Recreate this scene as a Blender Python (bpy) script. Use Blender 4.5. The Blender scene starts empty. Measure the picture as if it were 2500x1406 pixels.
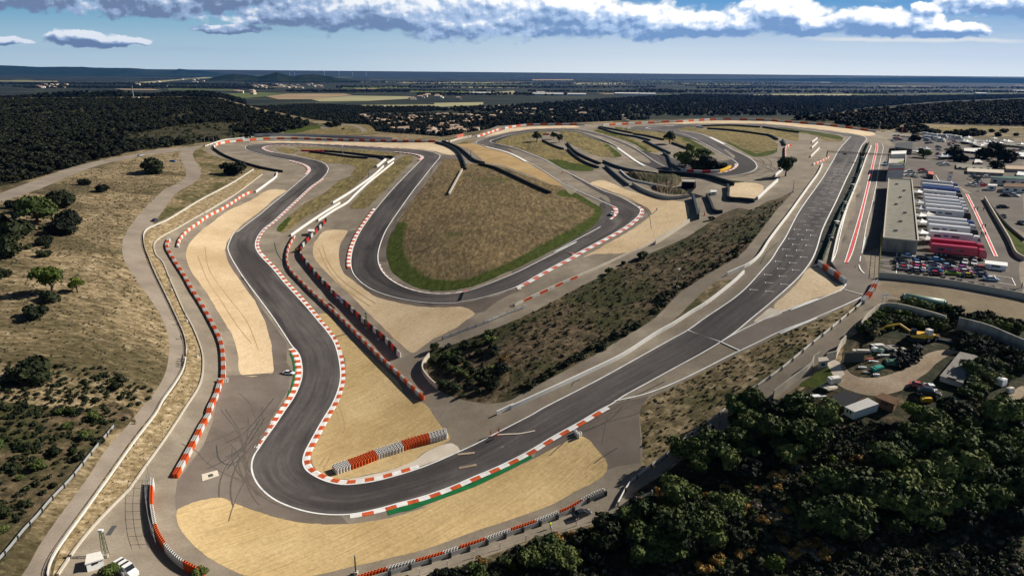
import bpy, bmesh, math, random
import numpy as np
from mathutils import Vector, Matrix
from mathutils.geometry import delaunay_2d_cdt
R = math.radians
rng = random.Random(7)
scn = bpy.context.scene
COL = scn.collection
# ------------------------------------------------------------------ camera
FPX = 1667.0; CAMZ = 95.0; PITCH = R(17.54); ROLL = 0.0087
fwd = Vector((0, math.cos(PITCH), -math.sin(PITCH)))
r0 = Vector((1, 0, 0)); u0 = Vector((0, math.sin(PITCH), math.cos(PITCH)))
rgt = r0*math.cos(ROLL) + u0*math.sin(ROLL)
up = -r0*math.sin(ROLL) + u0*math.cos(ROLL)
cam = bpy.data.cameras.new('camera'); camo = bpy.data.objects.new('camera', cam); COL.objects.link(camo)
M = Matrix((rgt, up, -fwd)).transposed().to_4x4(); M.translation = (0, 0, CAMZ)
camo.matrix_world = M
cam.sensor_fit = 'HORIZONTAL'; cam.sensor_width = 36; cam.lens = FPX/2500*36
cam.clip_start = 1; cam.clip_end = 300000
scn.camera = camo
FW, RG, UP = (np.array(v) for v in (fwd, rgt, up))
# ------------------------------------------------------------------ relief: drop below the camera, surveyed at points of the site
CTRL = """1000 1130 95;700 912 97;1417 1255 95;300 1300 92;60 1350 88;600 1400 95;1000 1400 95;1700 1350 90;2400 1350 86;2100 1100 77
2450 980 69;2340 900 68;1700 820 76;2080 720 63;2300 620 57;2450 700 60;2050 480 53;2120 350 49;2300 330 51;2480 400 53;2200 450 55;2300 500 56;2480 520 56;1850 410 53
1250 600 73;1500 520 67;1100 740 83;1300 900 83;900 600 84;640 640 87;430 640 83;375 538 70;340 700 79;420 850 86;400 390 58;100 450 62
100 700 74;100 900 81;100 1100 86;640 345 56;1000 335 52;1400 316 47;1800 293 45;2000 296 45;0 330 56;450 250 56;0 250 56;2500 245 50
2300 260 48;700 280 56;-400 400 60;-400 900 80;2900 500 48;2900 900 65;1250 1700 96;300 1700 92;2400 1700 88;-400 1500 86;2900 1400 82"""
_c = np.array([[float(v) for v in t.split()] for t in CTRL.replace('\n', ';').split(';')])
def _phi(d2): return 0.5*d2*np.log(d2+1e-12)
_cx = _c[:, :2]/500.0
def _K(a, b):
    d = a[:, None, :]-b[None, :, :]
    return _phi((d**2).sum(-1))
_n = len(_c)
_A = np.zeros((_n+3, _n+3)); _A[:_n, :_n] = _K(_cx, _cx)+np.eye(_n)*0.25
_A[:_n, _n] = 1; _A[:_n, _n+1:] = _cx; _A[_n, :_n] = 1; _A[_n+1:, :_n] = _cx.T
TPSW = np.linalg.solve(_A, np.concatenate([_c[:, 2], np.zeros(3)]))
def drop(p):
    q = np.column_stack([np.clip(p[:, 0], -500, 3000), np.clip(p[:, 1], 235, 1700)])/500.0
    return _K(q, _cx)@TPSW[:_n]+TPSW[_n]+q@TPSW[_n+1:]
def ray(p):
    return FW[None]*FPX+RG[None]*(p[:, :1]-1250)+UP[None]*(703-p[:, 1:2])
def Pn(pts, dz=0.0):
    p = np.asarray(pts, float).reshape(-1, 2); d = ray(p)
    t = drop(p)/np.maximum(-d[:, 2], 1e-3)
    o = d*t[:, None]; o[:, 2] += CAMZ+dz
    return o
def P(x, y): return Vector(Pn([(x, y)])[0])
def hor(px): return 176+(px-1250)*ROLL
def Pf(pts, dz=0.0):                       # the plain beyond the circuit
    p = np.asarray(pts, float).reshape(-1, 2); d = ray(p)
    off = p[:, 1]-hor(p[:, 0])
    D = np.interp(off, [0, 20, 35, 60, 90, 125, 170], [138, 138, 132, 112, 95, 82, 80])
    t = D/np.maximum(-d[:, 2], 1e-3); o = d*t[:, None]; o[:, 2] += CAMZ+dz
    return o
def Pfar(x, y): return Vector(Pf([(x, y)])[0])
def proj(v):
    d = Vector(v)-Vector((0, 0, CAMZ)); w = d.dot(fwd)
    return 1250+d.dot(rgt)/w*FPX, 703-d.dot(up)/w*FPX, w
def zat(x, y, z=20.0):
    for _ in range(12):
        px, py, w = proj((x, y, z))
        z = 0.4*z+0.6*(CAMZ-float(drop(np.array([[px, py]]))[0]))
    return z
def mpp(x, y):                              # metres per photo pixel across the view at a ground point
    return proj(P(x, y))[2]/FPX
ZT = {'R3': (0, 280, 3.906), 'R4': (500, 280, 3.906), 'R5': (1000, 260, 4.686), 'R6': (1450, 260, 4.686), 'R7': (1900, 260, 3.905),
      'R8': (1900, 580, 3.905), 'Q1': (0, 620, 3.515), 'Q2': (0, 1000, 3.463), 'Q3': (550, 560, 3.515), 'Q4': (550, 900, 3.515),
      'Q5': (1050, 560, 3.195), 'Q6': (1000, 960, 3.152), 'Q7': (1500, 900, 2.778), 'Q8': (1950, 850, 2.529), 'S1': (1600, 560, 4.6875),
      'S2': (1250, 440, 4.394), 'S3': (300, 540, 3.515), 'S4': (2050, 280, 5.5556), 'S5': (2100, 420, 4.6875), 'S6': (2050, 690, 4.687),
      'F': (0, 0, 1.0)}
def T(s):                                   # survey points: sheet tag followed by its x,y pairs
    out = []; k = ZT['F']
    for w in s.split():
        if w in ZT: k = ZT[w]
        else:
            a, b = w.split(','); out.append((k[0]+float(a)/k[2], k[1]+float(b)/k[2]))
    return out
def smooth(p, step=6.0, closed=False):
    p = [Vector(q) for q in p]; n = len(p); out = []
    m = n if closed else n-1
    for i in range(m):
        if closed: a, b, c, d = p[(i-1) % n], p[i], p[(i+1) % n], p[(i+2) % n]
        else: a, b, c, d = p[max(i-1, 0)], p[i], p[i+1], p[min(i+2, n-1)]
        k = max(1, int((c-b).length/step))
        t1 = ((b-a).length+1e-6)**.5; t2 = ((c-b).length+1e-6)**.5; t3 = ((d-c).length+1e-6)**.5
        m1 = (c-b)+t2*((b-a)/t1-(c-a)/(t1+t2)) if (b-a).length > 1e-6 else (c-b)
        m2 = (c-b)+t2*((d-c)/t3-(d-b)/(t2+t3)) if (d-c).length > 1e-6 else (c-b)
        for j in range(k):
            t = j/k
            out.append((2*t**3-3*t*t+1)*b+(t**3-2*t*t+t)*m1+(-2*t**3+3*t*t)*c+(t**3-t*t)*m2)
    if not closed: out.append(p[-1])
    return out
def lift(o, k):                             # layered sheets: each a few centimetres above the one below
    d = np.sqrt((o[:, :2]**2).sum(1)); o[:, 2] += k*(0.004+d*0.00004); return o
# ------------------------------------------------------------------ objects
def tag(o, label=None, cat=None, group=None, kind=None):
    if label: o['label'] = label
    if cat: o['category'] = cat
    if group: o['group'] = group
    if kind: o['kind'] = kind
    return o
def mesh_np(name, v, f, mats, parent=None, smooth_=False, midx=None):
    me = bpy.data.meshes.new(name); me.from_pydata([tuple(x) for x in v], [], [tuple(int(i) for i in q) for q in f])
    for m in (mats if isinstance(mats, (list, tuple)) else [mats]): me.materials.append(m)
    if midx is not None: me.polygons.foreach_set('material_index', list(midx))
    if smooth_: me.polygons.foreach_set('use_smooth', [True]*len(me.polygons))
    me.update()
    o = bpy.data.objects.new(name, me); COL.objects.link(o)
    if parent: o.parent = parent
    return o
def empty(name, loc=(0, 0, 0), rz=0.0):
    o = bpy.data.objects.new(name, None); COL.objects.link(o); o.location = loc; o.rotation_euler = (0, 0, rz); o.empty_display_size = 1
    return o
def copy_tree(o, parent=None):
    c = o.copy(); COL.objects.link(c)
    if parent: c.parent = parent
    for ch in list(o.children): copy_tree(ch, c)
    return c
def inpoly(pt, poly):
    x, y = pt; c = False; j = len(poly)-1
    for i in range(len(poly)):
        xi, yi = poly[i]; xj, yj = poly[j]
        if (yi > y) != (yj > y) and x < (xj-xi)*(y-yi)/(yj-yi)+xi: c = not c
        j = i
    return c
def sheet(name, pts, mat, layer, g=17, smo=True, far=False, jit=0, kind='structure', green=None):
    """a ground sheet draped on the relief from its surveyed outline"""
    p = smooth(pts, 9, True) if smo else [Vector(q) for q in pts]
    if jit:
        p = [q+Vector((rng.uniform(-jit, jit), rng.uniform(-jit, jit)*.6)) for q in p]
    xs = [q.x for q in p]; ys = [q.y for q in p]; poly = [(q.x, q.y) for q in p]
    vs = list(p); y = min(ys)+g*.3
    while y < max(ys):
        gx = g if y > 420 else g*.8
        x = min(xs)+gx*.5
        while x < max(xs):
            if inpoly((x, y), poly): vs.append(Vector((x+rng.uniform(-1, 1), y+rng.uniform(-.6, .6))))
            x += gx
        y += g*(.6 if y > 500 else .35)*(0.4 if far else 1)
    ov, oe, of, *_ = delaunay_2d_cdt(vs, [], [list(range(len(p)))], 1, 1e-3)
    a = np.array([(q.x, q.y) for q in ov])
    w = lift((Pf if far else Pn)(a), layer)
    ff = []
    for q in of:
        s = 0
        for i in range(len(q)):
            s += a[q[i]][0]*a[q[(i+1) % len(q)]][1]-a[q[(i+1) % len(q)]][0]*a[q[i]][1]
        ff.append(q if s < 0 else q[::-1])
    o = mesh_np(name, w, ff, mat, smooth_=True); o['kind'] = kind
    if green is not None:
        line = Pn(smooth(green[0], 8)); rad = green[1]
        d = np.sqrt(((w[:, None, :2]-line[None, :, :2])**2).sum(-1)).min(1)
        at = o.data.attributes.new('green', 'FLOAT', 'POINT'); at.data.foreach_set('value', np.clip(1-d/rad, 0, 1))
    return o
def line_w(pts, step=6, far=False, smo=True):   # surveyed polyline -> ground points
    p = smooth(pts, step) if smo else [Vector(q) for q in pts]
    return (Pf if far else Pn)([(q.x, q.y) for q in p])
def resample(w, step):
    d = np.sqrt((np.diff(w[:, :2], axis=0)**2).sum(1)); s = np.concatenate([[0], np.cumsum(d)])
    n = max(2, int(round(s[-1]/step))+1); t = np.linspace(0, s[-1], n)
    return np.column_stack([np.interp(t, s, w[:, k]) for k in range(3)])
def normals(w):
    t = np.gradient(w[:, :2], axis=0); t /= np.maximum(np.linalg.norm(t, axis=1), 1e-6)[:, None]
    return np.column_stack([-t[:, 1], t[:, 0], np.zeros(len(w))])
def strip_vf(w, a, b):
    n = normals(w); L = w+n*a; Rr = w+n*b
    k = len(w); v = np.concatenate([L, Rr]); f = []
    for i in range(k-1): f.append((i, k+i, k+i+1, i+1) if a > b else (i, i+1, k+i+1, k+i))
    return v, f
def strips(name, items, mat, layer):
    V, Fc = [], []; n = 0
    for w, a, b in items:
        v, f = strip_vf(w, a, b); V.append(v); Fc += [tuple(i+n for i in q) for q in f]; n += len(v)
    o = mesh_np(name, lift(np.concatenate(V), layer), Fc, mat); o['kind'] = 'structure'
    return o
# ------------------------------------------------------------------ light and sky
SUN_EL = R(35); SUN_V = Vector((0.935, 0.355, 0)).normalized()
sd = Vector((SUN_V.x*math.cos(SUN_EL), SUN_V.y*math.cos(SUN_EL), math.sin(SUN_EL)))
sl = bpy.data.lights.new('sun', 'SUN'); sl.energy = 5.0; sl.angle = R(0.55); sl.color = (1, .93, .82)
so = bpy.data.objects.new('sun', sl); COL.objects.link(so); so.rotation_euler = sd.to_track_quat('Z', 'Y').to_euler()
wd = bpy.data.worlds.new('World'); scn.world = wd; wd.use_nodes = True
NT = wd.node_tree; NT.nodes.clear()
class G:                                     # small node-graph helper
    def __init__(s, nt): s.nt = nt
    def n(s, t, **kw):
        o = s.nt.nodes.new('ShaderNode'+t)
        for k, v in kw.items(): setattr(o, k, v)
        return o
    def l(s, a, b): s.nt.links.new(a, b)
    def set(s, sock, v):
        if isinstance(v, bpy.types.NodeSocket): s.l(v, sock)
        else: sock.default_value = v
    def m(s, op, a, b=0.0, c=0.0, clamp=False):
        o = s.n('Math', operation=op, use_clamp=clamp); s.set(o.inputs[0], a); s.set(o.inputs[1], b); s.set(o.inputs[2], c); return o.outputs[0]
    def mix(s, f, a, b, mode='MIX'):
        o = s.n('Mix', data_type='RGBA', blend_type=mode); s.set(o.inputs[0], f)
        s.set(o.inputs[6], a if isinstance(a, bpy.types.NodeSocket) else (*a, 1)); s.set(o.inputs[7], b if isinstance(b, bpy.types.NodeSocket) else (*b, 1)); return o.outputs[2]
    def noise(s, vec, scale, det=4, rough=.55, dist=0.0):
        o = s.n('TexNoise'); s.l(vec, o.inputs['Vector']); o.inputs['Scale'].default_value = scale
        o.inputs['Detail'].default_value = det; o.inputs['Roughness'].default_value = rough; o.inputs['Distortion'].default_value = dist; return o.outputs['Fac']
    def comb(s, x, y, z=0.0):
        o = s.n('CombineXYZ'); s.set(o.inputs[0], x); s.set(o.inputs[1], y); s.set(o.inputs[2], z); return o.outputs[0]
    def ss(s, v, a, b):                      # smoothstep
        o = s.n('MapRange', interpolation_type='SMOOTHSTEP'); s.set(o.inputs[0], v); s.set(o.inputs[1], a); s.set(o.inputs[2], b); return o.outputs[0]
g = G(NT)
tc = g.n('TexCoord'); sx = g.n('SeparateXYZ'); g.l(tc.outputs['Generated'], sx.inputs[0])
sky = g.n('TexSky', sky_type='NISHITA', sun_disc=False, sun_elevation=SUN_EL, sun_rotation=math.atan2(SUN_V.x, SUN_V.y))
sky.altitude = 200; sky.air_density = 1.0; sky.dust_density = 0.6; sky.ozone_density = 2.0
yy = g.m('MAXIMUM', g.m('ABSOLUTE', sx.outputs[1]), 0.02)
U = g.m('DIVIDE', sx.outputs[0], yy); V = g.m('DIVIDE', sx.outputs[2], yy)
def uv(px, py): q = ray(np.array([[px, py]], float))[0]; return q[0]/q[1], q[2]/q[1]
CL = [(80, -20, 330, 52), (360, -12, 330, 58), (620, -14, 240, 50), (720, 34, 200, 34), (930, 22, 260, 62), (1130, 40, 240, 54), (1330, 34, 240, 58), (1520, 46, 230, 46), (1700, 62, 210, 34),
      (1890, 38, 130, 46), (1990, 62, 130, 26), (2150, 56, 160, 34), (2290, 74, 150, 20), (2430, 14, 150, 34), (2258, 25, 40, 14),
      (200, 94, 90, 22), (300, 100, 70, 12), (560, 72, 90, 12), (20, 98, 70, 10)]
def density(u, v, det):                     # soft cloud masses by compass bearing and height over the horizon, broken up by noise
    wp = g.n('TexNoise'); g.l(g.comb(u, g.m('MULTIPLY', v, 1.6), 7.1), wp.inputs['Vector']); wp.inputs['Scale'].default_value = 20; wp.inputs['Detail'].default_value = 7; wp.inputs['Roughness'].default_value = .62
    wq = g.n('VectorMath', operation='MULTIPLY_ADD'); g.l(wp.outputs['Color'], wq.inputs[0]); wq.inputs[1].default_value = (.05, .022, 0); g.l(g.comb(g.m('SUBTRACT', u, .025), g.m('SUBTRACT', v, .011), 0.0), wq.inputs[2])
    q = wq.outputs[0]; d = None
    for px, py, rx, ry in CL:
        cu, cv = uv(px, py); ru, rv = rx/FPX*.93, ry/FPX*.9
        k = g.n('VectorMath', operation='MULTIPLY_ADD'); g.l(q, k.inputs[0]); k.inputs[1].default_value = (1/ru, 1/rv, 0); k.inputs[2].default_value = (-cu/ru, -cv/rv, 0)
        t = g.n('VectorMath', operation='DOT_PRODUCT'); g.l(k.outputs[0], t.inputs[0]); g.l(k.outputs[0], t.inputs[1])
        d = t.outputs['Value'] if d is None else g.m('MINIMUM', d, t.outputs['Value'])
    d = g.m('MAXIMUM', g.m('SUBTRACT', 1.0, d), -1.5)
    p = g.comb(u, g.m('MULTIPLY', v, 1.5), 3.3)
    n1 = g.noise(p, 13, det, .6, .1)
    vor = g.n('TexVoronoi', feature='SMOOTH_F1'); g.l(p, vor.inputs['Vector']); vor.inputs['Scale'].default_value = 62; vor.inputs['Smoothness'].default_value = .5
    puff = g.m('SUBTRACT', .5, vor.outputs['Distance'])
    return g.m('ADD', g.m('ADD', d, .16), g.m('ADD', g.m('MULTIPLY', g.m('SUBTRACT', n1, .5), 3.0), g.m('MULTIPLY', puff, .6)))
d0 = density(U, V, 8)
dup = density(g.m('ADD', U, .006), g.m('ADD', V, .010), 3)
dlo = density(g.m('SUBTRACT', U, .005), g.m('SUBTRACT', V, .012), 3)
cov = g.ss(d0, -.02, .5)
lit = g.m('SUBTRACT', dlo, dup)
def relief(sc, du, dv):
    return g.m('SUBTRACT', g.noise(g.comb(U, g.m('MULTIPLY', V, 1.4), 3.3), sc, 4, .6), g.noise(g.comb(g.m('ADD', U, du), g.m('MULTIPLY', g.m('ADD', V, dv), 1.4), 3.3), sc, 4, .6))
dnr = density(g.m('ADD', U, .0035), g.m('ADD', V, .0055), 7)
lit = g.m('ADD', g.m('MULTIPLY', lit, .34), g.m('ADD', g.m('MULTIPLY', g.m('SUBTRACT', d0, dnr), .5), .47))
lit = g.m('ADD', lit, g.m('ADD', g.m('MULTIPLY', relief(24, .006, .009), 1.3), g.m('MULTIPLY', relief(70, .003, .004), .8)))
lit = g.m('ADD', lit, g.m('MULTIPLY', g.ss(d0, .8, .1), .16), clamp=True)
east = g.ss(U, -.42, .25)
shade_c = g.mix(east, (1.7, 2.4, 3.9), (2.1, 3.6, 6.3))
mid_c = g.mix(east, (3.6, 4.9, 7.2), (5.2, 6.9, 9.6))
top_c = g.mix(east, (9.2, 9.7, 10.4), (12.6, 12.6, 12.3))
cc = g.mix(g.ss(lit, -.05, .42), shade_c, mid_c); cc = g.mix(g.ss(lit, .36, .88), cc, top_c)
wis = g.noise(g.comb(g.m('MULTIPLY', U, 2.2), g.m('MULTIPLY', V, 26)), 2.4, 6, .6, .4)
wf = g.m('MULTIPLY', g.m('MULTIPLY', g.ss(wis, .5, .8), g.ss(V, .01, .05)), .45)
gr0 = g.mix(east, (6.8, 8.4, 9.2), (10.6, 11.2, 11.0)); gr1 = g.mix(east, (1.3, 4.1, 6.3), (1.25, 3.8, 7.4))
zen = g.mix(1.0, sky.outputs[0], (.30, .30, .32), 'MULTIPLY')   # overhead sky, dimmed below the sky model so shadows stay deep
skyc = g.mix(g.m('MULTIPLY', g.ss(V, .26, .13), .9), zen, g.mix(g.ss(V, -.01, .105), gr0, gr1))
c1 = g.mix(wf, skyc, g.mix(east, (3.4, 4.5, 5.6), (6.4, 7.2, 7.8)))
# a long thin streak low on the right
sv = g.m('SUBTRACT', V, g.m('ADD', uv(2200, 98)[1], g.m('MULTIPLY', g.m('SUBTRACT', g.noise(g.comb(U, 0), 9, 3), .5), .012)))
st = g.m('MULTIPLY', g.ss(g.m('ABSOLUTE', sv), .004, .0005), g.m('MULTIPLY', g.ss(U, .38, .46), g.ss(U, .74, .66)))
c2 = g.mix(g.m('MULTIPLY', st, .7), c1, (9.6, 9.5, 9.0))
fr = g.ss(sx.outputs[1], .0, .1)
c3 = g.mix(g.m('MULTIPLY', cov, fr), c2, cc)
bg = g.n('Background'); g.l(c3, bg.inputs[0]); bg.inputs[1].default_value = .07
ow = g.n('OutputWorld'); g.l(bg.outputs[0], ow.inputs[0])
vs = scn.view_settings; vs.view_transform = 'Standard'; vs.look = 'None'; vs.exposure = 0.42; vs.gamma = 1; vs.use_curve_mapping = False
wd.cycles.sampling_method = 'MANUAL'; wd.cycles.sample_map_resolution = 256
scn.cycles.use_denoising = True; scn.cycles.max_bounces = 5; scn.cycles.diffuse_bounces = 2; scn.cycles.glossy_bounces = 2
scn.cycles.transmission_bounces = 2; scn.cycles.volume_bounces = 0; scn.cycles.transparent_max_bounces = 4
# ------------------------------------------------------------------ materials
MT = {}
def newmat(name, rough=.85, spec=.25):
    m = bpy.data.materials.new(name); m.use_nodes = True; nt = m.node_tree; nt.nodes.clear(); gg = G(nt)
    b = gg.n('BsdfPrincipled'); b.inputs['Roughness'].default_value = rough; b.inputs['Specular IOR Level'].default_value = spec
    o = gg.n('OutputMaterial'); gg.l(b.outputs[0], o.inputs[0]); return m, gg, b
def posv(gg, sc=(1, 1, 1), obj=False):
    if obj: src = gg.n('TexCoord').outputs['Object']
    else: src = gg.n('NewGeometry').outputs['Position']
    mp = gg.n('Mapping'); mp.inputs['Scale'].default_value = sc; gg.l(src, mp.inputs[0]); return mp.outputs[0]
def ramp(gg, fac, stops):
    r = gg.n('ValToRGB'); gg.l(fac, r.inputs[0]); e = r.color_ramp.elements
    e[0].position, e[0].color = stops[0][0], (*stops[0][1], 1); e[1].position, e[1].color = stops[-1][0], (*stops[-1][1], 1)
    for p, c in stops[1:-1]: k = e.new(p); k.color = (*c, 1)
    return r.outputs[0]
def bump(gg, b, h, dist, st=.6):
    k = gg.n('Bump'); k.inputs['Strength'].default_value = st; k.inputs['Distance'].default_value = dist; gg.l(h, k.inputs['Height']); gg.l(k.outputs[0], b.inputs['Normal'])
def nmat(name, stops, scale, det=6, rgh=.6, stops2=None, scale2=None, amt2=.5, rough=.9, bmp=0, sc=(1, 1, 1), obj=False, spec=.2, fine=None):
    m, gg, b = newmat(name, rough, spec); p = posv(gg, sc, obj)
    n = gg.noise(p, scale, det, rgh); c = ramp(gg, n, stops)
    if stops2:
        n2 = gg.noise(p, scale2, 5, .6, .3); c = gg.mix(gg.m('MULTIPLY', gg.ss(n2, .42, .62), amt2), c, ramp(gg, n, stops2))
    if fine:
        nf = gg.noise(p, fine[0], 2, .5); c = gg.mix(1.0, c, ramp(gg, nf, [(.25, (1-fine[1],)*3), (.75, (1+fine[1],)*3)]), 'MULTIPLY')
    gg.l(c, b.inputs['Base Color'])
    if bmp: bump(gg, b, n, bmp)
    MT[name] = m; return m
def plain(name, col, rough=.6, spec=.4, var=.12, metal=0, scale=1.5):
    m, gg, b = newmat(name, rough, spec); b.inputs['Metallic'].default_value = metal
    n = gg.noise(posv(gg, obj=True), scale, 4, .6)
    gg.l(ramp(gg, n, [(.25, tuple(max(0, v*(1-var)) for v in col)), (.75, tuple(v*(1+var) for v in col))]), b.inputs['Base Color'])
    MT[name] = m; return m
# ground materials
nmat('dry_field', [(.32, (.035, .028, .012)), (.45, (.15, .11, .055)), (.55, (.31, .235, .135)), (.68, (.60, .49, .33))], .42, 10, .78,
     [(.3, (.018, .018, .006)), (.55, (.065, .054, .022)), (.75, (.22, .17, .085))], .022, .85, bmp=.6, sc=(.7, 1.5, 1))
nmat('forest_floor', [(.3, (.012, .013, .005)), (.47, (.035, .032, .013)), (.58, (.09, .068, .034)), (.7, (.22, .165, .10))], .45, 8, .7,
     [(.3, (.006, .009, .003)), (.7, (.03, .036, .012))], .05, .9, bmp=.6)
nmat('scrub_floor', [(.32, (.014, .013, .006)), (.46, (.065, .047, .025)), (.58, (.15, .108, .062)), (.72, (.32, .245, .16))], .38, 10, .78,
     [(.3, (.010, .014, .004)), (.55, (.045, .046, .014)), (.7, (.1, .09, .03))], .045, 1.0, bmp=.5)
nmat('sandy_scrub', [(.3, (.05, .04, .017)), (.46, (.15, .11, .055)), (.6, (.34, .26, .15)), (.72, (.55, .45, .30))], .35, 9, .7,
     [(.3, (.02, .028, .006)), (.6, (.09, .08, .025))], .06, .9, bmp=.4)
nmat('bank', [(.32, (.08, .062, .03)), (.46, (.22, .16, .082)), (.58, (.37, .285, .165)), (.7, (.66, .56, .41))], .6, 9, .72, bmp=.5)
nmat('paved', [(.3, (.175, .145, .109)), (.5, (.245, .205, .154)), (.7, (.33, .28, .215))], .09, 7, .62,
     [(.3, (.17, .14, .11)), (.7, (.23, .195, .155))], .03, .7, rough=.92, fine=(2.0, .12))
nmat('runoff', [(.3, (.115, .093, .077)), (.5, (.155, .127, .106)), (.7, (.205, .172, .145))], .06, 7, .6, rough=.92, fine=(2.5, .1))
nmat('pit_tarmac', [(.3, (.15, .125, .105)), (.5, (.19, .16, .135)), (.7, (.23, .195, .165))], .07, 7, .6, rough=.92, fine=(2.5, .1))
nmat('paddock_tarmac', [(.3, (.095, .082, .07)), (.5, (.125, .108, .092)), (.7, (.16, .14, .12))], .08, 7, .62, rough=.92, fine=(2.5, .12))
nmat('road', [(.3, (.20, .165, .130)), (.5, (.25, .208, .165)), (.7, (.31, .26, .21))], .08, 6, .6, rough=.92, fine=(2., .1))
nmat('dirt', [(.3, (.24, .18, .12)), (.5, (.33, .255, .175)), (.7, (.43, .345, .25))], .16, 8, .65, rough=.95, fine=(1.6, .15))
nmat('brown_lot', [(.3, (.15, .115, .075)), (.5, (.21, .165, .105)), (.7, (.27, .215, .145))], .07, 8, .65, rough=.95, fine=(1.2, .12))
nmat('concrete_apron', [(.3, (.5, .43, .34)), (.7, (.68, .6, .5))], .2, 6, .6)
nmat('green_paint', [(.3, (.006, .10, .028)), (.7, (.012, .17, .05))], .25, 6, .6, sc=(1, 3, 1), rough=.8)
nmat('white_line', [(.25, (.6, .6, .58)), (.6, (.85, .85, .83))], .4, 6, .6, rough=.7)
nmat('kerb_white', [(.3, (.62, .59, .56)), (.6, (.84, .82, .80))], .6, 6, .6, rough=.7)
nmat('kerb_red', [(.3, (.38, .06, .02)), (.6, (.63, .11, .03))], .6, 6, .6, rough=.7)
nmat('kerb_pink', [(.3, (.50, .12, .085)), (.6, (.62, .16, .12))], .6, 6, .6, rough=.7)
nmat('red_line', [(.3, (.55, .06, .05)), (.6, (.75, .10, .08))], .3, 6, .6, rough=.7)
def grass_mat(name, stops, greens, sc=(1, 1, 1), ang=0.0):
    m, gg, b = newmat(name, .95, .1)
    mp = gg.n('Mapping'); mp.inputs['Rotation'].default_value = (0, 0, ang); mp.inputs['Scale'].default_value = sc
    gg.l(gg.n('NewGeometry').outputs['Position'], mp.inputs[0]); p = mp.outputs[0]
    n = gg.noise(p, .32, 9, .74); n2 = gg.noise(posv(gg), .05, 5, .6)
    st_ = gg.n('Mapping'); st_.inputs['Rotation'].default_value = (0, 0, ang); st_.inputs['Scale'].default_value = (.55, .02, 1); gg.l(gg.n('NewGeometry').outputs['Position'], st_.inputs[0])
    mow = gg.noise(st_.outputs[0], 1.0, 4, .65, .3); pt = gg.noise(posv(gg), .035, 6, .7)
    c = gg.mix(1, ramp(gg, n, stops), ramp(gg, gg.m('ADD', gg.m('MULTIPLY', mow, .55), gg.m('MULTIPLY', pt, .45)), [(.36, (.55, .55, .6)), (.5, (1.0, 1.0, 1.0)), (.64, (1.45, 1.4, 1.3))]), 'MULTIPLY'); gr = ramp(gg, n, greens)
    a = gg.n('Attribute', attribute_name='green'); f = gg.m('ADD', gg.m('MULTIPLY', a.outputs['Fac'], 1.9), gg.m('MULTIPLY', gg.m('SUBTRACT', n2, .5), 1.1))
    f = gg.m('MAXIMUM', gg.ss(f, .3, .8), gg.m('MULTIPLY', gg.ss(n2, .56, .72), .6))
    gg.l(gg.mix(f, c, gr), b.inputs['Base Color']); bump(gg, b, n, .35)
    MT[name] = m
GREENS = [(.3, (.02, .026, .005)), (.5, (.052, .070, .012)), (.7, (.095, .115, .025))]
grass_mat('infield_grass', [(.30, (.05, .036, .018)), (.45, (.125, .090, .046)), (.57, (.20, .15, .08)), (.72, (.34, .27, .155))], GREENS, (2, .9, 1), R(-22))
grass_mat('verge_grass', [(.30, (.07, .056, .02)), (.45, (.15, .12, .05)), (.57, (.23, .185, .085)), (.72, (.34, .28, .15))], GREENS, (1.4, 1, 1), 0)
def gravel(name, ca, cb, cc, wav, ang, amt, dist=3.0):
    m, gg, b = newmat(name, .95, .1)
    mp = gg.n('Mapping'); mp.inputs['Rotation'].default_value = (0, 0, ang); gg.l(gg.n('NewGeometry').outputs['Position'], mp.inputs[0]); p = mp.outputs[0]
    n = gg.noise(p, .05, 6, .6); c = ramp(gg, n, [(.32, ca), (.5, cb), (.68, cc)])
    nf = gg.noise(p, 1.1, 4, .7); c = gg.mix(1, c, ramp(gg, nf, [(.3, (.82,)*3), (.7, (1.14,)*3)]), 'MULTIPLY')
    rk = gg.n('Mapping'); rk.inputs['Scale'].default_value = (wav*5, .06, 1); gg.l(p, rk.inputs[0]); wv = gg.noise(rk.outputs[0], 1.0, 3, .55, dist*.15)
    c = gg.mix(amt*.8, c, gg.mix(1, c, ramp(gg, wv, [(.32, (.72,)*3), (.5, (.98,)*3), (.68, (1.16,)*3)]), 'MULTIPLY'))
    big_ = gg.noise(p, .018, 4, .6); c = gg.mix(gg.m('MULTIPLY', gg.ss(big_, .5, .66), .35), c, (ca[0]*.8, ca[1]*.78, ca[2]*.72))
    gg.l(c, b.inputs['Base Color'])
    h = gg.m('ADD', gg.m('MULTIPLY', wv, amt*2), gg.m('MULTIPLY', nf, .6)); bump(gg, b, h, .12, .8)
    MT[name] = m
gravel('gravel', (.50, .365, .215), (.60, .455, .285), (.66, .515, .335), .45, R(25), .35, 1.5)
gravel('gravel_raked', (.44, .31, .145), (.53, .385, .19), (.60, .45, .24), .42, R(48), .7, 3.0)
gravel('gravel_pale', (.54, .41, .26), (.64, .50, .33), (.70, .56, .39), .5, R(-30), .3)
gravel('sand_brown', (.34, .225, .105), (.43, .295, .145), (.5, .36, .19), .12, R(60), .4)
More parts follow.
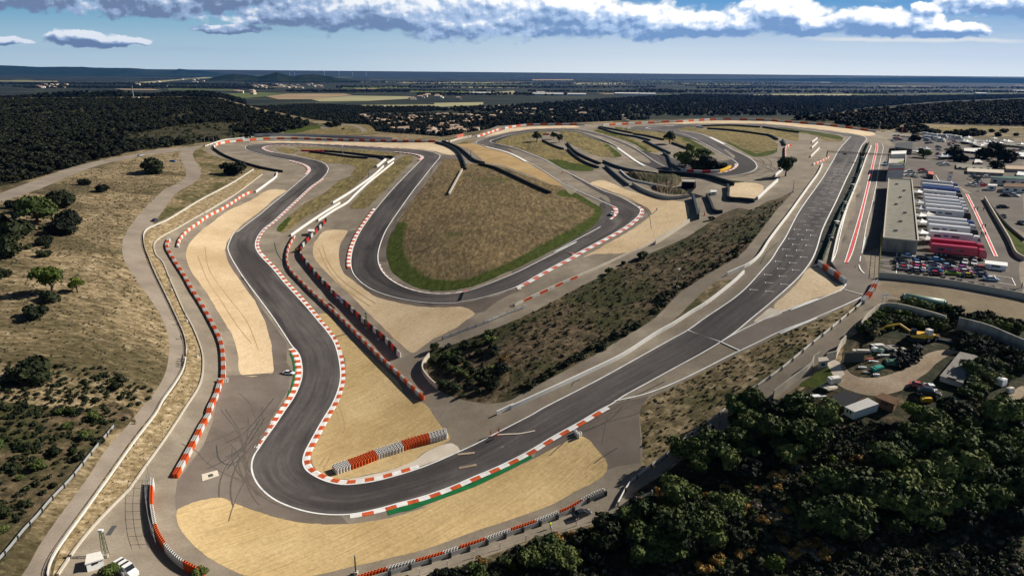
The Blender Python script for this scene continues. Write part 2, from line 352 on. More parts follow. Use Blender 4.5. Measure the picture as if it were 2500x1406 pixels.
# track asphalt: rubber laid along the line
m, gg, b = newmat('track_asphalt', .82, .3)
uvn = gg.n('UVMap'); uvn.uv_map = 'UVMap'; s2 = gg.n('SeparateXYZ'); gg.l(uvn.outputs[0], s2.inputs[0])
pv = gg.comb(gg.m('MULTIPLY', s2.outputs[0], 9.0), gg.m('MULTIPLY', s2.outputs[1], .035))
n1 = gg.noise(pv, 1.0, 6, .6, .2); n2 = gg.noise(gg.comb(gg.m('MULTIPLY', s2.outputs[0], 1.6), gg.m('MULTIPLY', s2.outputs[1], .012), 4.), 1.0, 4, .6, .5)
pw = posv(gg); n3 = gg.noise(pw, .9, 5, .7)
c = ramp(gg, n1, [(.3, (.062, .053, .051)), (.5, (.095, .084, .080)), (.72, (.13, .116, .11))])
c = gg.mix(gg.m('MULTIPLY', gg.ss(n2, .44, .64), .85), c, (.034, .029, .029))
c = gg.mix(1, c, ramp(gg, n3, [(.3, (.86,)*3), (.7, (1.12,)*3)]), 'MULTIPLY')
n4 = gg.noise(pw, .028, 5, .65); c = gg.mix(1, c, ramp(gg, n4, [(.34, (.78,)*3), (.5, (1.0,)*3), (.66, (1.32, 1.28, 1.24))]), 'MULTIPLY')
gg.l(c, b.inputs['Base Color']); MT['track'] = m
# far country
nmat('plain_fields', [(.36, (.006, .010, .007)), (.47, (.012, .018, .010)), (.57, (.028, .034, .015)), (.68, (.12, .11, .06))], .0042, 6, .6,
     [(.3, (.006, .010, .009)), (.65, (.014, .018, .011))], .0012, .9, sc=(.6, 1.0, 1))
# ------------------------------------------------------------------ terrain
RIM = [(-1200, 246), (0, 240), (450, 236), (540, 240), (620, 262), (760, 292), (860, 304), (920, 322), (1080, 334), (1180, 318), (1250, 306), (1500, 296), (1700, 290),
       (1900, 291), (2000, 284), (2090, 270), (2300, 252), (2500, 243), (3600, 240)]
def rim(px): return float(np.interp(px, [a for a, b in RIM], [b for a, b in RIM]))
cols = np.concatenate([np.arange(-1100, 0, 50), np.arange(0, 2500, 9), np.arange(2500, 3601, 50)])
rows = np.linspace(0, 1, 190)**1.55
pts = np.array([(c, rim(c)+(2300-rim(c))*s) for s in rows for c in cols])
w = Pn(pts); nc = len(cols)
back = w[:nc].copy(); v = back[:, :2]/np.linalg.norm(back[:, :2], axis=1)[:, None]
back[:, :2] += v*140; back[:, 2] -= 45; back2 = back.copy(); back2[:, :2] += v*500; back2[:, 2] -= 60
w = np.concatenate([back2, back, w]); nr = len(rows)+2
f = [(r*nc+c, (r+1)*nc+c, (r+1)*nc+c+1, r*nc+c+1) for r in range(nr-1) for c in range(nc-1)]
tag(mesh_np('ground', w, f, MT['dry_field'], smooth_=True), kind='structure')
offs = np.concatenate([[1.2, 1.8], np.geomspace(2.5, 175, 60)])
cf = np.arange(-2500, 5001, 40)
pts = np.array([(c, hor(c)+o) for o in offs for c in cf]); w = Pf(pts); nc = len(cf)
f = [(r*nc+c, (r+1)*nc+c, (r+1)*nc+c+1, r*nc+c+1) for r in range(len(offs)-1) for c in range(nc-1)]
tag(mesh_np('plain', w, f, MT['plain_fields'], smooth_=True), kind='structure')
# ------------------------------------------------------------------ base paving of the circuit and paddock
paved = T("""F 120,1412 Q2 490,1406 640,1180 790,990 1000,770 1090,680 1390,260 1560,0 Q1 1720,1110 1745,950 1735,840 1660,640 1580,490 1460,220 1390,60
S3 290,300 270,190 R3 1480,1230 1700,1080 1890,970 2230,770 R4 0,940 280,770 550,570 578,520 480,480 300,455 100,400 10,350 0,300 180,245 450,205 900,200 1800,235 2200,240
R5 450,395 700,345 1000,225 1500,200 2000,205 R6 100,200 500,180 1400,143 2343,175 R7 480,170 930,232 1000,250 F 2170,318 2330,335 2510,360 2510,735
S6 2109,430 1600,380 1300,330 560,180 470,330 300,430 0,680 R8 480,1240 F 1900,975 Q7 1070,200 880,290 700,450 480,560 390,650 120,850
Q6 1800,830 1480,990 1200,1060 900,1140 500,1290 200,1406 F 1000,1420""")
sheet('pavement', paved, MT['paved'], 1, smo=False)
# left access roads
lp = T("""R3 1850,300 1720,350 1705,390 1740,460 1770,530 1775,580 1720,640 1560,720 1450,820 1330,950 1230,1080 1170,1200 1165,1300 1190,1400
Q1 1100,120 1180,240 1290,390 1380,530 1430,650 1450,760 1445,900 1410,1040 1330,1180 1230,1300 Q2 1080,130 900,330 750,560 620,740 480,930 330,1150 250,1300 180,1430""")
rp = T("""R3 1950,300 1870,330 1835,370 1850,430 1900,500 1920,560 1900,610 1800,680 1680,750 1600,850 1500,990 1430,1080 1380,1150 1370,1250 1400,1400
Q1 1300,130 1420,360 1510,550 1560,650 1590,760 1600,870 1580,980 1500,1120 1400,1260 Q2 1150,200 900,550 700,830 560,1040 450,1220 400,1430""")
sheet('road', lp+rp[::-1], MT['road'], 1)
sheet('road', T("R3 -40,785 300,640 700,500 1000,430 1280,380 1500,335 1720,318 1800,305 1760,335 1400,390 1000,470 700,570 400,700 -40,830"), MT['road'], 1)
sheet('embankment', T("""Q1 1275,0 1430,320 1540,560 1600,690 1622,800 1612,900 1590,1000 1490,1170 1360,1340 Q2 1350,0 1100,340 900,640 700,880 560,1090 480,1250 440,1420 490,1420
640,1180 790,990 1000,770 1090,680 1390,260 1560,0 Q1 1720,1110 1745,950 1735,840 1660,640 1580,490 1460,220 1390,60 S3 290,300 270,190 R3 1480,1230 1700,1080 1890,970 2230,770
R4 0,940 280,770 550,570 578,520 470,530 300,640 R3 2100,725 1800,890 1550,1040 1400,1150 1385,1250 1420,1360"""), MT['bank'], 2, smo=False)
sheet('verge', T("R3 1860,340 1840,380 1860,430 1920,500 1935,560 1910,615 1700,760 1620,850 1450,1070 1500,1030 1800,870 2100,700 2400,520 R4 300,455 100,400 0,350 R3 1930,330"), MT['sandy_scrub'], 2, jit=1)
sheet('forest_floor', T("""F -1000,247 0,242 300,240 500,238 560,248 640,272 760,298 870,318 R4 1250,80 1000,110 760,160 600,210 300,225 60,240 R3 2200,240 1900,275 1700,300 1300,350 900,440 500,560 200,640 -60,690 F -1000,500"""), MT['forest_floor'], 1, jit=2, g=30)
sheet('scrub', T("F -300,960 60,985 180,1000 300,985 330,1030 F 265,1060 180,1160 90,1270 -20,1390 -300,1500"), MT['scrub_floor'], 1, jit=5)
# wooded slope bottom right
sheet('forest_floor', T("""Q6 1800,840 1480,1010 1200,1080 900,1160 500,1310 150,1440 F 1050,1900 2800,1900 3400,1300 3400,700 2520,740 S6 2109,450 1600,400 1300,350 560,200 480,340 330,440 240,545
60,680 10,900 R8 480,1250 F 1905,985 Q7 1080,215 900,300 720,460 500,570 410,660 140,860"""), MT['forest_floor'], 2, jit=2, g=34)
sheet('scrub', T("Q8 60,560 200,480 420,470 560,560 620,680 460,760 300,700 150,720 40,680"), MT['sandy_scrub'], 3, jit=5)
sheet('scrub', T("Q8 700,1250 1000,1150 1391,1060 1391,1430 760,1430 730,1340"), MT['sandy_scrub'], 3, jit=6)
sheet('scrub', T("R8 740,640 640,662 400,772 0,935 Q7 600,22 400,122 222,212 172,290 182,420 192,560 182,660 222,690 500,470 860,200 1120,15 R8 0,1270 300,1030 600,790 770,665"), MT['sandy_scrub'], 2, jit=1)
sheet('scrub', T("""Q5 -20,1000 20,930 130,912 300,852 480,782 700,692 920,582 1180,442 1400,332 1600,232 1800,152 2000,62 R6 1480,1225 1660,1165 1800,1185 1990,1085 2110,1055 2265,985
R7 0,968 S1 1220,0 1130,110 1030,240 930,320 800,400 640,490 500,580 370,660 250,760 130,880 0,1010 Q5 1500,850 1300,970 1000,1130 700,1290 600,1340 400,1352 200,1312 70,1252 0,1160 -25,1080"""), MT['scrub_floor'], 2, jit=1)
sheet('verge', T("S1 870,572 700,605 560,705 420,835 280,975 110,1115 300,1020 560,850 750,705 890,575"), MT['sandy_scrub'], 2)
sheet('yard', T("S6 -20,900 40,930 130,1045 330,1092 560,1052 750,982 900,882 1000,812 1150,772 1300,768 1380,790 1250,832 1120,912 1020,1012 880,1112 800,1182 650,1252 400,1295 150,1245 -40,1140"), MT['dirt'], 3, jit=1)
sheet('yard', T("S6 -150,880 0,910 20,980 60,1050 -40,1090 -110,1000"), MT['concrete_apron'], 4)
sheet('yard', T("S6 2109,1180 1950,1260 1800,1370 1700,1430 1900,1430 2109,1290"), MT['dirt'], 3, jit=1)
sheet('yard', T("S6 1330,530 1500,560 1800,640 2109,760 2109,690 1850,620 1560,540"), MT['dirt'], 4, jit=1)
sheet('lot', T("S6 430,40 520,130 700,185 1200,305 1600,382 2130,435 2130,215 1700,160 1300,85 830,0 480,0"), MT['brown_lot'], 3, smo=False)
# green growth by the yard wall
sheet('grass', T("R8 480,1220 500,1250 600,1340 560,1406 200,1406 300,1330 440,1240"), MT['verge_grass'], 3, kind='stuff', green=(T("R8 300,1380 500,1260"), 60))
# ------------------------------------------------------------------ gravel traps
def gv(s, m, n=3, **k): return sheet('gravel_trap', T(s), MT[m], n, jit=1.1, **k)
gv("""S3 780,0 640,110 565,200 542,290 580,420 650,520 720,620 800,750 880,880 950,1000 990,1150 1012,1312 1290,1297 1292,1230 1272,1050 1222,860 1130,680 1000,500 905,350 878,250 895,180 955,100
R4 397,1016 520,930 680,790 780,727 600,722 470,800 330,870 250,900 120,990""", 'gravel')
gv("""Q2 1870,742 1500,850 1500,940 1560,1060 1700,1200 1850,1300 2000,1372 2100,1406 F 680,1415 760,1405 870,1380 Q6 0,1230 200,1172 500,1062 800,962 1100,852 1300,742 1450,662 1522,590 1505,510 1440,430 1370,350 1310,330
1250,345 950,505 700,625 400,755 100,870 Q4 1750,1170 1550,1240 1350,1290 1050,1330 800,1330 550,1300 300,1230 100,1160""", 'gravel_raked')
gv("""Q3 770,740 870,725 960,830 1050,930 1200,1050 1350,1180 1500,1330 Q4 1540,230 1700,290 1760,360 1830,460 1890,540 1930,600 1700,720 1600,800 1400,870 1200,910 1050,945 900,930 800,880 742,800 742,730 800,600 900,420 980,250
1032,100 Q3 1030,1150 1000,1050 940,940 850,830""", 'gravel_raked')
sheet('apron', T("Q4 1050,952 1250,910 1450,858 1620,790 1740,705 1950,640 2015,702 1800,790 1500,892 1200,958"), MT['concrete_apron'], 4)
gv("""Q3 840,20 1050,20 1000,100 975,180 985,300 1020,380 1100,440 1200,520 1300,580 1450,620 1650,660 1900,668 Q5 260,605 350,655 280,710 180,780 0,870 Q3 1700,1000 1610,1060 1500,980 1300,790 1100,590 900,400
760,240 750,150 790,80""", 'gravel')
gv("R8 280,300 S1 1640,600 1500,740 1350,880 1450,945 1600,885 1875,790 R8 300,590 600,510 632,470 520,420 450,350 400,290", 'gravel_pale')
sheet('apron', T("S1 1310,900 1210,980 1120,1060 1260,1032 1460,948 1380,905"), MT['concrete_apron'], 4)
gv("R4 420,264 700,256 1200,262 1800,270 2200,272 2290,290 2400,340 2441,380 2300,380 2200,352 1900,324 1400,294 1100,280 800,270", 'gravel_pale')
gv("R5 860,352 1080,268 1400,234 1900,226 1960,240 1700,250 1400,260 1150,292 950,334", 'gravel_pale')
gv("R5 530,440 750,432 880,472 1130,545 1350,645 1600,795 1740,905 1650,905 1450,822 1250,742 1000,662 870,642 780,562 700,502", 'sand_brown')
gv("S2 840,38 960,0 1080,40 1250,110 1500,180 1750,220 1870,250 1905,330 1882,440 1700,540 1520,660 1270,770 850,800 760,832 950,722 1180,592 1400,452 1492,350 1440,290 1350,250 1200,182 1000,97", 'gravel')
gv("R6 1600,890 1860,880 1945,920 1875,1040 1830,1080 1550,1062 1540,960", 'gravel_pale')
gv("R6 700,198 1400,166 2000,176 R7 0,152 500,192 900,247 930,268 850,285 750,268 500,233 250,203 R6 2000,203 1500,193 1000,200", 'gravel_pale')
# ------------------------------------------------------------------ tarmac run-off zones
sheet('runoff', T("S3 1010,1320 1290,1300 1292,1225 1400,1205 Q4 560,0 540,180 400,420 290,640 230,800 250,960 420,1125 700,1235 1000,1262 1050,1330 800,1335 550,1305 300,1235 100,1160 Q2 1870,742 1660,830 1490,845 1478,760 1500,600 Q2 1720,300 1800,100 Q1 1870,1200 1940,1040"), MT['runoff'], 2, smo=False)
sheet('runoff', T("Q6 1660,60 1560,85 1300,230 1000,400 950,505 1250,345 1310,330 1370,350 1440,430 1500,510 1522,590 1600,560 1770,530 1780,350 1760,150 1840,20"), MT['runoff'], 2, smo=False)
sheet('runoff', T("S3 890,180 880,250 905,350 1000,500 1130,680 1222,860 1272,1050 1292,1220 1406,1200 1406,1040 1200,760 1000,430 905,270 905,190"), MT['runoff'], 2, smo=False)
sheet('runoff', T("Q3 1165,0 1100,120 1080,300 1110,390 1240,505 1500,598 1850,640 2109,620 Q5 420,535 640,465 700,480 420,640 350,655 260,605 0,608 Q3 1650,655 1450,615 1300,575 1100,435 1020,375 985,300 975,180 1050,20"), MT['runoff'], 2, smo=False)
sheet('runoff', T("S2 0,1020 300,860 600,692 900,532 1080,435 1150,350 1120,300 1000,245 700,110 690,130 760,160 900,220 1000,280 1048,335 1040,385 960,462 800,552 600,662 400,772 200,872 0,967"), MT['runoff'], 3, smo=False)
sheet('runoff', T("R4 2245,395 2150,520 2000,710 1850,920 1720,1120 1655,1310 1650,1400 1730,1406 1745,1300 1765,1200 1835,1050 1935,890 2055,730 2155,600 2275,430 2400,430 2430,380 2300,378"), MT['runoff'], 2, smo=False)
sheet('pit_lane', T("R7 880,380 930,350 1000,352 1060,380 1040,450 980,620 S5 205,0 190,110 20,930 S5 60,1000 150,1240 R8 900,400 880,480 830,560 600,680 300,810 0,925 S1 1875,1005 1430,1170 970,1390 745,1290 1000,1170 1260,1035 1460,950 1875,800 R8 300,595 610,505 640,450 640,400 505,260 R7 640,1200 780,720 840,500"), MT['pit_tarmac'], 2, smo=False)
sheet('paddock', T("S5 20,930 190,110 230,0 R7 1060,380 1320,350 1500,420 1620,640 1780,830 1900,830 2000,960 2343,1406 R8 2343,480 2300,560 960,370 960,100"), MT['paddock_tarmac'], 2, smo=False)
# ------------------------------------------------------------------ grass islands
big = T("""R5 385,612 600,612 620,652 690,662 790,652 1000,682 1300,782 1600,892 1750,922 1850,1012 1900,987 1990,1042 2150,1132 2270,1202 2292,1232 S2 1030,385 960,462 800,552 600,662 400,772 200,872 0,967
Q5 600,332 450,402 300,452 150,477 0,480 Q3 2000,517 1800,527 1650,502 1530,442 1440,372 1400,290 1384,200 1400,100 1440,0 R4 1740,1300 1760,1200 1830,1050 1930,890 2050,730 2150,600 2230,500 2275,432""")
grn = T("S2 640,140 760,160 900,220 1000,280 1045,330 1040,380 960,460 800,550 600,660 400,770 200,870 0,965 Q5 600,330 450,400 300,450 150,475 0,478 Q3 1800,525 1650,500 1530,440 1440,370 1400,290 1384,200 1400,100 1440,0")
sheet('grass', big, MT['infield_grass'], 4, kind='stuff', g=9, green=(grn, 11), jit=1.0)
def gr(s, green=None, rad=8, n=4, g_=9): sheet('grass', T(s), MT['verge_grass'], n, kind='stuff', g=g_, green=(T(green), rad) if green else None, jit=.4)
gr("R4 680,320 720,312 860,330 910,345 850,375 760,365 700,345")
gr("R4 870,382 1000,362 1300,402 1540,422 1650,440 1650,470 1560,540 1400,580 1390,570 1440,510 1420,490 1150,455 1000,412")
gr("R4 860,312 1400,332 1860,380 1800,398 1560,385 1150,342 950,337")
gr("R4 1290,627 1390,592 1560,547 1480,640 1380,720 1210,825 1180,860 1000,960 850,1060 790,1110 740,1130 690,1110 690,1080 780,990 950,850 1150,740", "R4 780,1000 700,1100", 4)
gr("R4 1980,395 1990,430 1900,520 1780,660 1640,800 1560,880 1530,895 1380,890 1420,830 1550,690 1650,590 1790,470 1900,395")
gr("R5 985,400 1030,380 1280,312 1500,278 1590,278 1560,312 1400,365 1120,455 990,425")
gr("R5 1180,457 1400,382 1520,402 1750,500 1810,520 1900,590 2000,650 2110,730 1740,712 1600,622 1400,532", "R5 1620,640 1850,690 2100,725", 14)
gr("R5 1690,277 1830,275 1950,312 2150,392 2330,465 R6 150,432 320,570 60,575 R5 2180,577 2050,532 1850,432 1770,390 1760,330", "R6 150,430 320,570", 8)
gr("R6 0,260 250,312 480,382 580,422 740,515 600,520 480,440 300,372 0,290", "R6 0,275 300,350 600,515", 6)
gr("R6 240,240 390,258 550,280 900,302 1000,325 1100,375 1390,552 1310,556 1160,500 1050,470 940,430 800,390 480,320 250,270", "R6 250,250 900,305 1100,380 1390,550", 9)
gr("R6 640,242 1100,227 1180,250 1300,270 1700,300 1900,330 2050,380 2100,440 2095,520 1830,578 1750,540 1500,410 1250,312 1100,282 800,270", "R6 1500,420 1750,545 1830,570 2090,520", 8)
gr("R6 1230,237 1560,227 1900,245 2343,312 2343,390 2110,350 1990,330 1700,280 1300,257")
gr("R7 0,202 200,227 400,252 580,282 622,300 610,330 430,325 380,290 280,265 0,225", "R7 0,205 400,260 610,310", 14)
gr("R6 1440,832 1720,866 1600,872 1520,852", "R6 1440,832 1720,866", 14)
gr("R6 360,760 500,800 760,800 980,800 900,812 700,815 450,790", "R6 360,760 980,800", 20)
gr("R5 730,382 755,390 700,422 540,432 620,402")
gr("R4 760,165 860,130 1050,105 1450,92 1580,108 1625,150 1600,180 900,190 740,185", "R4 760,165 1050,108", 25)
gr("S5 1420,330 1500,420 1680,620 1875,820 1875,1000 1800,950 1650,700 1500,450", "S5 1500,450 1800,900", 20)
m_, gg_, b_ = newmat('fresh_turf', .95, .1); gg_.l(ramp(gg_, gg_.noise(posv(gg_), .8, 6, .7), [(.3, (.10, .16, .015)), (.7, (.2, .27, .03))]), b_.inputs['Base Color']); MT['fresh_turf'] = m_
sheet('grass', T("R6 408,590 450,583 582,680 545,684"), MT['fresh_turf'], 4, kind='stuff', smo=False)
sheet('path', T("R4 1100,120 1300,98 1440,100 1520,130 1550,160 1500,172 1480,140 1420,112 1300,112 1110,135"), MT['road'], 5)
# ------------------------------------------------------------------ the track itself
E1 = T("""R7 693,290 640,345 580,415 530,505 480,590 420,690 350,790 270,900 190,1020 S1 1480,110 1400,230 1330,345 1240,450 1130,575 1020,690 900,790 740,900 560,1020 370,1155 180,1260 0,1360
Q5 1300,1180 860,1406 Q6 960,155 700,290 540,375 380,450 Q4 1700,842 1500,907 1300,960 1100,990 1000,992 870,965 760,915 690,860 668,800 680,730 740,610 830,450 920,300 970,180 990,80
Q3 988,1195 965,1060 930,960 870,870 800,790 700,670 600,560 500,450 400,330 300,225 265,170 258,130 270,80 300,30 R4 560,1090 640,1030 760,920 900,790 1010,690 1120,610 1170,550 1180,515 1160,482 1100,450 1000,425 850,395 700,370
640,362 585,347 550,330 545,318 600,300 700,293 850,293 1000,297 1200,310 1400,325 1600,340 1800,355 1950,370 2040,385 2080,400 2088,415 2060,440 2000,500 1900,600 1800,705 1700,820 1630,905 1560,1000 1480,1120 1420,1250
Q3 1080,240 1080,320 1100,380 1150,440 1230,500 1340,550 1500,595 1680,625 1850,635 2000,630 Q5 200,572 300,555 420,530 540,495 640,462 740,415 860,345 1000,270 1150,190 S2 640,815 800,730 960,645 1100,570 1230,490 1330,410 1375,350 1378,315 1350,290
1270,240 1180,190 1080,150 990,120 R5 2080,900 1950,830 1850,780 1700,695 1550,615 1400,555 1200,480 1050,440 960,425 920,410 930,395 1000,370 1100,340 1250,310 1400,287 1600,274 1800,274 1900,283 2000,310 2150,360 R6 234,445
300,490 400,560 500,630 590,680 740,735 900,768 1100,792 1300,802 1500,800 1650,785 1780,755 1850,720 1868,690 1850,650 1790,600 1700,550 1600,505 1500,450 1400,400 1310,355 1240,325 1150,305 1000,288 800,276 650,262 575,252 600,241
700,233 900,224 1100,217 1500,214 1900,224 R7 0,198 200,217 400,247 560,266 650,279 693,290""")
E2 = T("""R7 845,310 835,330 800,370 770,430 745,495 700,590 650,690 600,800 545,920 480,1050 420,1180 S1 1840,240 1790,350 1720,455 1630,560 1520,665 1400,770 1260,890 1100,1020 920,1170 745,1290 550,1406 Q5 1900,1085 1700,1195 1500,1305
Q6 1560,80 1470,125 1300,225 1100,335 900,455 700,555 500,640 300,725 100,795 Q4 1500,1150 1300,1205 1100,1245 1000,1252 850,1248 700,1225 550,1180 420,1120 320,1040 260,960 230,880 228,810 250,740 290,680 350,590 430,480 510,360
580,260 630,160 655,80 660,0 Q3 655,1160 640,1090 610,1040 580,1010 500,890 420,770 340,660 250,540 160,420 90,310 40,220 22,160 40,100 80,30 R4 310,1120 400,1050 520,960 650,850 750,770 830,700 900,640 970,580 1000,550 1010,530
1000,505 960,480 880,455 800,435 700,415 600,395 500,370 420,345 385,325 390,305 440,292 550,282 700,275 900,277 1100,285 1400,300 1700,318 1900,330 2100,348 2200,370 2245,395 2240,410 2200,460 2150,520 2080,610 2000,710 1920,820
1850,920 1780,1020 1720,1120 1680,1220 1655,1310 Q3 1310,240 1315,290 1340,350 1390,410 1470,465 1570,510 1700,543 1850,555 2000,545 Q5 300,480 420,440 560,385 700,325 850,250 1000,175 1150,95 S2 450,775 600,690 750,610 900,530 1000,475
1080,435 1130,390 1150,350 1145,325 1120,300 1080,280 1000,245 900,200 800,155 700,110 600,60 R5 1790,900 1700,850 1550,750 1450,690 1350,635 1250,580 1150,535 1050,505 950,480 890,465 820,440 765,425 760,410 790,395 850,375 950,345
1100,310 1300,280 1500,264 1700,260 1900,263 2000,275 2150,310 2343,375 R6 350,420 440,460 550,530 650,600 750,660 870,715 1000,750 1150,768 1300,775 1450,768 1560,745 1630,715 1655,690 1650,665 1620,635 1540,585 1450,535 1350,475
1250,420 1130,360 1020,318 900,298 750,287 550,277 450,268 390,255 430,238 600,225 900,211 1300,203 1700,205 2000,213 R7 0,184 200,205 400,230 600,255 750,275 820,290 845,310""")
w1 = resample(line_w(E1, 5), 1.5); w2 = resample(line_w(E2, 5), 1.5)
# pair the two edges: walk both forward, always closing the shorter diagonal
i = j = 0; pairs = [(0, 0)]
while i < len(w1)-1 or j < len(w2)-1:
    if i == len(w1)-1: j += 1
    elif j == len(w2)-1: i += 1
    else:
        a = np.linalg.norm(w1[i+1]-w2[j]); b = np.linalg.norm(w1[i]-w2[j+1]); c = np.linalg.norm(w1[i+1]-w2[j+1])
        if c <= min(a, b)*1.02: i += 1; j += 1
        elif a < b: i += 1
        else: j += 1
    pairs.append((i, j))
NS = 6; A = np.array([w1[i] for i, j in pairs]); B = np.array([w2[j] for i, j in pairs])
rows_ = [A*(1-k/NS)+B*k/NS for k in range(NS+1)]
mid = (A+B)/2; sl_ = np.concatenate([[0], np.cumsum(np.linalg.norm(np.diff(mid[:, :2], axis=0), axis=1))])
n = len(A); V_ = lift(np.concatenate(rows_), 7); f = [(k*n+q, k*n+q+1, (k+1)*n+q+1, (k+1)*n+q) for k in range(NS) for q in range(n-1)]
trk = mesh_np('racetrack', V_, f, MT['track'], smooth_=True); trk['kind'] = 'structure'
if trk.data.polygons[5].normal.z < 0: trk.data.flip_normals()
uvl = trk.data.uv_layers.new(name='UVMap')
li = np.zeros(len(trk.data.loops), int); trk.data.loops.foreach_get('vertex_index', li)
uvl.data.foreach_set('uv', np.column_stack([(li//n)/NS, sl_[li % n]]).ravel())
LW = .42
strips('edge_lines', [(w1, LW/2, -LW/2), (w2, LW/2, -LW/2)], MT['white_line'], 9)
# ------------------------------------------------------------------ kerbs
def near_idx(w, p): q = P(*T(p)[0]); return int(((w[:, 0]-q.x)**2+(w[:, 1]-q.y)**2).argmin())
def kerb(w, a, b, side, wid, blk, red='kerb_red', only=None):
    i, j = sorted((near_idx(w, a), near_idx(w, b))); s = resample(w[i:j+1], blk/2)
    nn = normals(s)*side; V, Fc, Mi = [], [], []
    ins, out = s+nn*.24, s+nn*(.24+wid)
    for k in range(len(s)):
        V += [ins[k]+(0, 0, 0), s[k]+nn[k]*(.24+wid*.75)+(0, 0, .11), out[k]+(0, 0, .0)]
    for k in range(len(s)-1):
        mi = (k//2) % 2 if only is None else only
        for h in range(2):
            q = (3*k+h, 3*k+h+1, 3*k+h+4, 3*k+h+3); Fc.append(q if side < 0 else q[::-1]); Mi.append(mi)
    V = lift(np.array(V), 9)
    o = mesh_np('kerb', V, Fc, [MT['kerb_white'], MT[red]], midx=Mi); o['kind'] = 'structure'
    if o.data.polygons[0].normal.z < 0: o.data.flip_normals()
# which side of an edge is off the track: compare with the paired edge
def off_side(w, other, idx):
    nn = normals(w)[idx]; d = other[((other[:, :2]-w[idx][:2])**2).sum(1).argmin()]-w[idx]
    return -1 if nn[:2]@d[:2] > 0 else 1
def K(e, a, b, wid, blk, **k):
    w, ot = (w1, w2) if e == 1 else (w2, w1); i = (near_idx(w, a)+near_idx(w, b))//2
    kerb(w, a, b, off_side(w, ot, i), wid, blk, **k)
K(1, 'Q4 1650,860', 'Q3 965,1060', 1.55, 2.3)
K(1, 'Q3 965,1060', 'Q3 300,225', 1.55, 2.2)
K(1, 'Q3 300,225', 'R4 1120,610', 1.4, 2.2, red='kerb_pink')
K(2, 'Q6 1500,110', 'Q4 1080,1248', 1.35, 2.6)
K(2, 'Q4 290,680', 'Q3 590,1020', 1.9, 2.2)
K(1, 'R4 640,362', 'R4 1100,303', 1.6, 2.6, red='kerb_pink')
K(1, 'R4 1830,358', 'R4 2060,440', 2.2, 2.6, red='kerb_pink')
K(2, 'R4 1100,285', 'R4 1870,328', 1.2, 5, red='kerb_pink')
K(2, 'R4 820,440', 'R4 985,570', 2.0, 2.4, red='kerb_pink')
K(1, 'R4 1630,905', 'Q3 1085,335', 1.7, 2.2, red='kerb_red')
K(2, 'Q3 1318,300', 'Q5 300,480', 1.5, 2.4, red='kerb_pink')
K(1, 'Q5 660,452', 'S2 1340,400', 1.9, 2.8, red='kerb_pink')
K(1, 'S2 1340,400', 'S2 1350,290', 3.4, 2.8, red='kerb_pink')
K(2, 'S2 1110,295', 'S2 1085,432', 2.0, 2.6, red='kerb_pink')
K(2, 'R5 890,465', 'R5 1350,635', 1.8, 2.6, only=0)
K(1, 'R6 290,480', 'R6 600,685', 1.8, 2.6, only=0)
K(2, 'R6 870,715', 'R6 1650,665', 2.0, 2.6, red='kerb_pink')
K(1, 'R6 1310,355', 'R6 1480,435', 2.4, 2.6, only=0)
K(1, 'R6 650,262', 'R6 900,224', 2.0, 2.6, only=0)
sheet('painted_verge', T("Q6 915,462 950,496 750,600 500,720 250,810 0,902 Q4 1500,1230 1400,1258 1385,1215 1600,1160 1850,1075 2109,980 Q6 250,768 500,680 700,590"), MT['green_paint'], 8, smo=False)
sheet('painted_verge', T("Q3 570,1055 598,1120 612,1200 606,1290 585,1406 Q4 580,160 545,250 527,255 545,180 Q3 552,1400 580,1280 585,1180 570,1110 552,1065"), MT['green_paint'], 8, smo=False)
# ------------------------------------------------------------------ painted markings
def ln(s, wd=.35, smo=True, step=2.0): return (resample(line_w(T(s), 6, smo=smo), step), wd/2, -wd/2)
L = [ln("S1 370,1155 740,1285"), ln("S1 750,1290 970,1390"), ln("S1 745,1290 900,1200 1100,1100 1350,985 1600,890 1875,790 R8 100,700 300,625 500,545 600,500 640,460 650,420", .45),
     ln("S1 970,1390 1200,1280 1430,1170 1875,1005 R8 0,925 300,790 600,660 820,560", .45), ln("S1 970,1390 930,1406 Q7 600,5 400,100 200,175 0,220", .5), ln("R8 625,497 820,552", .3),
     ln("R8 770,265 785,310 820,345", .4), ln("R8 795,150 835,0", .3), ln("R8 785,180 778,230", .35), ln("S5 20,930 75,600 130,390 190,110 205,0", .3), ln("S4 505,900 545,650 590,440 575,400", .3),
     ln("R7 880,380 845,450 780,600 700,850 640,1030 590,1230 550,1406 R8 505,250", .3)]
for s in ("R7 928,355 930,390 905,500 860,690 810,900 740,1150 660,1406 R8 632,243", "R7 945,355 950,390 925,500 885,690 835,900 775,1150 702,1406 R8 662,243"): L.append(ln(s, .35))
L += [ln("S5 1205,258 1300,450 1535,970", .3), ln("S5 1232,258 1330,450 1572,970", .3), ln("S5 1535,970 1572,972", .3)]
L += [ln("R7 1535,715 1500,660"), ln("S5 1040,110 1100,185", .4), ln("S5 1390,1000 1420,1000"), ln("S5 1250,700 1330,830 1415,1005", .3)]
for a in ("R8 970,178 1130,190", "R8 970,215 1095,228", "R8 970,265 1100,285", "R8 970,310 1120,335", "R8 1130,150 1125,360", "R8 2000,355 2230,390", "R8 2225,388 2262,462", "R8 2090,432 2262,462", "R8 2060,365 2075,395"): L.append(ln(a, .25))
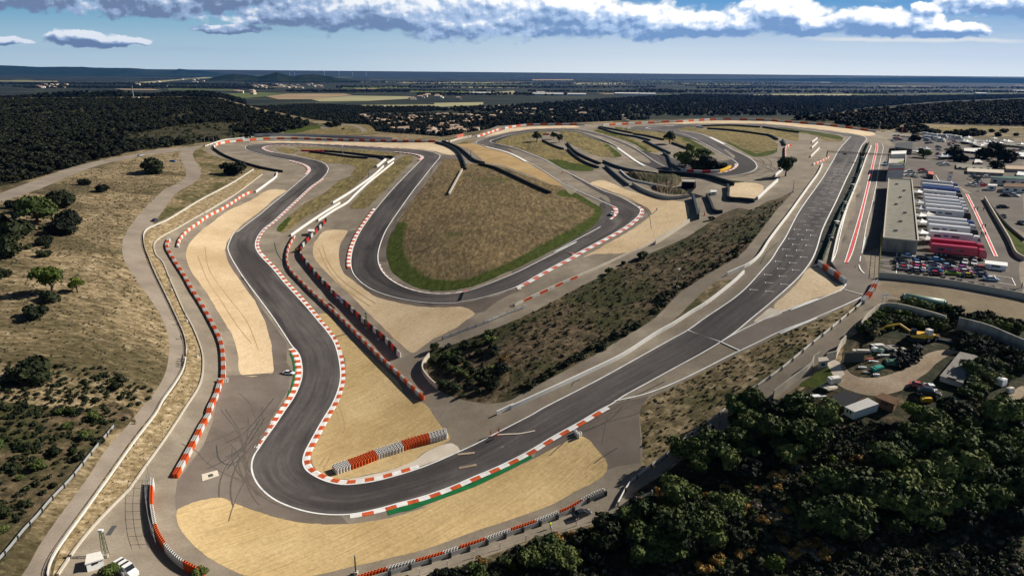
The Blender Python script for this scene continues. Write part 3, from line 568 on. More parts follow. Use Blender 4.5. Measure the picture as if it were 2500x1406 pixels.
# grid slots on the start straight
for row in """S1 1588,3 1662,8;S1 1728,12 1804,18;S1 1630,60 1705,66;S1 1774,70 1850,76;S1 1526,110 1603,115;S1 1674,121 1752,126;S1 1568,174 1648,180;S1 1720,186 1803,192;S1 1458,230 1540,236;S1 1612,243 1696,249;S1 1498,304 1583,312
S1 1658,319 1744,326;S1 1372,369 1458,375;S1 1535,383 1622,391;S1 1397,451 1487,458;S1 1566,466 1656,474;S1 1247,519 1338,528;S1 1417,537 1510,545;S1 1257,611 1350,620;S1 1435,629 1528,639;S1 1083,691 1179,698;S1 1263,709 1358,717""".replace('\n', ';').split(';'):
    L.append(ln(row, .28, False, 1)); p, q = T(row); L.append(ln("F %f,%f %f,%f" % (p[0], p[1]-1, p[0]+.3, p[1]+2), .2, False, 1))
for r in "150,1175 240,1030 205,1098 280,970 325,915 350,870 385,820 405,775 430,735 450,705 470,685 500,650 520,625 540,600".split():
    x, y = (float(t) for t in r.split(',')); sc_ = (y+260)/1400
    for dx, dy in ((0, 0), (82*sc_, -40*sc_), (120*sc_, 8*sc_), (195*sc_, -28*sc_)):
        if dx+x < 760: L.append(ln("R7 %f,%f %f,%f" % (x+dx, y+dy, x+dx+62*sc_, y+dy+5*sc_), .26, False, 1))
strips('white_markings', L, MT['white_line'], 11)
strips('red_markings', [ln("R7 937,355 940,390 915,500 872,690 822,900 757,1150 681,1406 R8 647,243", .75), ln("S5 1218,258 1315,450 1553,970", .75), ln("S5 1060,125 1090,180", .9)], MT['red_line'], 10)

nmat('shadowed_verge', [(.3, (.02, .022, .017)), (.6, (.05, .05, .038))], .3, 6, .6)  # dark strip beside the straight, with pit wall and fence shadow painted in
sheet('verge', T("R7 838,350 805,380 775,440 748,500 705,600 655,700 605,810 550,930 485,1060 425,1190 345,1390 R8 365,150 300,285 390,252 430,180 R7 500,1240 570,1080 650,910 730,730 790,530 830,415 858,355"), MT['shadowed_verge'], 4, smo=False)
sheet('paddock', T("S4 640,330 1100,300 1500,310 2000,330 2500,380 F 2510,560 S5 1875,690 1700,600 1500,400 1420,310 S4 1500,900 1300,640 1000,540 760,420"), MT['paddock_tarmac'], 3, smo=False)
# ------------------------------------------------------------------ small mesh builder
class MB:
    def __init__(s): s.v, s.f, s.m = [], [], []
    def add(s, v, f, m=0, mat=None):
        n = len(s.v); s.v += [tuple((mat@Vector(q)) if mat else q) for q in v]; s.f += [tuple(i+n for i in q) for q in f]; s.m += [m]*len(f); return s
    def box(s, c, d, m=0, mat=None, top=1.0):
        x, y, z = c; a, b, h = d[0]/2, d[1]/2, d[2]/2; t = top
        v = [(x-a, y-b, z-h), (x+a, y-b, z-h), (x+a, y+b, z-h), (x-a, y+b, z-h), (x-a*t, y-b*t, z+h), (x+a*t, y-b*t, z+h), (x+a*t, y+b*t, z+h), (x-a*t, y+b*t, z+h)]
        return s.add(v, [(3, 2, 1, 0), (4, 5, 6, 7), (0, 1, 5, 4), (1, 2, 6, 5), (2, 3, 7, 6), (3, 0, 4, 7)], m, mat)
    def cyl(s, p, q, r, n=8, m=0, r2=None, cap=True):
        p, q = Vector(p), Vector(q); d = (q-p).normalized(); a = d.orthogonal().normalized(); b = d.cross(a); r2 = r if r2 is None else r2; v = []
        for k in range(n):
            t = 2*math.pi*k/n; o = a*math.cos(t)+b*math.sin(t); v += [p+o*r, q+o*r2]
        f = [(2*k, 2*((k+1) % n), 2*((k+1) % n)+1, 2*k+1) for k in range(n)]
        if cap: f += [tuple(2*k+1 for k in range(n)), tuple(2*k for k in reversed(range(n)))]
        return s.add(v, f, m)
    def ring(s, c, r, ri, h, n=10, m=0, mi=1):   # one stacked-tyre column: wall, rim and dark hollow
        x, y, z = c; v = []
        for k in range(n):
            t = 2*math.pi*k/n; co, si = math.cos(t), math.sin(t)
            v += [(x+r*co, y+r*si, z), (x+r*co, y+r*si, z+h*.93), (x+(r*.75+ri*.25)*co, y+(r*.75+ri*.25)*si, z+h), (x+ri*co, y+ri*si, z+h*.97), (x+ri*co, y+ri*si, z+h*.55)]
        n0 = len(s.v)
        for k in range(n):
            a, b = 5*k, 5*((k+1) % n)
            for j, mm in ((0, m), (1, m), (2, m), (3, mi)): s.f.append((n0+a+j, n0+b+j, n0+b+j+1, n0+a+j+1)); s.m.append(mm)
        s.f.append(tuple(n0+5*k+4 for k in range(n))); s.m.append(mi); s.v += v; return s
    def build(s, name, mats, parent=None, smooth_=False, loc=None):
        o = mesh_np(name, s.v, s.f, mats, parent, smooth_, s.m)
        if loc is not None: o.location = loc
        return o
plain('tyre_white', (.60, .58, .55), .7, .3, .3, 0, 2.5); plain('tyre_orange', (.60, .085, .014), .7, .3, .35, 0, 2.5); plain('tyre_red', (.55, .03, .02), .6, .3, .12)
plain('black_rubber', (.012, .012, .013), .7, .3, .3); plain('tyre_dark', (.014, .02, .024), .7, .3, .3); plain('tyre_blue', (.018, .042, .06), .7, .3, .25)
plain('hollow', (.006, .006, .006), .9, .1); plain('armco', (.42, .44, .45), .5, .5, .1, .4); plain('post_dark', (.06, .065, .06), .7)
plain('white_conc', (.74, .72, .68), .8, .2, .07); plain('conc', (.40, .37, .32), .9, .2, .18); plain('conc_pale', (.50, .45, .37), .9, .2, .15)
plain('yellow', (.75, .45, .03), .6, .3); plain('red', (.65, .02, .03), .5, .4); plain('green_fence', (.05, .12, .09), .6, .3); plain('steel', (.30, .31, .31), .5, .5)
plain('white', (.80, .80, .79), .5, .4, .05); plain('offwhite', (.62, .60, .56), .7, .3, .08); plain('dark', (.02, .02, .022), .6, .4); plain('pylon_green', (.10, .13, .06), .7, .3)
nmat('roof_grey', [(.3, (.16, .155, .125)), (.6, (.22, .21, .17))], .5, 6, .6, rough=.9, fine=(3, .12))
nmat('stained_shaded_conc', [(.3, (.10, .095, .085)), (.5, (.22, .205, .185)), (.7, (.34, .32, .29))], .35, 7, .65, sc=(1, 1, .25), rough=.95)  # stained concrete; on the scrapyard retaining wall its darkness stands in for shade
nmat('block_wall', [(.3, (.34, .30, .24)), (.6, (.48, .43, .35))], .3, 6, .6, rough=.95)
nmat('clay_roof', [(.3, (.36, .245, .17)), (.7, (.52, .39, .29))], .4, 5, .6, rough=.9)
nmat('sheet_roof', [(.3, (.20, .185, .165)), (.7, (.30, .28, .25))], .8, 4, .5, sc=(1, .15, 1), rough=.8)
nmat('rust', [(.3, (.10, .055, .03)), (.7, (.2, .12, .07))], .8, 5, .6, rough=.9)
# ------------------------------------------------------------------ barriers
def frames(s, step, smo=True):
    w = resample(line_w(T(s), 5, smo=smo), step); out = []
    for a, b in zip(w[:-1], w[1:]):
        d = Vector(b-a); c = Vector((a+b)/2); out.append((c, math.atan2(d.y, d.x), math.atan2(d.z, math.hypot(d.x, d.y)), d.length))
    return w, out
def kids(root, src_list, fr, dz=0.0, pick=lambda k: 0, name=None):
    p0 = root.location; first = {}
    for k, (c, yaw, pit, L) in enumerate(fr):
        me, nm = src_list[pick(k)]
        o = bpy.data.objects.new(nm, me); COL.objects.link(o); o.parent = root
        o.location = (c.x-p0.x, c.y-p0.y, c.z-p0.z+dz); o.rotation_euler = (0, -pit, yaw)
def mesh_of(mb, name, mats):
    me = bpy.data.meshes.new(name); me.from_pydata(mb.v, [], mb.f)
    for m in mats: me.materials.append(m)
    me.polygons.foreach_set('material_index', mb.m); me.update(); return me
_bm = {}
def block(kind, L, h, t, mat):
    key = (kind, round(L, 2), h, t, mat)
    if key not in _bm:
        b = MB()
        if kind == 'box':
            x, y = L/2*.985, t/2; z = h
            v = [(sx*x, sy*y, -.25) for sx, sy in ((-1, -1), (1, -1), (1, 1), (-1, 1))]+[(sx*x, sy*y, z-.12) for sx, sy in ((-1, -1), (1, -1), (1, 1), (-1, 1))]+[(sx*(x-.06), sy*(y-.12), z) for sx, sy in ((-1, -1), (1, -1), (1, 1), (-1, 1))]
            f = [(0, 1, 5, 4), (1, 2, 6, 5), (2, 3, 7, 6), (3, 0, 4, 7), (4, 5, 9, 8), (5, 6, 10, 9), (6, 7, 11, 10), (7, 4, 8, 11), (8, 9, 10, 11), (3, 2, 1, 0)]
            b.add(v, f)
        else:                                   # rows of tyre columns behind a belt
            n = max(2, int(round(L/.66))); rws = max(1, int(round(t/.66))); r = L/n/2*.98
            for i in range(n):
                for j in range(rws): b.ring((-L/2+r+i*L/n+(r*.0), -t/2+r+j*2*r, -.25), r, r*.55, h+.25, 9)
            if kind == 'belt': b.box((0, -t/2-.05, h*.42), (L*.98, .1, h*.8+.25))
        _bm[key] = mesh_of(b, mat+'_block', [MT[mat], MT['hollow']])
    return _bm[key]
BG = 'barriers round the circuit'
def blocks(s, label, kind='box', h=1.05, t=.8, L=2.6, cols=('tyre_white', 'tyre_orange'), run=1, name='tyre_barrier', cat='barrier', smo=True):
    w, fr = frames(s, L, smo); L2 = fr[0][3]+.0; root = empty(name, Vector(w[0])); tag(root, label, cat, BG)
    src = [(block(kind, L2, h, t, c), c.split('_')[-1]+'_block') for c in cols]
    kids(root, src, fr, .02, lambda k: (k//run) % len(cols)); return root
def wall(s, label, h=1.0, t=.35, mat='white_conc', name='concrete_barrier', cat='barrier', smo=True, base=-.3, step=2.5, z0=0, group=BG, cop=None):
    w = resample(line_w(T(s), 5, smo=smo), step); n = normals(w); p0 = Vector(w[0]); k = len(w); V = []
    for a, b in ((t/2, base), (t/2, h), (-t/2, h), (-t/2, base)):
        q = w+n*a; q[:, 2] += b+z0; V.append(q-np.array(p0))
    f = [(j*k+i, j*k+i+1, (j+1)*k+i+1, (j+1)*k+i) for j in range(3) for i in range(k-1)]+[(0, k, 2*k, 3*k), (4*k-1, 3*k-1, 2*k-1, k-1)]
    f = [q[::-1] for q in f]
    o = mesh_np(name, np.concatenate(V), f, MT[mat]); o.location = p0; tag(o, label, cat, group); return o
def rail_vf(w, n, off, z1, z2, t):
    k = len(w); V = []
    for a, b in ((off+t/2, z1), (off+t/2, z2), (off-t/2, z2), (off-t/2, z1)):
        q = w+n*a; q[:, 2] += b; V.append(q)
    f = [(((j+1) % 4)*k+i, ((j+1) % 4)*k+i+1, j*k+i+1, j*k+i) for j in range(4) for i in range(k-1)]+[(3*k, 2*k, k, 0), (k-1, 2*k-1, 3*k-1, 4*k-1)]
    return np.concatenate(V), f
def guard(s, label, gap=4.0, rails=((.32, .62), (.68, .98)), mat='armco', post='post_dark', ph=1.05, pw=.22, name='guard_rail', cat='guard rail', group='metal barriers', rt=.09, off=.0, poff=.16):
    w = resample(line_w(T(s), 5), gap/2)
    if len(w) > 190: w = resample(line_w(T(s), 5), gap*len(w)/190/2)
    n = normals(w); root = empty(name, Vector(w[0])); tag(root, label, cat, group); p0 = np.array(root.location)
    for z1, z2 in rails:
        v, f = rail_vf(w, n, off, z1, z2, rt); mesh_np('rail', v-p0, f, MT[mat], root)
    key = ('post', ph, pw, post)
    if key not in _bm: _bm[key] = mesh_of(MB().box((0, 0, ph/2-.2), (pw, pw, ph+.4)), 'post', [MT[post]])
    for q, nn in zip(w[::2], n[::2]):
        o = bpy.data.objects.new('post', _bm[key]); COL.objects.link(o); o.parent = root; o.location = Vector(q+nn*poff-p0); o.rotation_euler = (0, 0, math.atan2(nn[1], nn[0]))
    return root
# tyre rows seen close: every column is a part
def stacks(s, label, run=9, rws=1, h=.72, r=.33, cols=('tyre_white', 'tyre_orange'), start=0):
    w, fr = frames(s, r*2.02); root = empty('tyre_wall', Vector(w[0])); tag(root, label, 'tyre wall', BG); src = []
    for c in cols:
        b = MB()
        for j in range(rws): b.ring((0, (j-(rws-1)/2)*2*r, -.25), r, r*.58, h+.25, 12)
        src.append((mesh_of(b, c+'_stack', [MT[c], MT['hollow']]), 'tyre_stack'))
    kids(root, src, [(c, y, 0, l) for c, y, p, l in fr], .02, lambda k: ((k+start)//run) % 2); return root
s1 = "Q6 1500,750 1380,803 1235,887 1080,952 920,1012 760,1067 580,1132 380,1197"
stacks(s1, 'single row of orange and white tyres on a grey rail beside the parked black car', 9)
stacks("Q6 370,1200 200,1257 0,1312 F 900,1404 840,1425", 'row of red and white tyres running off the bottom edge of the gravel', 9, start=4)
guard("Q6 1507,782 1380,832 1240,918 1080,985 920,1045 760,1100 580,1165 380,1235 200,1292 0,1350 F 900,1422", 'grey steel guard rail backing the single tyre row at the bottom', 4.2, rails=((.0, .52), (.57, 1.12)), post='dark', ph=1.2, pw=.5)
stacks("Q2 1295,632 1290,720 1287,830 1300,930 1325,1050 1375,1150 1450,1250 1540,1330 1640,1385 F 500,1412", 'curved row of red and white tyres beside the bottom left gravel', 11, h=2.0, start=6)
stacks("Q4 935,890 1160,812 1310,752 1470,702 1610,652 1760,612 1903,572", 'short thick tyre wall of red and white columns standing in the raked gravel', 9, 4, 1.5, .40, start=4)
blocks("Q3 600,65 550,155 532,235 535,305 572,375 642,447 732,537 832,627 922,707 1012,790 1132,912 1252,1032 1382,1155 1500,1265 Q4 1560,130 1640,205 1705,270", 'long orange and white tyre barrier between the raked gravel and the sunken lane', 'belt', 1.35, .75, 3.0)
blocks("R4 1160,1015 1100,1085 1000,1190 Q3 655,170 650,235 695,297 762,377 832,457 902,527 942,577 1042,660 1132,750 1232,842 1332,922 1422,1012 1500,1100", 'orange and white tyre barrier on the loop side of the sunken lane', 'belt', 1.9, .5, 3.0, ('tyre_dark', 'tyre_red', 'tyre_dark', 'tyre_white'))  # dark blocks among the colours stand in for the shaded inner face
blocks("S3 400,165 378,215 388,255 422,315 472,395 532,485 592,595 652,687 712,787 772,897 822,997 852,1087 864,1187 867,1297 860,1400 Q1 1902,1100 1862,1222 1802,1352 Q2 1782,32 1722,135 1662,255 1592,387 1532,497 1487,580", 'long curving orange and white tyre barrier on the left of the gravel trap', 'belt', 1.25, 1.3, 3.2)
blocks("S3 472,230 487,172 532,112 592,62 652,22 R4 0,995 80,950 150,915 220,875 290,830 355,785 445,742", 'orange and white block barrier at the upper end of the left gravel trap', 'box', 1.2, .9, 2.9)
blocks("R4 85,318 110,295 200,273 300,261 400,254 500,245 600,240 750,237 900,237 1100,244 1300,250 1500,256 1700,260 1900,263 2100,264 2200,263", 'orange and white block barrier round the outside of the far left loop', 'box', 1.7, 1., 6)
blocks("R4 80,325 140,370 250,425 400,476 550,517 650,537 745,552", 'black tyre barrier along the inside of the left service road', 'tyre', 1.5, .7, 3, ('tyre_dark',), name='tyre_barrier')
blocks("R5 770,355 850,330 950,295 1035,267", 'short red and white barrier beside the banner by the far road', 'box', 1.5, 1., 6)
blocks("R5 1085,262 1200,239 1300,226 1500,217 1700,216 2000,217", 'red and white barrier behind the far bend in front of the village', 'box', 1.7, 1., 7)
blocks("R6 100,226 300,214 500,204 700,194 1000,184 1200,169 1400,157 1700,160 2000,169 R7 0,149 200,164 400,179 520,194 700,216 930,249", 'longest red and white barrier along the far edge under the dark forest', 'box', 1.8, 1., 8)
blocks("R8 388,258 450,306 550,368 640,442", 'tyre barrier of white and red columns at the tip of the pit wall', 'tyre', 1.6, 1.3, 4)
blocks("R8 930,440 905,490 880,540 800,632", 'curved red and white tyre barrier where the pit exit meets the fence', 'tyre', 1.3, 1.2, 3.2)
W_ = [("R4 690,562 685,592 600,662 487,745", 'short white concrete wall by the left service road'), ("R4 1705,500 1600,595 1450,705 1400,740 1222,850", 'inner white wall of the narrow lane between the two straights'),
      ("R4 1800,463 1700,545 1560,655 1430,775 1360,845 1240,915 1082,1018", 'outer white wall of the narrow lane between the two straights'), ("R4 1290,850 1150,935 1000,1035 822,1160", 'white wall with a pink end leading to the sunken lane'),
      ("R7 420,560 380,645 300,757 200,897 100,1037 0,1167 S1 1300,138 1182,318 1062,418 940,473 820,526", 'long white wall on the infield side of the start straight'),
      ("S1 1012,502 900,608 750,730 580,860 400,970 200,1100 0,1212 Q5 1500,992 1200,1138 900,1278 610,1408 Q6 800,105 670,165", 'long white wall between the scrub and the lower start straight'),
      ("R7 885,385 840,490 790,630 720,810 640,1010 580,1190 540,1350 R8 507,262", 'white pit wall on the pit lane side'), ("R7 370,310 320,348", 'short white block wall nearest the far end of the straight'), ("R7 375,348 318,404", 'short white block wall in the middle of the three on the tarmac'), ("R7 390,405 308,488", 'short white block wall closest to the gantry leg')]
for s, lb in W_: wall(s, lb, 1.15, .5)
wall("Q3 1750,1095 1700,1160 1690,1215 1740,1295 1820,1370", 'curved pale concrete wall at the tip of the scrub island', 1.6, .35, 'conc_pale')
wall("R8 635,435 560,350 500,265", 'dark teal wall backing the tyres at the pit wall tip', 1.3, .3, 'tyre_dark')
blocks("R7 330,563 410,530 490,490", 'white and orange block wall at the foot of the gantry', 'box', 1.2, .7, 3.2)
DK = [("R5 300,420 450,466 560,538 610,626 645,730", 'dark curved tyre wall with red and white tops left of the lane gap', 1.5, 'tyre_dark'), ("R5 380,410 480,446 580,496 680,577 740,627 855,662", 'dark wavy tyre wall with pale caps right of the lane gap', 1.5, 'tyre_dark'),
      ("R5 795,668 960,707 1100,767 1270,847 1450,932 1610,1000", 'long straight black tyre wall across the top of the big grass field', 1.4, 'black_rubber'),
      ("R5 1520,395 1640,456 1760,498", 'black tyre wall running out from the pair of dark trees', 1.3, 'tyre_dark'), ("R5 1810,495 1880,567 2000,647 2160,709", 'lower dark tyre wall of the grass lane beyond the cones', 1.3, 'tyre_dark'),
      ("R5 1800,426 1880,516 2000,587 2180,664", 'upper dark tyre wall of the grass lane beyond the cones', 1.3, 'tyre_dark'),
      ("R6 105,640 200,680 350,727 500,755 720,786", 'blue black tyre wall along the top of the sand bank', 1.5, 'tyre_blue'), ("R6 130,696 250,800 390,912", 'slanting blue tyre wall on the pale gravel', 1.5, 'tyre_blue'),
      ("R6 795,548 850,590 880,660 920,705 1000,742", 'short curved blue tyre wall below the round tree clump', 1.6, 'tyre_blue'), ("R6 570,398 700,465 870,547", 'short straight blue tyre wall above the curved one', 1.4, 'tyre_blue'),
      ("R6 50,250 200,300 350,335 500,360 640,396", 'blue tyre wall along the upper infield lane', 1.4, 'tyre_blue'), ("R6 60,240 250,275 440,312", 'dark thin tyre wall behind the upper infield lane', 1.3, 'tyre_dark'),
      ("R6 450,322 600,345 800,390", 'dark tyre wall left of the single round tree', 1.3, 'tyre_dark'), ("R6 890,425 1000,465 1150,520", 'dark tyre wall right of the single round tree', 1.3, 'tyre_dark'),
      ("R6 1300,262 1500,275 1700,297 1900,325 2020,345 2100,388", 'long low dark tyre wall along the inside of the far grass oval', 1.5, 'tyre_dark'), ("R6 1230,234 1560,226 1900,246", 'dark tyre wall behind the far grass oval', 1.5, 'tyre_dark'),
      ("R6 1930,245 2150,280 2343,305", 'dark tyre wall at the right end of the far grass oval', 1.5, 'tyre_dark'), ("R6 740,770 900,785 1100,800 1300,822 1450,865 1595,910", 'tall dark tyre wall below the red and white hairpin', 2.2, 'tyre_dark'),
      ("R6 1530,925 1540,1000 1535,1065 1700,1085 1835,1100", 'L-shaped dark tyre wall round the small pale gravel patch', 1.8, 'tyre_dark'), ("R6 1130,1055 1155,1150 1190,1295", 'dark tyre wall with red caps at the right of the wide gravel', 2.4, 'tyre_blue'),
      ("R6 1290,1030 1330,1110 1380,1215 1470,1222", 'dark angled wall beside the white cabin', 1.5, 'tyre_dark'), ("R4 1105,352 1300,366 1500,388 1700,408 1790,412 1805,425", 'upper black wall of the karting lane in the top wedge', 1.3, 'black_rubber'),
      ("R4 1000,362 1200,384 1400,409 1555,420", 'lower black wall of the karting lane in the top wedge', 1.3, 'black_rubber'), ("R4 1565,405 1680,413 1725,432", 'black wall on the bend of the karting lane', 1.3, 'black_rubber')]
for s, lb, h, mt in DK: wall(s, lb, h, 1.0, mt, 'tyre_barrier', smo=True)
blocks("R6 1000,742 1080,755 1250,765 1430,757", 'red and white barrier on the inside of the tight hairpin under the trees', 'box', 1.6, 1., 5, ('tyre_white', 'tyre_red'))
wall("R6 1435,757 1500,737 1560,705", 'yellow barrier on the inside of the tight hairpin', 1.6, 1, 'yellow')
wall("R4 1725,435 1640,505", 'white and black tyre wall at the mouth of the narrow lane', 1.3, .9, 'white_conc'); wall("R4 1805,428 1740,470", 'short white wall closing the karting lane', 1.2, .6)
wall("R4 920,350 1000,353 1130,357", 'short red barrier at the left end of the karting lane', 1.2, 1, 'red')
wall("R5 602,735 530,868 450,1016", 'grey concrete block wall standing alone on the grass field', 1.3, .8, 'conc')
wall("R6 440,900 520,950 650,1010 830,1060 950,1060 1090,1045", 'curved grey concrete wall between the two sand areas', 1.7, .5, 'conc'); wall("R6 300,742 360,800 430,845 600,885 820,932", 'low white wall at the foot of the sand bank', 1.0, .4)
wall("R6 1870,1068 1980,965 2100,858", 'white wall leading up to the lone pine', 1.4, .7); wall("R6 2070,805 2140,745 2200,690 2280,612", 'white wall behind the lone pine', 1.3, .6)
wall("R6 2155,395 2185,455", 'small black block wall on the far tarmac', 1.6, 1, 'tyre_dark'); blocks("R6 2190,625 2188,540 2195,475 2255,455", 'red and white block wall on the far tarmac', 'box', 1.5, .8, 4)
wall("R5 1525,328 1600,328", 'short red and white barrier between the dark trees', 1.2, .8, 'tyre_red'); wall("R6 1175,240 1255,250", 'stack of white and red blocks at the tip of the far oval', 1.4, 1, 'tyre_white')
wall("R5 460,412 560,380 710,350", 'pale concrete wall beside the far access road', 1.5, .5, 'conc_pale'); wall("R5 540,365 615,345", 'pink and white banner board by the far access road', 2.6, .2, 'kerb_pink', 'banner', 'banner')
wall("R4 455,208 600,204 800,205 1000,210 1300,222 1600,235 1790,246", 'pale mesh fence above the far left loop', 2.4, .12, 'offwhite', 'fence', 'fence')
wall("Q5 660,600 760,548 900,482 1050,415 1300,308 1500,215 1650,150 S2 1550,640 1700,560 1890,450", 'low sandy wall along the lane above the scrub', .8, .5, 'conc_pale'); wall("S2 1535,690 1640,625 1900,455", 'pale wedge wall beside the wide gravel', 1.6, .5, 'conc_pale')
blocks("Q5 650,590 740,560 860,505 1000,440 1150,375", 'low red and white tyre row along the lower loop', 'tyre', .8, .6, 4)
wall("Q2 490,1402 640,1180 790,992 1000,772 1090,682 1240,470 1390,262 1560,2 Q1 1720,1112 1745,952 1735,842 1660,642 1580,492 1460,222 1390,62 S3 290,302 272,192 R3 1700,1082 1890,972 2230,772 R4 0,942 280,772 550,572", 'low pale retaining kerb along the foot of the rocky bank', .5, .4, 'conc_pale', 'retaining_wall', 'wall')
wall("S6 235,552 300,460 370,395 440,345 500,330 560,325 700,345 920,402 1060,440 1200,487", 'curved pale retaining wall around the scrapyard', 2.6, .4, 'block_wall', 'retaining_wall', 'wall')
wall("S6 1335,540 1500,580 1700,640 1900,730 2109,820", 'tall concrete retaining wall on the right of the scrapyard', 3.6, .5, 'stained_shaded_conc', 'retaining_wall', 'wall')  # darker concrete puts the shade of this face into its colour
wall("Q7 1075,205 1200,110 1340,0 R8 330,1200 390,1165", 'beige block wall beside the bottom right road', 2.4, .3, 'block_wall', 'block_wall', 'wall')
wall("R8 955,382 1300,415 1700,470 2343,590 F 2520,736", 'grey concrete wall along the front of the paddock car park', 1.9, .35, 'conc', 'concrete_wall', 'wall')
wall("S5 1420,320 1560,560 1700,800 1780,965 1875,1020", 'grey wall between the paddock road and the grass bank', 1.6, .4, 'conc_pale', 'concrete_wall', 'wall')
wall("S5 1430,310 1560,480 1700,640 1875,790", 'dark rail wall at the top of the paddock grass bank', 1.0, .3, 'dark', 'wall', 'wall')
wall("R4 5,305 180,248 330,230 450,215", 'thin pale rail at the top of the left service road', .9, .1, 'offwhite', 'guard_rail', 'guard rail')
wall("S6 -160,895 -60,880 0,760 30,710 60,690", 'pale gatepost wall at the scrapyard entrance', 2.2, .3, 'conc_pale', 'wall', 'wall')
guard("R8 945,425 905,500 830,605 700,712 500,880 300,1040 0,1285 Q7 860,202 640,372 500,470 350,595 200,705 100,790 20,928", 'long white guard rail between the service road and the sandy scrub', 4.5, mat='white_conc')
guard("Q5 100,858 180,828 300,780 430,735 560,680 680,635 752,610", 'short white guard rail at the lower loop junction', 3.0, mat='white_conc', pw=.35)
RA = dict(rails=((.12, .62), (.98, 1.06), (.72, .76)), mat='offwhite', post='yellow', ph=1.1, pw=.1, name='railing', cat='railing', group='metal railings', poff=0)
guard("R3 2420,528 2200,668 1900,828 1600,1010 1385,1122 1375,1240 1420,1370 Q1 1320,145 1420,350 1520,560 1580,700 1600,800 1600,880", 'white railing along the upper part of the left access road', 5.0, **RA)
guard("Q1 1598,900 1575,1000 1500,1130 1400,1270 Q2 1330,30 1140,280 900,620 700,900 570,1080 470,1230 420,1340 405,1420", 'white railing with yellow posts along the lower left access road', 5.0, **RA)
guard("Q2 970,148 800,350 600,600 420,790 330,900 200,1040 80,1190 -20,1300", 'grey guard rail on the outer side of the bottom left road', 4.5, mat='armco', group='metal barriers')
guard("R7 862,355 832,425 792,545 752,685 692,835 602,1005 532,1175 472,1345 R8 418,236", 'green mesh fence of the pit wall stands beside the start straight', 4.0, rails=((.2, 2.0),), mat='green_fence', post='dark', ph=2.2, pw=.12, name='fence', cat='fence', rt=.04)
guard("R8 975,0 968,150 960,370", 'thin yellow green mesh fence at the corner of the paddock car park', 3.0, rails=((2.4, 2.5), (1.2, 1.25), (.1, .16)), mat='pylon_green', post='yellow', ph=2.5, pw=.08, name='fence', cat='fence', poff=0)
guard("Q6 1865,800 1745,860 1600,915 1465,955 1335,1000 1175,1050 880,1145 725,1190 580,1235 400,1300 245,1350 75,1400", 'thin wire fence with white posts along the edge of the bottom trees', 6.0, rails=((1.5, 1.53), (.8, .83)), mat='steel', post='white', ph=1.7, pw=.14, name='fence', cat='fence', poff=0, rt=.03)
guard("Q2 1262,600 1250,700 1248,830 1262,950 1285,1060 1325,1165", 'tall dark safety fence standing behind the curved tyre row', 3.0, rails=((3.9, 3.96), (2.6, 2.65), (1.3, 1.35)), mat='steel', post='steel', ph=4, pw=.1, name='fence', cat='fence', poff=0, rt=.04)
# ------------------------------------------------------------------ foliage
def leafmat(name, c1, c2, c3):
    m, gg, b = newmat(name, .75, .2)
    oi = gg.n('ObjectInfo'); n = gg.noise(posv(gg), 1.1, 4, .65)
    f = gg.m('ADD', gg.m('MULTIPLY', n, .8), gg.m('MULTIPLY', gg.m('SUBTRACT', oi.outputs['Random'], .5), .35))
    gg.l(ramp(gg, f, [(.25, c1), (.45, c2), (.68, c3)]), b.inputs['Base Color']); MT[name] = m
leafmat('leaf_oak', (.02, .034, .007), (.062, .088, .019), (.16, .18, .05)); leafmat('leaf_holm', (.006, .010, .004), (.015, .022, .007), (.040, .048, .015))
leafmat('leaf_pine', (.035, .055, .006), (.085, .12, .012), (.15, .20, .025))
leafmat('leaf_dark', (.009, .014, .005), (.022, .031, .010), (.052, .060, .020))
leafmat('leaf_olive', (.03, .036, .014), (.06, .066, .028), (.11, .115, .055))
leafmat('leaf_dry', (.14, .075, .015), (.28, .16, .04), (.42, .27, .08))
leafmat('leaf_grey', (.10, .085, .06), (.17, .145, .11), (.26, .22, .17))
leafmat('leaf_wood', (.005, .008, .004), (.013, .018, .007), (.034, .038, .014))
nmat('bark', [(.3, (.03, .022, .015)), (.7, (.09, .07, .05))], 3, 5, .6, obj=True)
def crown_v(seed, n, rx, rz, leaf, lobes=9, z0=0.0, flat=.75):
    r = np.random.default_rng(seed); V, F = [], []
    ctr = []
    for k in range(lobes):
        a = r.uniform(0, 2*math.pi); q = math.sqrt(r.uniform(0, 1))*.62
        ctr.append((q*rx*math.cos(a), q*rx*math.sin(a), z0+rz*(.42+r.uniform(-.12, .5)*(1-q*.6)), rx*r.uniform(.32, .5)))
    ctr.append((0, 0, z0+rz*.5, rx*.55))
    for i in range(n):
        cx, cy, cz, cr_ = ctr[r.integers(len(ctr))]
        d = r.normal(size=3); d /= np.linalg.norm(d); d[2] = abs(d[2])*.9 if r.random() < .72 else d[2]
        rad = cr_*r.uniform(.72, 1.08)*(1+.12*math.sin(d[0]*9+seed)*math.cos(d[1]*8))
        p = np.array([cx, cy, cz])+d*rad*np.array([1, 1, flat])
        nn = d+r.normal(size=3)*.55; nn /= np.linalg.norm(nn)
        a = np.cross(nn, r.normal(size=3)); a /= np.linalg.norm(a); b = np.cross(nn, a); s = leaf*r.uniform(.55, 1.25); s2 = s*r.uniform(.5, .9)
        k = len(V); V += [p-a*s-b*s2*.4, p-b*s2, p+a*s+nn*s*.25, p+b*s2]; F.append((k, k+1, k+2, k+3))
    return V, F
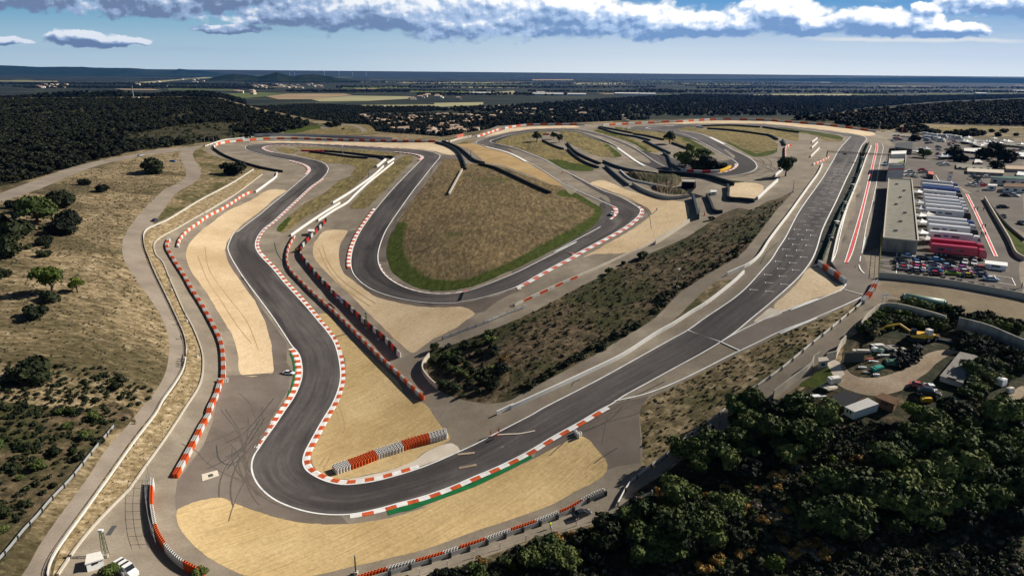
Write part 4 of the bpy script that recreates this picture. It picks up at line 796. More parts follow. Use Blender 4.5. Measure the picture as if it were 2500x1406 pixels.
def trunk_mb(h, r, rx, seed):
    q = random.Random(seed); b = MB(); b.cyl((0, 0, -.4), (0.05*h, 0, h*.55), r, 7, 0, r*.6)
    for k in range(4):
        a = k*1.57+q.uniform(-.4, .4); b.cyl((0.04*h, 0, h*(.34+.06*k)), (rx*.5*math.cos(a), rx*.5*math.sin(a), h*(.66+.07*k)), r*.45, 5, 0, r*.16)
    return b
PROTO = {}
def tree_proto(kind, seed, leafm, n, rx, rz, leaf, th, z0, tr=.28, lobes=9, flat=.75):
    V, F = crown_v(seed, n, rx, rz, leaf, lobes, z0, flat)
    me = bpy.data.meshes.new(kind+'_crown'); me.from_pydata([tuple(v) for v in V], [], F); me.materials.append(MT[leafm]); me.update()
    PROTO.setdefault(kind, []).append((me, mesh_of(trunk_mb(th, tr, rx, seed), kind+'_trunk', [MT['bark']]), rx))
for s in range(4): tree_proto('oak', 10+s, 'leaf_oak', 1700, 3.2, 4.2, .35, 3.0, .2)
for s in range(4): tree_proto('scrub_oak', 20+s, 'leaf_holm', 1500, 2.6, 2.9, .34, 1.8, -.55)
for s in range(2): tree_proto('pine', 30+s, 'leaf_pine', 1500, 3.0, 4.8, .30, 3.6, 1.0)
for s in range(2): tree_proto('umbrella_pine', 35+s, 'leaf_oak', 2200, 3.3, 4.4, .36, 3.8, 1.3, .3, 9, .8)
def bush_proto(kind, seed, leafm, n, rx, rz, leaf):
    V, F = crown_v(seed, n, rx, rz, leaf, 6, -.15*rz); me = bpy.data.meshes.new(kind); me.from_pydata([tuple(v) for v in V], [], F); me.materials.append(MT[leafm]); me.update()
    PROTO.setdefault(kind, []).append((me, None, rx))
for s in range(3):
    bush_proto('oak_bush', 100+s, 'leaf_oak', 700, 2.2, 2.6, .30); bush_proto('holm_bush', 110+s, 'leaf_dark', 700, 2.2, 2.4, .32)
    bush_proto('bush', 40+s, 'leaf_dark', 420, 1.3, 1.5, .24); bush_proto('olive_bush', 50+s, 'leaf_olive', 420, 1.2, 1.3, .2); bush_proto('dry_bush', 60+s, 'leaf_dry', 380, 1.0, 1.2, .16); bush_proto('grey_bush', 70+s, 'leaf_grey', 340, 1.0, 1.0, .16)
    bush_proto('green_bush', 80+s, 'leaf_pine', 420, 1.2, 1.4, .22)
NAMES = {'oak': 'oak_tree', 'scrub_oak': 'oak_tree', 'pine': 'pine_tree', 'umbrella_pine': 'pine_tree'}
def plant(kind, loc, R_, label, group=None, rz=None, hs=1.0, sink=.05):
    """R_ = wanted crown radius in metres"""
    me, tk, rx = PROTO[kind][rng.randrange(len(PROTO[kind]))]; s = R_/rx; rz = rng.uniform(0, 6.28) if rz is None else rz
    if tk:
        root = empty(NAMES[kind], (loc[0], loc[1], loc[2]-sink), rz); root.scale = (s, s, s*hs)
        for m_, nm in ((me, 'crown'), (tk, 'trunk')):
            o = bpy.data.objects.new(nm, m_); COL.objects.link(o); o.parent = root
        return tag(root, label, 'tree', group)
    o = bpy.data.objects.new(kind, me); COL.objects.link(o); o.location = (loc[0], loc[1], loc[2]-sink); o.rotation_euler = (0, 0, rz); o.scale = (s, s, s*hs)
    return tag(o, label, 'bush', group)
def plant_px(kind, s, rpx, label, group=None, hs=1.0, rz=None):
    q = T(s)[0]; return plant(kind, P(*q), rpx*mpp(*q), label, group, rz, hs)
# trees one can point at (survey point at the foot, crown radius in photo pixels)
LT = [("scrub_oak R3 1450,555", 31, 'broad dark oak standing alone in the dry field below the blue car'), ("scrub_oak R3 2250,570", 26, 'dark round oak beside the railing on the left verge'),
      ("scrub_oak R3 815,670", 13, 'small dark tree in the dry field, the upper of two'), ("scrub_oak R3 980,735", 15, 'small dark tree in the dry field, the lower of two'),
      ("scrub_oak R3 590,875", 31, 'dark oak clump at the top of the left tree cluster'), ("scrub_oak R3 120,890", 19, 'dark bushy tree at the left edge, above the main cluster'),
      ("scrub_oak R3 265,930", 23, 'dark bushy tree between the edge tree and the pale one'), ("oak R3 490,960", 17, 'greener pointed tree in the left cluster'), ("oak R3 360,1035", 40, 'pale green broad oak in the middle of the left cluster'),
      ("scrub_oak R3 650,1045", 28, 'dark oak on the right of the left cluster'), ("scrub_oak R3 600,1130", 32, 'dark large oak at the lower right of the left cluster'), ("scrub_oak R3 20,1040", 20, 'dark tree cut by the left edge of the photo'),
      ("scrub_oak R3 130,1200", 42, 'large black green oak at the left edge'), ("scrub_oak R3 90,1340", 38, 'lowest big dark oak of the left cluster'), ("scrub_oak R3 430,1240", 20, 'small ragged dark tree below the left cluster'),
      ("scrub_oak R3 430,1350", 16, 'small round dark tree below the ragged one'), ("scrub_oak Q1 20,200", 18, 'dark tree at the left edge beside the bright pine'), ("scrub_oak Q1 490,190", 14, 'dark tree half hidden behind the bright pine'),
      ("pine Q1 450,350", 34, 'bright yellow green pine in the dry field'), ("pine Q1 665,330", 17, 'tall bright narrow pine beside the broad bright one'), ("bush Q1 420,410", 22, 'dark bush under the bright pine'),
      ("scrub_oak Q1 310,545", 27, 'dark low tree below the bright pine'), ("scrub_oak Q1 280,1080", 46, 'large black oak in the lower left field'), ("bush Q1 1000,1160", 16, 'small dark bush near the lower left road'), ("bush Q1 1040,1090", 12, 'smaller dark bush above the one near the road'),
      ("umbrella_pine R5 1455,405", 13, 'dark pine on the left of the red barrier in the far grass'), ("umbrella_pine R5 1650,375", 9, 'small dark pine right of the red barrier'), ("umbrella_pine R5 1710,415", 10, 'dark pine with a leaning crown right of the red barrier'),
      ("umbrella_pine R6 865,430", 15, 'single round dark pine by the blue tyre walls'), ("umbrella_pine R6 1095,535", 11, 'small round dark pine above the hairpin clump'), ("oak R6 1050,690", 24, 'left oak of the clump inside the tight hairpin'),
      ("oak R6 1215,640", 20, 'tall back oak of the clump inside the tight hairpin'), ("scrub_oak R6 1300,720", 26, 'dark middle oak of the clump inside the tight hairpin'), ("scrub_oak R6 1450,710", 15, 'right oak of the clump inside the tight hairpin'), ("scrub_oak R6 1180,730", 20, 'lowest dark oak of the clump inside the tight hairpin'),
      ("umbrella_pine R6 2190,800", 21, 'broad lone pine on the tarmac beside the straight'), ("oak S4 1130,590", 17, 'olive green tree beside the control tower'), ("scrub_oak S4 1530,590", 26, 'big dark tree behind the truck park'), ("scrub_oak S4 1640,640", 17, 'dark tree leaning out from the big paddock tree'),
      ("scrub_oak S4 2130,490", 22, 'dark tree among the grey tents'), ("scrub_oak S4 1980,600", 25, 'dark tree above the long beige roof'), ("scrub_oak S4 2250,640", 27, 'widest dark tree of the paddock'), ("scrub_oak S4 2120,730", 17, 'dark tree right of the long beige roof'),
      ("scrub_oak S4 1020,360", 14, 'dark tree beyond the tower'), ("scrub_oak S4 1700,300", 16, 'dark tree behind the tents at the field edge'), ("scrub_oak S4 1910,280", 12, 'small dark tree behind the tents at the field edge'), ("bush R6 1345,1300", 8, 'dark round bush at the corner of the scrub by the red cap'),
      ("oak Q5 1395,345", 10, 'round dark bush on the upper rim of the scrub'), ("bush Q5 1505,275", 8, 'small dark bush right of the round one on the scrub rim'), ("bush Q5 1650,225", 16, 'wide dark hedge bush on the scrub rim'), ("pine Q8 690,450", 26, 'bright yellow green tree beside the caravan'),
      ("scrub_oak Q8 760,420", 16, 'dark conifer behind the yellow green tree'), ("oak Q8 130,480", 44, 'large dark tree left of the caravan'), ("pine F 1885,1400", 26, 'small lime green shrub at the bottom edge'), ("grey_bush R6 900,860", 7, 'pale bush on the sand bank'), ("dry_bush Q3 630,190", 8, 'dry bush hanging over the sunken lane'),
      ("pine R4 600,180", 7, 'bright green tree at the edge of the far forest'), ("oak Q2 930,1420", 26, 'dark green shrub beside the white van at the bottom edge'), ("oak Q2 1700,1425", 20, 'dark green shrub at the end of the curved tyre row'), ("oak Q8 1060,170", 26, 'dark shrub growing against the grey shed'),
      ("oak Q5 30,940", 12, 'bright oak on the tip of the scrub island'), ("green_bush Q5 60,1010", 12, 'green bush lowest on the tip of the scrub island'), ("dry_bush Q5 570,1030", 14, 'golden dry bush in the scrub island'), ("scrub_oak Q5 560,1110", 20, 'dark thicket below the golden bush in the scrub island')]
for s, rp_, lb in LT:
    kd, sg, xy = s.split(); plant_px(kd, sg+' '+xy, rp_*(1.22 if sg in ('R3', 'Q1', 'R6') else 1.1), lb)
def scatter_px(poly, n, dmin):
    poly = [tuple(q) for q in poly]; xs = [q[0] for q in poly]; ys = [q[1] for q in poly]; out = []; tries = 0
    while len(out) < n and tries < n*60:
        tries += 1; x, y = rng.uniform(min(xs), max(xs)), rng.uniform(min(ys), max(ys))
        if inpoly((x, y), poly) and all(abs(x-a)+abs(y-b)*1.4 > dmin for a, b in out): out.append((x, y))
    return out
def wood(poly, n, dmin, kinds, rlo, rhi, label, group, px=True):
    for x, y in sorted(scatter_px(T(poly), n, dmin), key=lambda q: q[1]):
        k = rng.choice(kinds); plant(k, P(x, y), rng.uniform(rlo, rhi), label[k] if isinstance(label, dict) else label, group)
# the wooded slope at the bottom right
wl = {'oak': 'green oak of the dense wood on the bottom right slope', 'scrub_oak': 'black green oak of the dense wood on the bottom right slope'}
wood("Q7 860,290 1080,230 1400,330 1480,440 1250,620 1050,720 780,760 470,770 420,640 520,590 720,470", 34, 30, ['oak', 'oak', 'scrub_oak'], 3.0, 4.8, wl, 'oaks on the bottom right slope')
wood("Q7 120,1020 480,900 800,980 860,1130 700,1250 420,1300 60,1330 -80,1200", 26, 36, ['oak', 'oak', 'scrub_oak'], 3.0, 5.0, wl, 'oaks on the bottom right slope')
wood("Q8 700,480 860,450 1100,430 1391,420 1391,1040 1150,1120 900,1160 700,1180 420,1260 100,1240 60,1000 240,900 420,820 560,720", 84, 27, ['oak', 'scrub_oak', 'oak', 'oak'], 2.2, 5.2, wl, 'oaks on the bottom right slope')
wood("Q6 480,1400 900,1270 1150,1190 1420,1150 1500,1200 1420,1300 1200,1380 700,1440 300,1450", 20, 28, ['oak', 'scrub_oak'], 2.0, 3.4, wl, 'oaks on the bottom right slope')
wood("S6 520,215 660,215 1250,320 1400,380 1700,420 2109,470 2109,600 1900,640 1500,520 1350,500 1200,440 900,360 600,260", 34, 13, ['oak_bush', 'holm_bush'], 1.6, 3.0, 'leafy thicket on the bank between the brown lot and the scrapyard', 'thickets above the scrapyard')
wood("S6 260,530 400,400 520,350 700,370 1000,430 1200,500 1300,560 1050,560 760,500 560,500 480,600 330,640 200,600", 40, 11, ['oak_bush', 'green_bush', 'olive_bush'], 1.3, 2.4, 'green bush filling the top of the scrapyard', 'bushes in the scrapyard')
wood("S6 1450,1000 1640,880 1800,960 1980,1050 1900,1150 1760,1100 1700,1300 1500,1406 1350,1300 1450,1160", 34, 14, ['oak_bush', 'olive_bush', 'oak_bush'], 1.4, 2.4, 'ragged green bush on the mound right of the grey shed', 'bushes right of the shed')
wood("S6 1400,640 1800,730 2109,860 2109,1010 1900,970 1640,850 1400,790 1330,720", 26, 13, ['holm_bush'], 1.6, 3.0, 'black thicket in the shade under the concrete retaining wall', 'thickets under the wall')
bl = {'dry_bush': 'golden dry bush among the slope scrub at the bottom right', 'grey_bush': 'grey dead bush among the slope scrub at the bottom right', 'olive_bush': 'olive green bush among the slope scrub at the bottom right', 'green_bush': 'fresh green bush among the slope scrub at the bottom right', 'bush': 'dark bush among the slope scrub at the bottom right'}
wood("Q7 260,830 480,860 800,760 1060,720 1250,620 1667,480 1667,1000 1500,1260 1200,1340 900,1380 500,1406 700,1280 880,1130 800,960 480,890 120,1000 60,960", 150, 12, ['olive_bush', 'green_bush', 'bush', 'dry_bush', 'grey_bush', 'dry_bush', 'olive_bush'], .9, 1.9, bl, 'bushes on the bottom right slope')
wood("Q7 20,1000 260,830 460,870 420,960 120,1010", 26, 9, ['dry_bush', 'dry_bush', 'olive_bush'], .8, 1.6, {'dry_bush': 'golden bush at the roadside beside the gate posts', 'olive_bush': 'olive bush at the roadside beside the gate posts'}, 'bushes by the gate')
wood("Q6 480,1310 700,1240 960,1140 1150,1110 1300,1080 1200,1170 900,1280 400,1400", 22, 12, ['dry_bush', 'olive_bush', 'grey_bush'], .8, 1.7, {'dry_bush': 'golden dry bush along the bottom wire fence', 'olive_bush': 'olive bush along the bottom wire fence', 'grey_bush': 'grey bush along the bottom wire fence'}, 'bushes along the wire fence')
wood("Q8 880,1260 1391,1130 1391,1380 800,1406", 26, 22, ['olive_bush', 'bush', 'grey_bush'], .8, 1.5, {'olive_bush': 'olive bush on the rocky bottom right corner', 'bush': 'dark bush on the rocky bottom right corner', 'grey_bush': 'grey bush on the rocky bottom right corner'}, 'bushes in the bottom right corner')
sb = {'bush': 'dark bush in the brown scrub island between the straights', 'olive_bush': 'olive bush in the brown scrub island between the straights', 'holm_bush': 'dark thicket in the brown scrub island between the straights', 'oak_bush': 'green thicket in the brown scrub island between the straights'}
wood("Q5 30,950 140,920 310,870 480,800 540,900 500,1080 620,1150 420,1330 200,1300 80,1240 20,1150", 40, 11, ['holm_bush', 'bush', 'oak_bush'], 1.2, 2.4, sb, 'bushes in the scrub island')
wood("Q5 620,1320 700,1280 1000,1120 1300,960 1500,840 1700,730 1560,740 1300,900 1000,1050 700,1230", 36, 8, ['bush', 'holm_bush', 'bush'], .8, 1.6, sb, 'bushes in the scrub island')
wood("S1 0,1000 130,870 250,750 370,650 640,480 800,390 930,310 1030,230 1130,100 1200,0 1080,60 900,240 700,360 400,580 200,640 0,830", 34, 8, ['bush', 'holm_bush', 'olive_bush'], .8, 1.6, sb, 'bushes in the scrub island')
wood("Q5 500,820 900,620 1400,380 1900,130 1980,180 1700,500 1400,780 1000,1040 640,1180 560,1000", 26, 16, ['bush', 'olive_bush'], .4, .9, sb, 'bushes in the scrub island')
wood("F -20,990 170,1010 290,990 300,1060 180,1150 60,1260 -20,1330", 22, 22, ['holm_bush', 'bush', 'oak_bush'], 1.0, 2.4, {'holm_bush': 'dark thicket on the scrubby bottom left edge', 'bush': 'dark bush on the scrubby bottom left edge', 'oak_bush': 'green thicket on the scrubby bottom left edge'}, 'trees on the bottom left edge')
wood("F 20,470 170,490 180,570 130,620 20,640", 12, 22, ['scrub_oak', 'bush'], 1.6, 3.0, {'scrub_oak': 'dark filler oak inside the left cluster', 'bush': 'dark bush inside the left cluster'}, 'undergrowth of the left cluster')
wood("S4 560,190 620,160 1000,150 1100,190 1300,230 1620,260 1600,300 1300,290 1000,260 700,230", 22, 7, ['scrub_oak'], 3.0, 4.6, 'dark tree of the belt behind the far paddock', 'trees behind the paddock')
wood("R7 980,190 1250,160 1400,215 1700,260 2000,230 2343,260 2343,300 1800,290 1500,270 1200,250 1000,230", 24, 8, ['scrub_oak'], 3.0, 5.0, 'black green tree at the edge of the field behind the paddock', 'trees behind the paddock')
# ------------------------------------------------------------------ scattered masses (points carrying instanced foliage)
def scatter(name, pts, sc, me, hz=.9):
    ho = bpy.data.objects.new(name, bpy.data.meshes.new(name)); ho.data.from_pydata([tuple(p) for p in pts], [], [])
    a = ho.data.attributes.new('sc', 'FLOAT', 'POINT'); a.data.foreach_set('value', list(sc))
    b = ho.data.attributes.new('rz', 'FLOAT', 'POINT'); b.data.foreach_set('value', [rng.uniform(0, 6.28) for _ in sc])
    src = SRC[me]
    ng = bpy.data.node_groups.new(name, 'GeometryNodeTree'); ng.interface.new_socket('Geometry', in_out='INPUT', socket_type='NodeSocketGeometry'); ng.interface.new_socket('Geometry', in_out='OUTPUT', socket_type='NodeSocketGeometry')
    N = ng.nodes; gi = N.new('NodeGroupInput'); go = N.new('NodeGroupOutput'); ip = N.new('GeometryNodeInstanceOnPoints'); oi = N.new('GeometryNodeObjectInfo'); oi.inputs[0].default_value = src
    def att(nm):
        k = N.new('GeometryNodeInputNamedAttribute'); k.data_type = 'FLOAT'; k.inputs[0].default_value = nm; return k.outputs[0]
    c1, c2 = N.new('ShaderNodeCombineXYZ'), N.new('ShaderNodeCombineXYZ'); sc_ = att('sc'); mm = N.new('ShaderNodeMath'); mm.operation = 'MULTIPLY'; mm.inputs[1].default_value = hz
    L_ = ng.links.new; L_(sc_, c1.inputs[0]); L_(sc_, c1.inputs[1]); L_(sc_, mm.inputs[0]); L_(mm.outputs[0], c1.inputs[2]); L_(att('rz'), c2.inputs[2])
    L_(gi.outputs[0], ip.inputs['Points']); L_(oi.outputs['Geometry'], ip.inputs['Instance']); L_(c1.outputs[0], ip.inputs['Scale']); L_(c2.outputs[0], ip.inputs['Rotation']); L_(ip.outputs[0], go.inputs[0])
    md = ho.modifiers.new('scatter', 'NODES'); md.node_group = ng; COL.objects.link(ho); ho['kind'] = 'stuff'; return ho
SRC = {}
def src(kind, seed, leafm, n, rx, rz, leaf, at, label):   # a real plant standing in the scene that the masses repeat
    V, F = crown_v(seed, n, rx, rz, leaf, 6, -.1*rz); o = mesh_np(kind, V, F, MT[leafm]); o.location = P(*at); tag(o, label, 'bush'); SRC[kind] = o
src('wood_tree', 91, 'leaf_wood', 130, 3.2, 4.6, 1.05, (1180, 305), 'dark far tree at the edge of the village')
src('low_shrub', 92, 'leaf_olive', 60, .5, .42, .16, (330, 470), 'low olive shrub at the roadside in the left dry field')
src('dark_tuft', 93, 'leaf_dark', 60, .6, .55, .18, (120, 960), 'low dark tuft in the left dry field above the scrub')
src('dry_tuft', 94, 'leaf_grey', 40, .45, .36, .13, (200, 760), 'pale dry tuft in the left dry field below the dark tree')
def rnd(n, lo, hi): return [rng.uniform(lo, hi)**1.0 for _ in range(n)]
def fill(poly, n, far=False):
    """random ground points inside a surveyed outline, evenly spread over the ground itself"""
    pl = [tuple(q) for q in poly]; f_ = Pf if far else Pn; wp = f_(pl); g2 = [(q[0], q[1]) for q in wp]
    lo, hi = wp[:, :2].min(0), wp[:, :2].max(0); xs = np.array([q[0] for q in pl]); ys = np.array([q[1] for q in pl]); out = []
    rg = np.random.default_rng(len(pl)*7+n)
    while len(out) < n:
        c = np.column_stack([rg.uniform(xs.min(), xs.max(), 4000), rg.uniform(ys.min(), ys.max(), 4000)])
        w = f_(c); dist2 = (w[:, :2]**2).sum(1); acc = rg.random(len(c)) < (dist2/dist2.max())**1.5
        for q, ww in zip(c[acc], w[acc]):
            if inpoly(q, pl): out.append(ww)
            if len(out) >= n: break
    return out
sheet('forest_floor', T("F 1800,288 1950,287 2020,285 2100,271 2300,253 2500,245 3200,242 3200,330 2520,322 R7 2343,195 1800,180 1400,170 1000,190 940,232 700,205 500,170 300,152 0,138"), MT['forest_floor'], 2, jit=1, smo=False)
LF = T("F -700,250 0,246 300,243 500,241 560,250 640,276 760,302 840,318 R4 1250,85 1000,115 760,165 600,212 300,228 60,243 R3 2200,245 1900,280 1700,305 1300,355 900,445 500,565 200,645 -60,690 F -600,560")
from mathutils import noise as mnoise
p_ = [q for q in fill(LF, 19000) if mnoise.noise((q[0]*.011, q[1]*.007, 3)) > -.28+rng.uniform(-.12, .12)]; scatter('woodland', p_, rnd(len(p_), .4, 1.3), 'wood_tree')
p_ = [q for q in fill(LF, 5200) if mnoise.noise((q[0]*.011, q[1]*.007, 3)) < .05]; scatter('woodland', p_, rnd(len(p_), 2.0, 6.0), 'low_shrub', 1.0)
p_ = fill(T("F 2020,288 2100,274 2300,256 2500,247 3200,244 3200,330 2520,322 R7 2343,190 1800,175 1400,165 1000,185 940,225 700,195 500,160 300,140 100,130"), 14000); scatter('woodland', p_, rnd(len(p_), .5, 1.4), 'wood_tree')
p_ = fill(T("F 1180,312 1300,298 1500,286 1700,284 2010,284 2100,266 2300,248 2500,240 2500,232 2200,236 1900,236 1700,232 1600,236 1450,246 1300,256 1230,262 1100,266 1060,270 1120,276 1300,276 1180,290"), 15000, True); scatter('woodland', p_, rnd(len(p_), .7, 1.9), 'wood_tree', 1.1)
p_ = fill(T("F 560,262 640,262 760,256 900,262 1060,262 1100,270 1000,276 920,276 860,282 900,300 860,306 760,296 640,272"), 3000, True); scatter('woodland', p_, rnd(len(p_), .6, 1.4), 'wood_tree')
p_ = fill(T("F 860,284 1180,282 1480,284 1600,292 1180,330 1080,338 920,324 860,306"), 2300, True); scatter('woodland', p_, rnd(len(p_), .6, 1.5), 'wood_tree', 1.15)
for k, (y0, x0, x1, n) in enumerate(((232, 1020, 1420, 260), (226, 700, 1000, 300), (214, 820, 1600, 620), (205, 1000, 1900, 700), (218, 60, 620, 800), (210, 0, 500, 800), (222, 1500, 2500, 900), (212, 1700, 2500, 900), (203, 600, 1100, 500))):
    q = [(rng.uniform(x0, x1), y0+(rng.uniform(x0, x1)-1250)*.004+rng.gauss(0, .9)) for _ in range(n)]; q = [a for a in q if a[1] > hor(a[0])+14]
    scatter('hedgerow', Pf(q), rnd(len(q), 1.4, 2.6), 'wood_tree', 1.1)
FD = T("R3 0,830 400,720 1000,490 1400,410 1700,360 1740,470 1775,590 1560,730 1330,950 1170,1200 Q1 1060,60 1290,400 1440,700 1400,1040 1000,1406 0,1406 0,0")
p_ = fill(FD, 2600); scatter('grass', p_, rnd(len(p_), .25, 1.0), 'low_shrub', .8)
p_ = fill(FD, 2600); scatter('grass', p_, rnd(len(p_), .4, 1.1), 'dry_tuft')
p_ = fill(T("F 0,880 260,900 380,960 330,1010 180,1130 60,1260 0,1330"), 500); scatter('undergrowth', p_, rnd(len(p_), .6, 1.9), 'dark_tuft')
SI = T("Q5 20,940 310,860 700,700 1180,450 1600,240 2060,70 R6 1800,1190 2100,1070 R7 60,900 S1 1200,10 1030,230 800,390 500,570 250,750 0,1000 Q5 1300,960 1000,1120 700,1280 400,1340 70,1240")
p_ = fill(SI, 1700); scatter('undergrowth', p_, rnd(len(p_), .3, .9), 'low_shrub'); p_ = fill(SI, 600); scatter('undergrowth', p_, rnd(len(p_), .4, 1.3), 'dark_tuft')
p_ = fill(T("R8 740,650 400,775 0,940 Q7 400,130 230,220 185,420 190,650 500,475 860,205 1110,20 R8 300,1035 600,795"), 420); scatter('undergrowth', p_, rnd(len(p_), .3, 1.0), 'low_shrub')
p_ = fill(T("Q1 1290,20 1540,560 1610,800 1590,1000 1360,1340 Q2 1100,340 700,880 490,1250 640,1180 1000,772 1560,0 Q1 1740,950 1650,640 1460,222 1370,40"), 260); scatter('undergrowth', p_, rnd(len(p_), .25, .8), 'dry_tuft')
BR = T("Q6 480,1330 1200,1085 1480,1015 Q7 150,900 420,690 900,310 1080,225 Q8 60,500 420,470 700,480 1391,420 1391,1430 F 900,1430")
p_ = fill(BR, 1300); scatter('undergrowth', p_, rnd(len(p_), .7, 2.2), 'dark_tuft'); p_ = fill(BR, 2600); scatter('undergrowth', p_, rnd(len(p_), .5, 1.9), 'low_shrub'); p_ = fill(BR, 1500); scatter('undergrowth', p_, rnd(len(p_), .6, 1.8), 'dry_tuft')
# ------------------------------------------------------------------ buildings
def on_plane(px, py, z):
    d = ray(np.array([[px, py]], float))[0]; return Vector(tuple(d*(CAMZ-z)/-d[2]+np.array([0, 0, CAMZ])))
def z_above(gx, gy, px, py):                 # height at which a vertical over a ground point meets a sight line
    G_ = P(gx, gy); d = ray(np.array([[px, py]], float))[0]; return CAMZ+d[2]*G_.y/d[1]
def prism(poly, z0, z1):
    n = len(poly); v = [(q.x, q.y, z0) for q in poly]+[(q.x, q.y, z1) for q in poly]
    return v, [tuple(range(n))[::-1], tuple(range(n, 2*n))]+[(i, (i+1) % n, n+(i+1) % n, n+i) for i in range(n)]
def ccw(poly):
    a = sum(poly[i].x*poly[(i+1) % len(poly)].y-poly[(i+1) % len(poly)].x*poly[i].y for i in range(len(poly)))
    return poly if a > 0 else poly[::-1]
def bld(name, label, roof, ground, wallm, roofm, cat='building', slab=.35, over=.25, h=None, group=None, rect=False):
    """roof: sighted roof corners, near-left first then round; ground: sighted foot of the first corner"""
    r = T(roof); gx, gy = T(ground)[0]; G0 = P(gx, gy)
    z1 = G0.z+h if h else z_above(gx, gy, *r[0]); pl = [on_plane(x, y, z1) for x, y in r]
    if rect and len(pl) == 4:                # square the plan up about its near edge
        e = (pl[1]-pl[0]); e.z = 0; L = e.length; e.normalize(); nn = Vector((-e.y, e.x, 0)); d = ((pl[2]-pl[1]).dot(nn)+(pl[3]-pl[0]).dot(nn))/2
        pl = [pl[0], pl[0]+e*L, pl[0]+e*L+nn*d, pl[0]+nn*d]
    hh = z1-G0.z; zz = []
    for k, (x, y) in enumerate(r):           # the roof rides over the sloping ground
        if k and not rect:
            z = z1
            for _ in range(10): q = on_plane(x, y, z); z = .5*z+.5*(zat(q.x, q.y, z-hh)+hh)
            pl[k] = on_plane(x, y, max(z1-2.5, min(z, z1+6)))
        zz.append(pl[k].z)
    pl = ccw(pl); c = sum(pl, Vector())/len(pl); gz = min([G0.z]+[zat(q.x, q.y, G0.z) for q in pl])-.6
    root = empty(name, (c.x, c.y, G0.z)); tag(root, label, cat, group); o = root.location
    loc = [Vector((q.x-o.x, q.y-o.y, 0)) for q in pl]; tz = [q.z-o.z for q in pl]
    def tilt(poly, lo, hi):
        v, f = prism(poly, 0, 0); n = len(poly); return [(a[0], a[1], lo[k % n] if k < n else hi[k % n]) for k, a in enumerate(v)], f
    v, f = tilt(loc, [gz-o.z]*len(loc), [t-slab for t in tz]); mesh_np('wall', v, f, MT[wallm], root)
    big = [q*(1+over/max(q.length, .1)) for q in loc]; v, f = tilt(big, [t-slab for t in tz], tz); mesh_np('roof', v, f, MT[roofm], root); root['zt'] = tz
    return root, loc, z1-o.z, gz-o.z, pl
def opening(root, loc, i, u0, u1, z0, z1, name='window', mat='dark', t=.08):
    a, b = loc[i], loc[(i+1) % len(loc)]; e = b-a; nn = Vector((e.y, -e.x, 0)).normalized()
    p, q = a+e*u0, a+e*u1; pl = ccw([p+nn*t, q+nn*t, q-nn*.1, p-nn*.1]); v, f = prism(pl, z0, z1); return mesh_np(name, v, f, MT[mat], root)
def near_side(pl):                           # the wall index that faces the viewer most
    best = 0; bv = -9
    for i in range(len(pl)):
        e = pl[(i+1) % len(pl)]-pl[i]; nn = Vector((e.y, -e.x, 0)).normalized(); m_ = (pl[i]+pl[(i+1) % len(pl)])/2; v = nn.dot(Vector((-m_.x, -m_.y, 0)).normalized())
        if v > bv: best, bv = i, v
    return best
pit, loc, zt, zb, pl = bld('pit_building', 'long flat roofed pit garage building with a stained grey end wall', 'S5 265,757 665,797 590,92 325,82', 'S5 250,905', 'stained_shaded_conc', 'roof_grey', slab=.5, over=.1)
ns = near_side(pl)
for k in range(4):
    i = (ns+k) % 4; a, b = loc[i], loc[(i+1) % 4]; e = (b-a).normalized(); nn = Vector((e.y, -e.x, 0)); q = ccw([a+nn*.15-e*.15, b+nn*.15+e*.15, b-nn*.25+e*.15, a-nn*.25-e*.15])
    tzz = list(pit['zt']); za, zb_ = tzz[i], tzz[(i+1) % 4]; v, f = prism(q, 0, 0); zs = [za if (Vector(t[:2])-Vector(a[:2])).length < (Vector(t[:2])-Vector(b[:2])).length else zb_ for t in v]; v = [(t[0], t[1], z+(.004 if n_ < 4 else .45+k*.003)) for n_, (t, z) in enumerate(zip(v, zs))]; mesh_np('parapet', v, f, MT['conc_pale'], pit)
L_ = [i for i in range(4) if i != ns and (loc[i]-loc[(i+1) % 4]).length > 30]; lft = min(L_, key=lambda i: (loc[i]+loc[(i+1) % 4]).x)
for k in range(16): opening(pit, loc, lft, .02+k*.061, .065+k*.061, .0, 3.0, 'garage_door', 'dark' if k % 3 else 'steel')
for k in range(7):
    u, w_ = .1+.13*k, .35+.3*((k*7) % 3)/2; p_ = (loc[0]*(1-u)+loc[3]*u)*(1-w_)+(loc[1]*(1-u)+loc[2]*u)*w_; tzz = list(pit['zt']); z_ = (tzz[0]*(1-u)+tzz[3]*u)*(1-w_)+(tzz[1]*(1-u)+tzz[2]*u)*w_
    MB().box((p_.x, p_.y, z_+.35), (1.1, .8, .7), top=.9).build('roof_vent', [MT['steel']], pit)
tw, loc, zt, zb, pl = bld('control_tower', 'tall grey control tower with a red band and a green roof terrace', 'S4 665,680 888,684 900,545 690,545', 'S4 650,905', 'armco', 'conc', slab=.3)
ns = near_side(pl); ztw = zt
opening(tw, loc, ns, -.01, 1.01, zt-2.7, zt-2.2, 'red_band', 'red', .06)
for k in range(4):
    i = (ns+k) % 4; opening(tw, loc, i, -.005, 1.005, zt+.002, zt+.9, 'parapet', 'white_conc', .05)
cc_ = [loc[ns]*.86+loc[(ns+2) % 4]*.0+loc[(ns+1) % 4]*.1, loc[(ns+1) % 4]*.9+loc[ns]*.05, loc[(ns+1) % 4]*.45+loc[(ns+2) % 4]*.45, loc[ns]*.42+loc[(ns+3) % 4]*.45]
mid_ = (cc_[0]+cc_[1])/2; m2_ = (cc_[2]+cc_[3])/2
v, f = prism(ccw([mid_, cc_[1], cc_[2], m2_]), zt+.01, zt+.06); mesh_np('green_terrace', v, f, MT['fresh_turf'], tw)
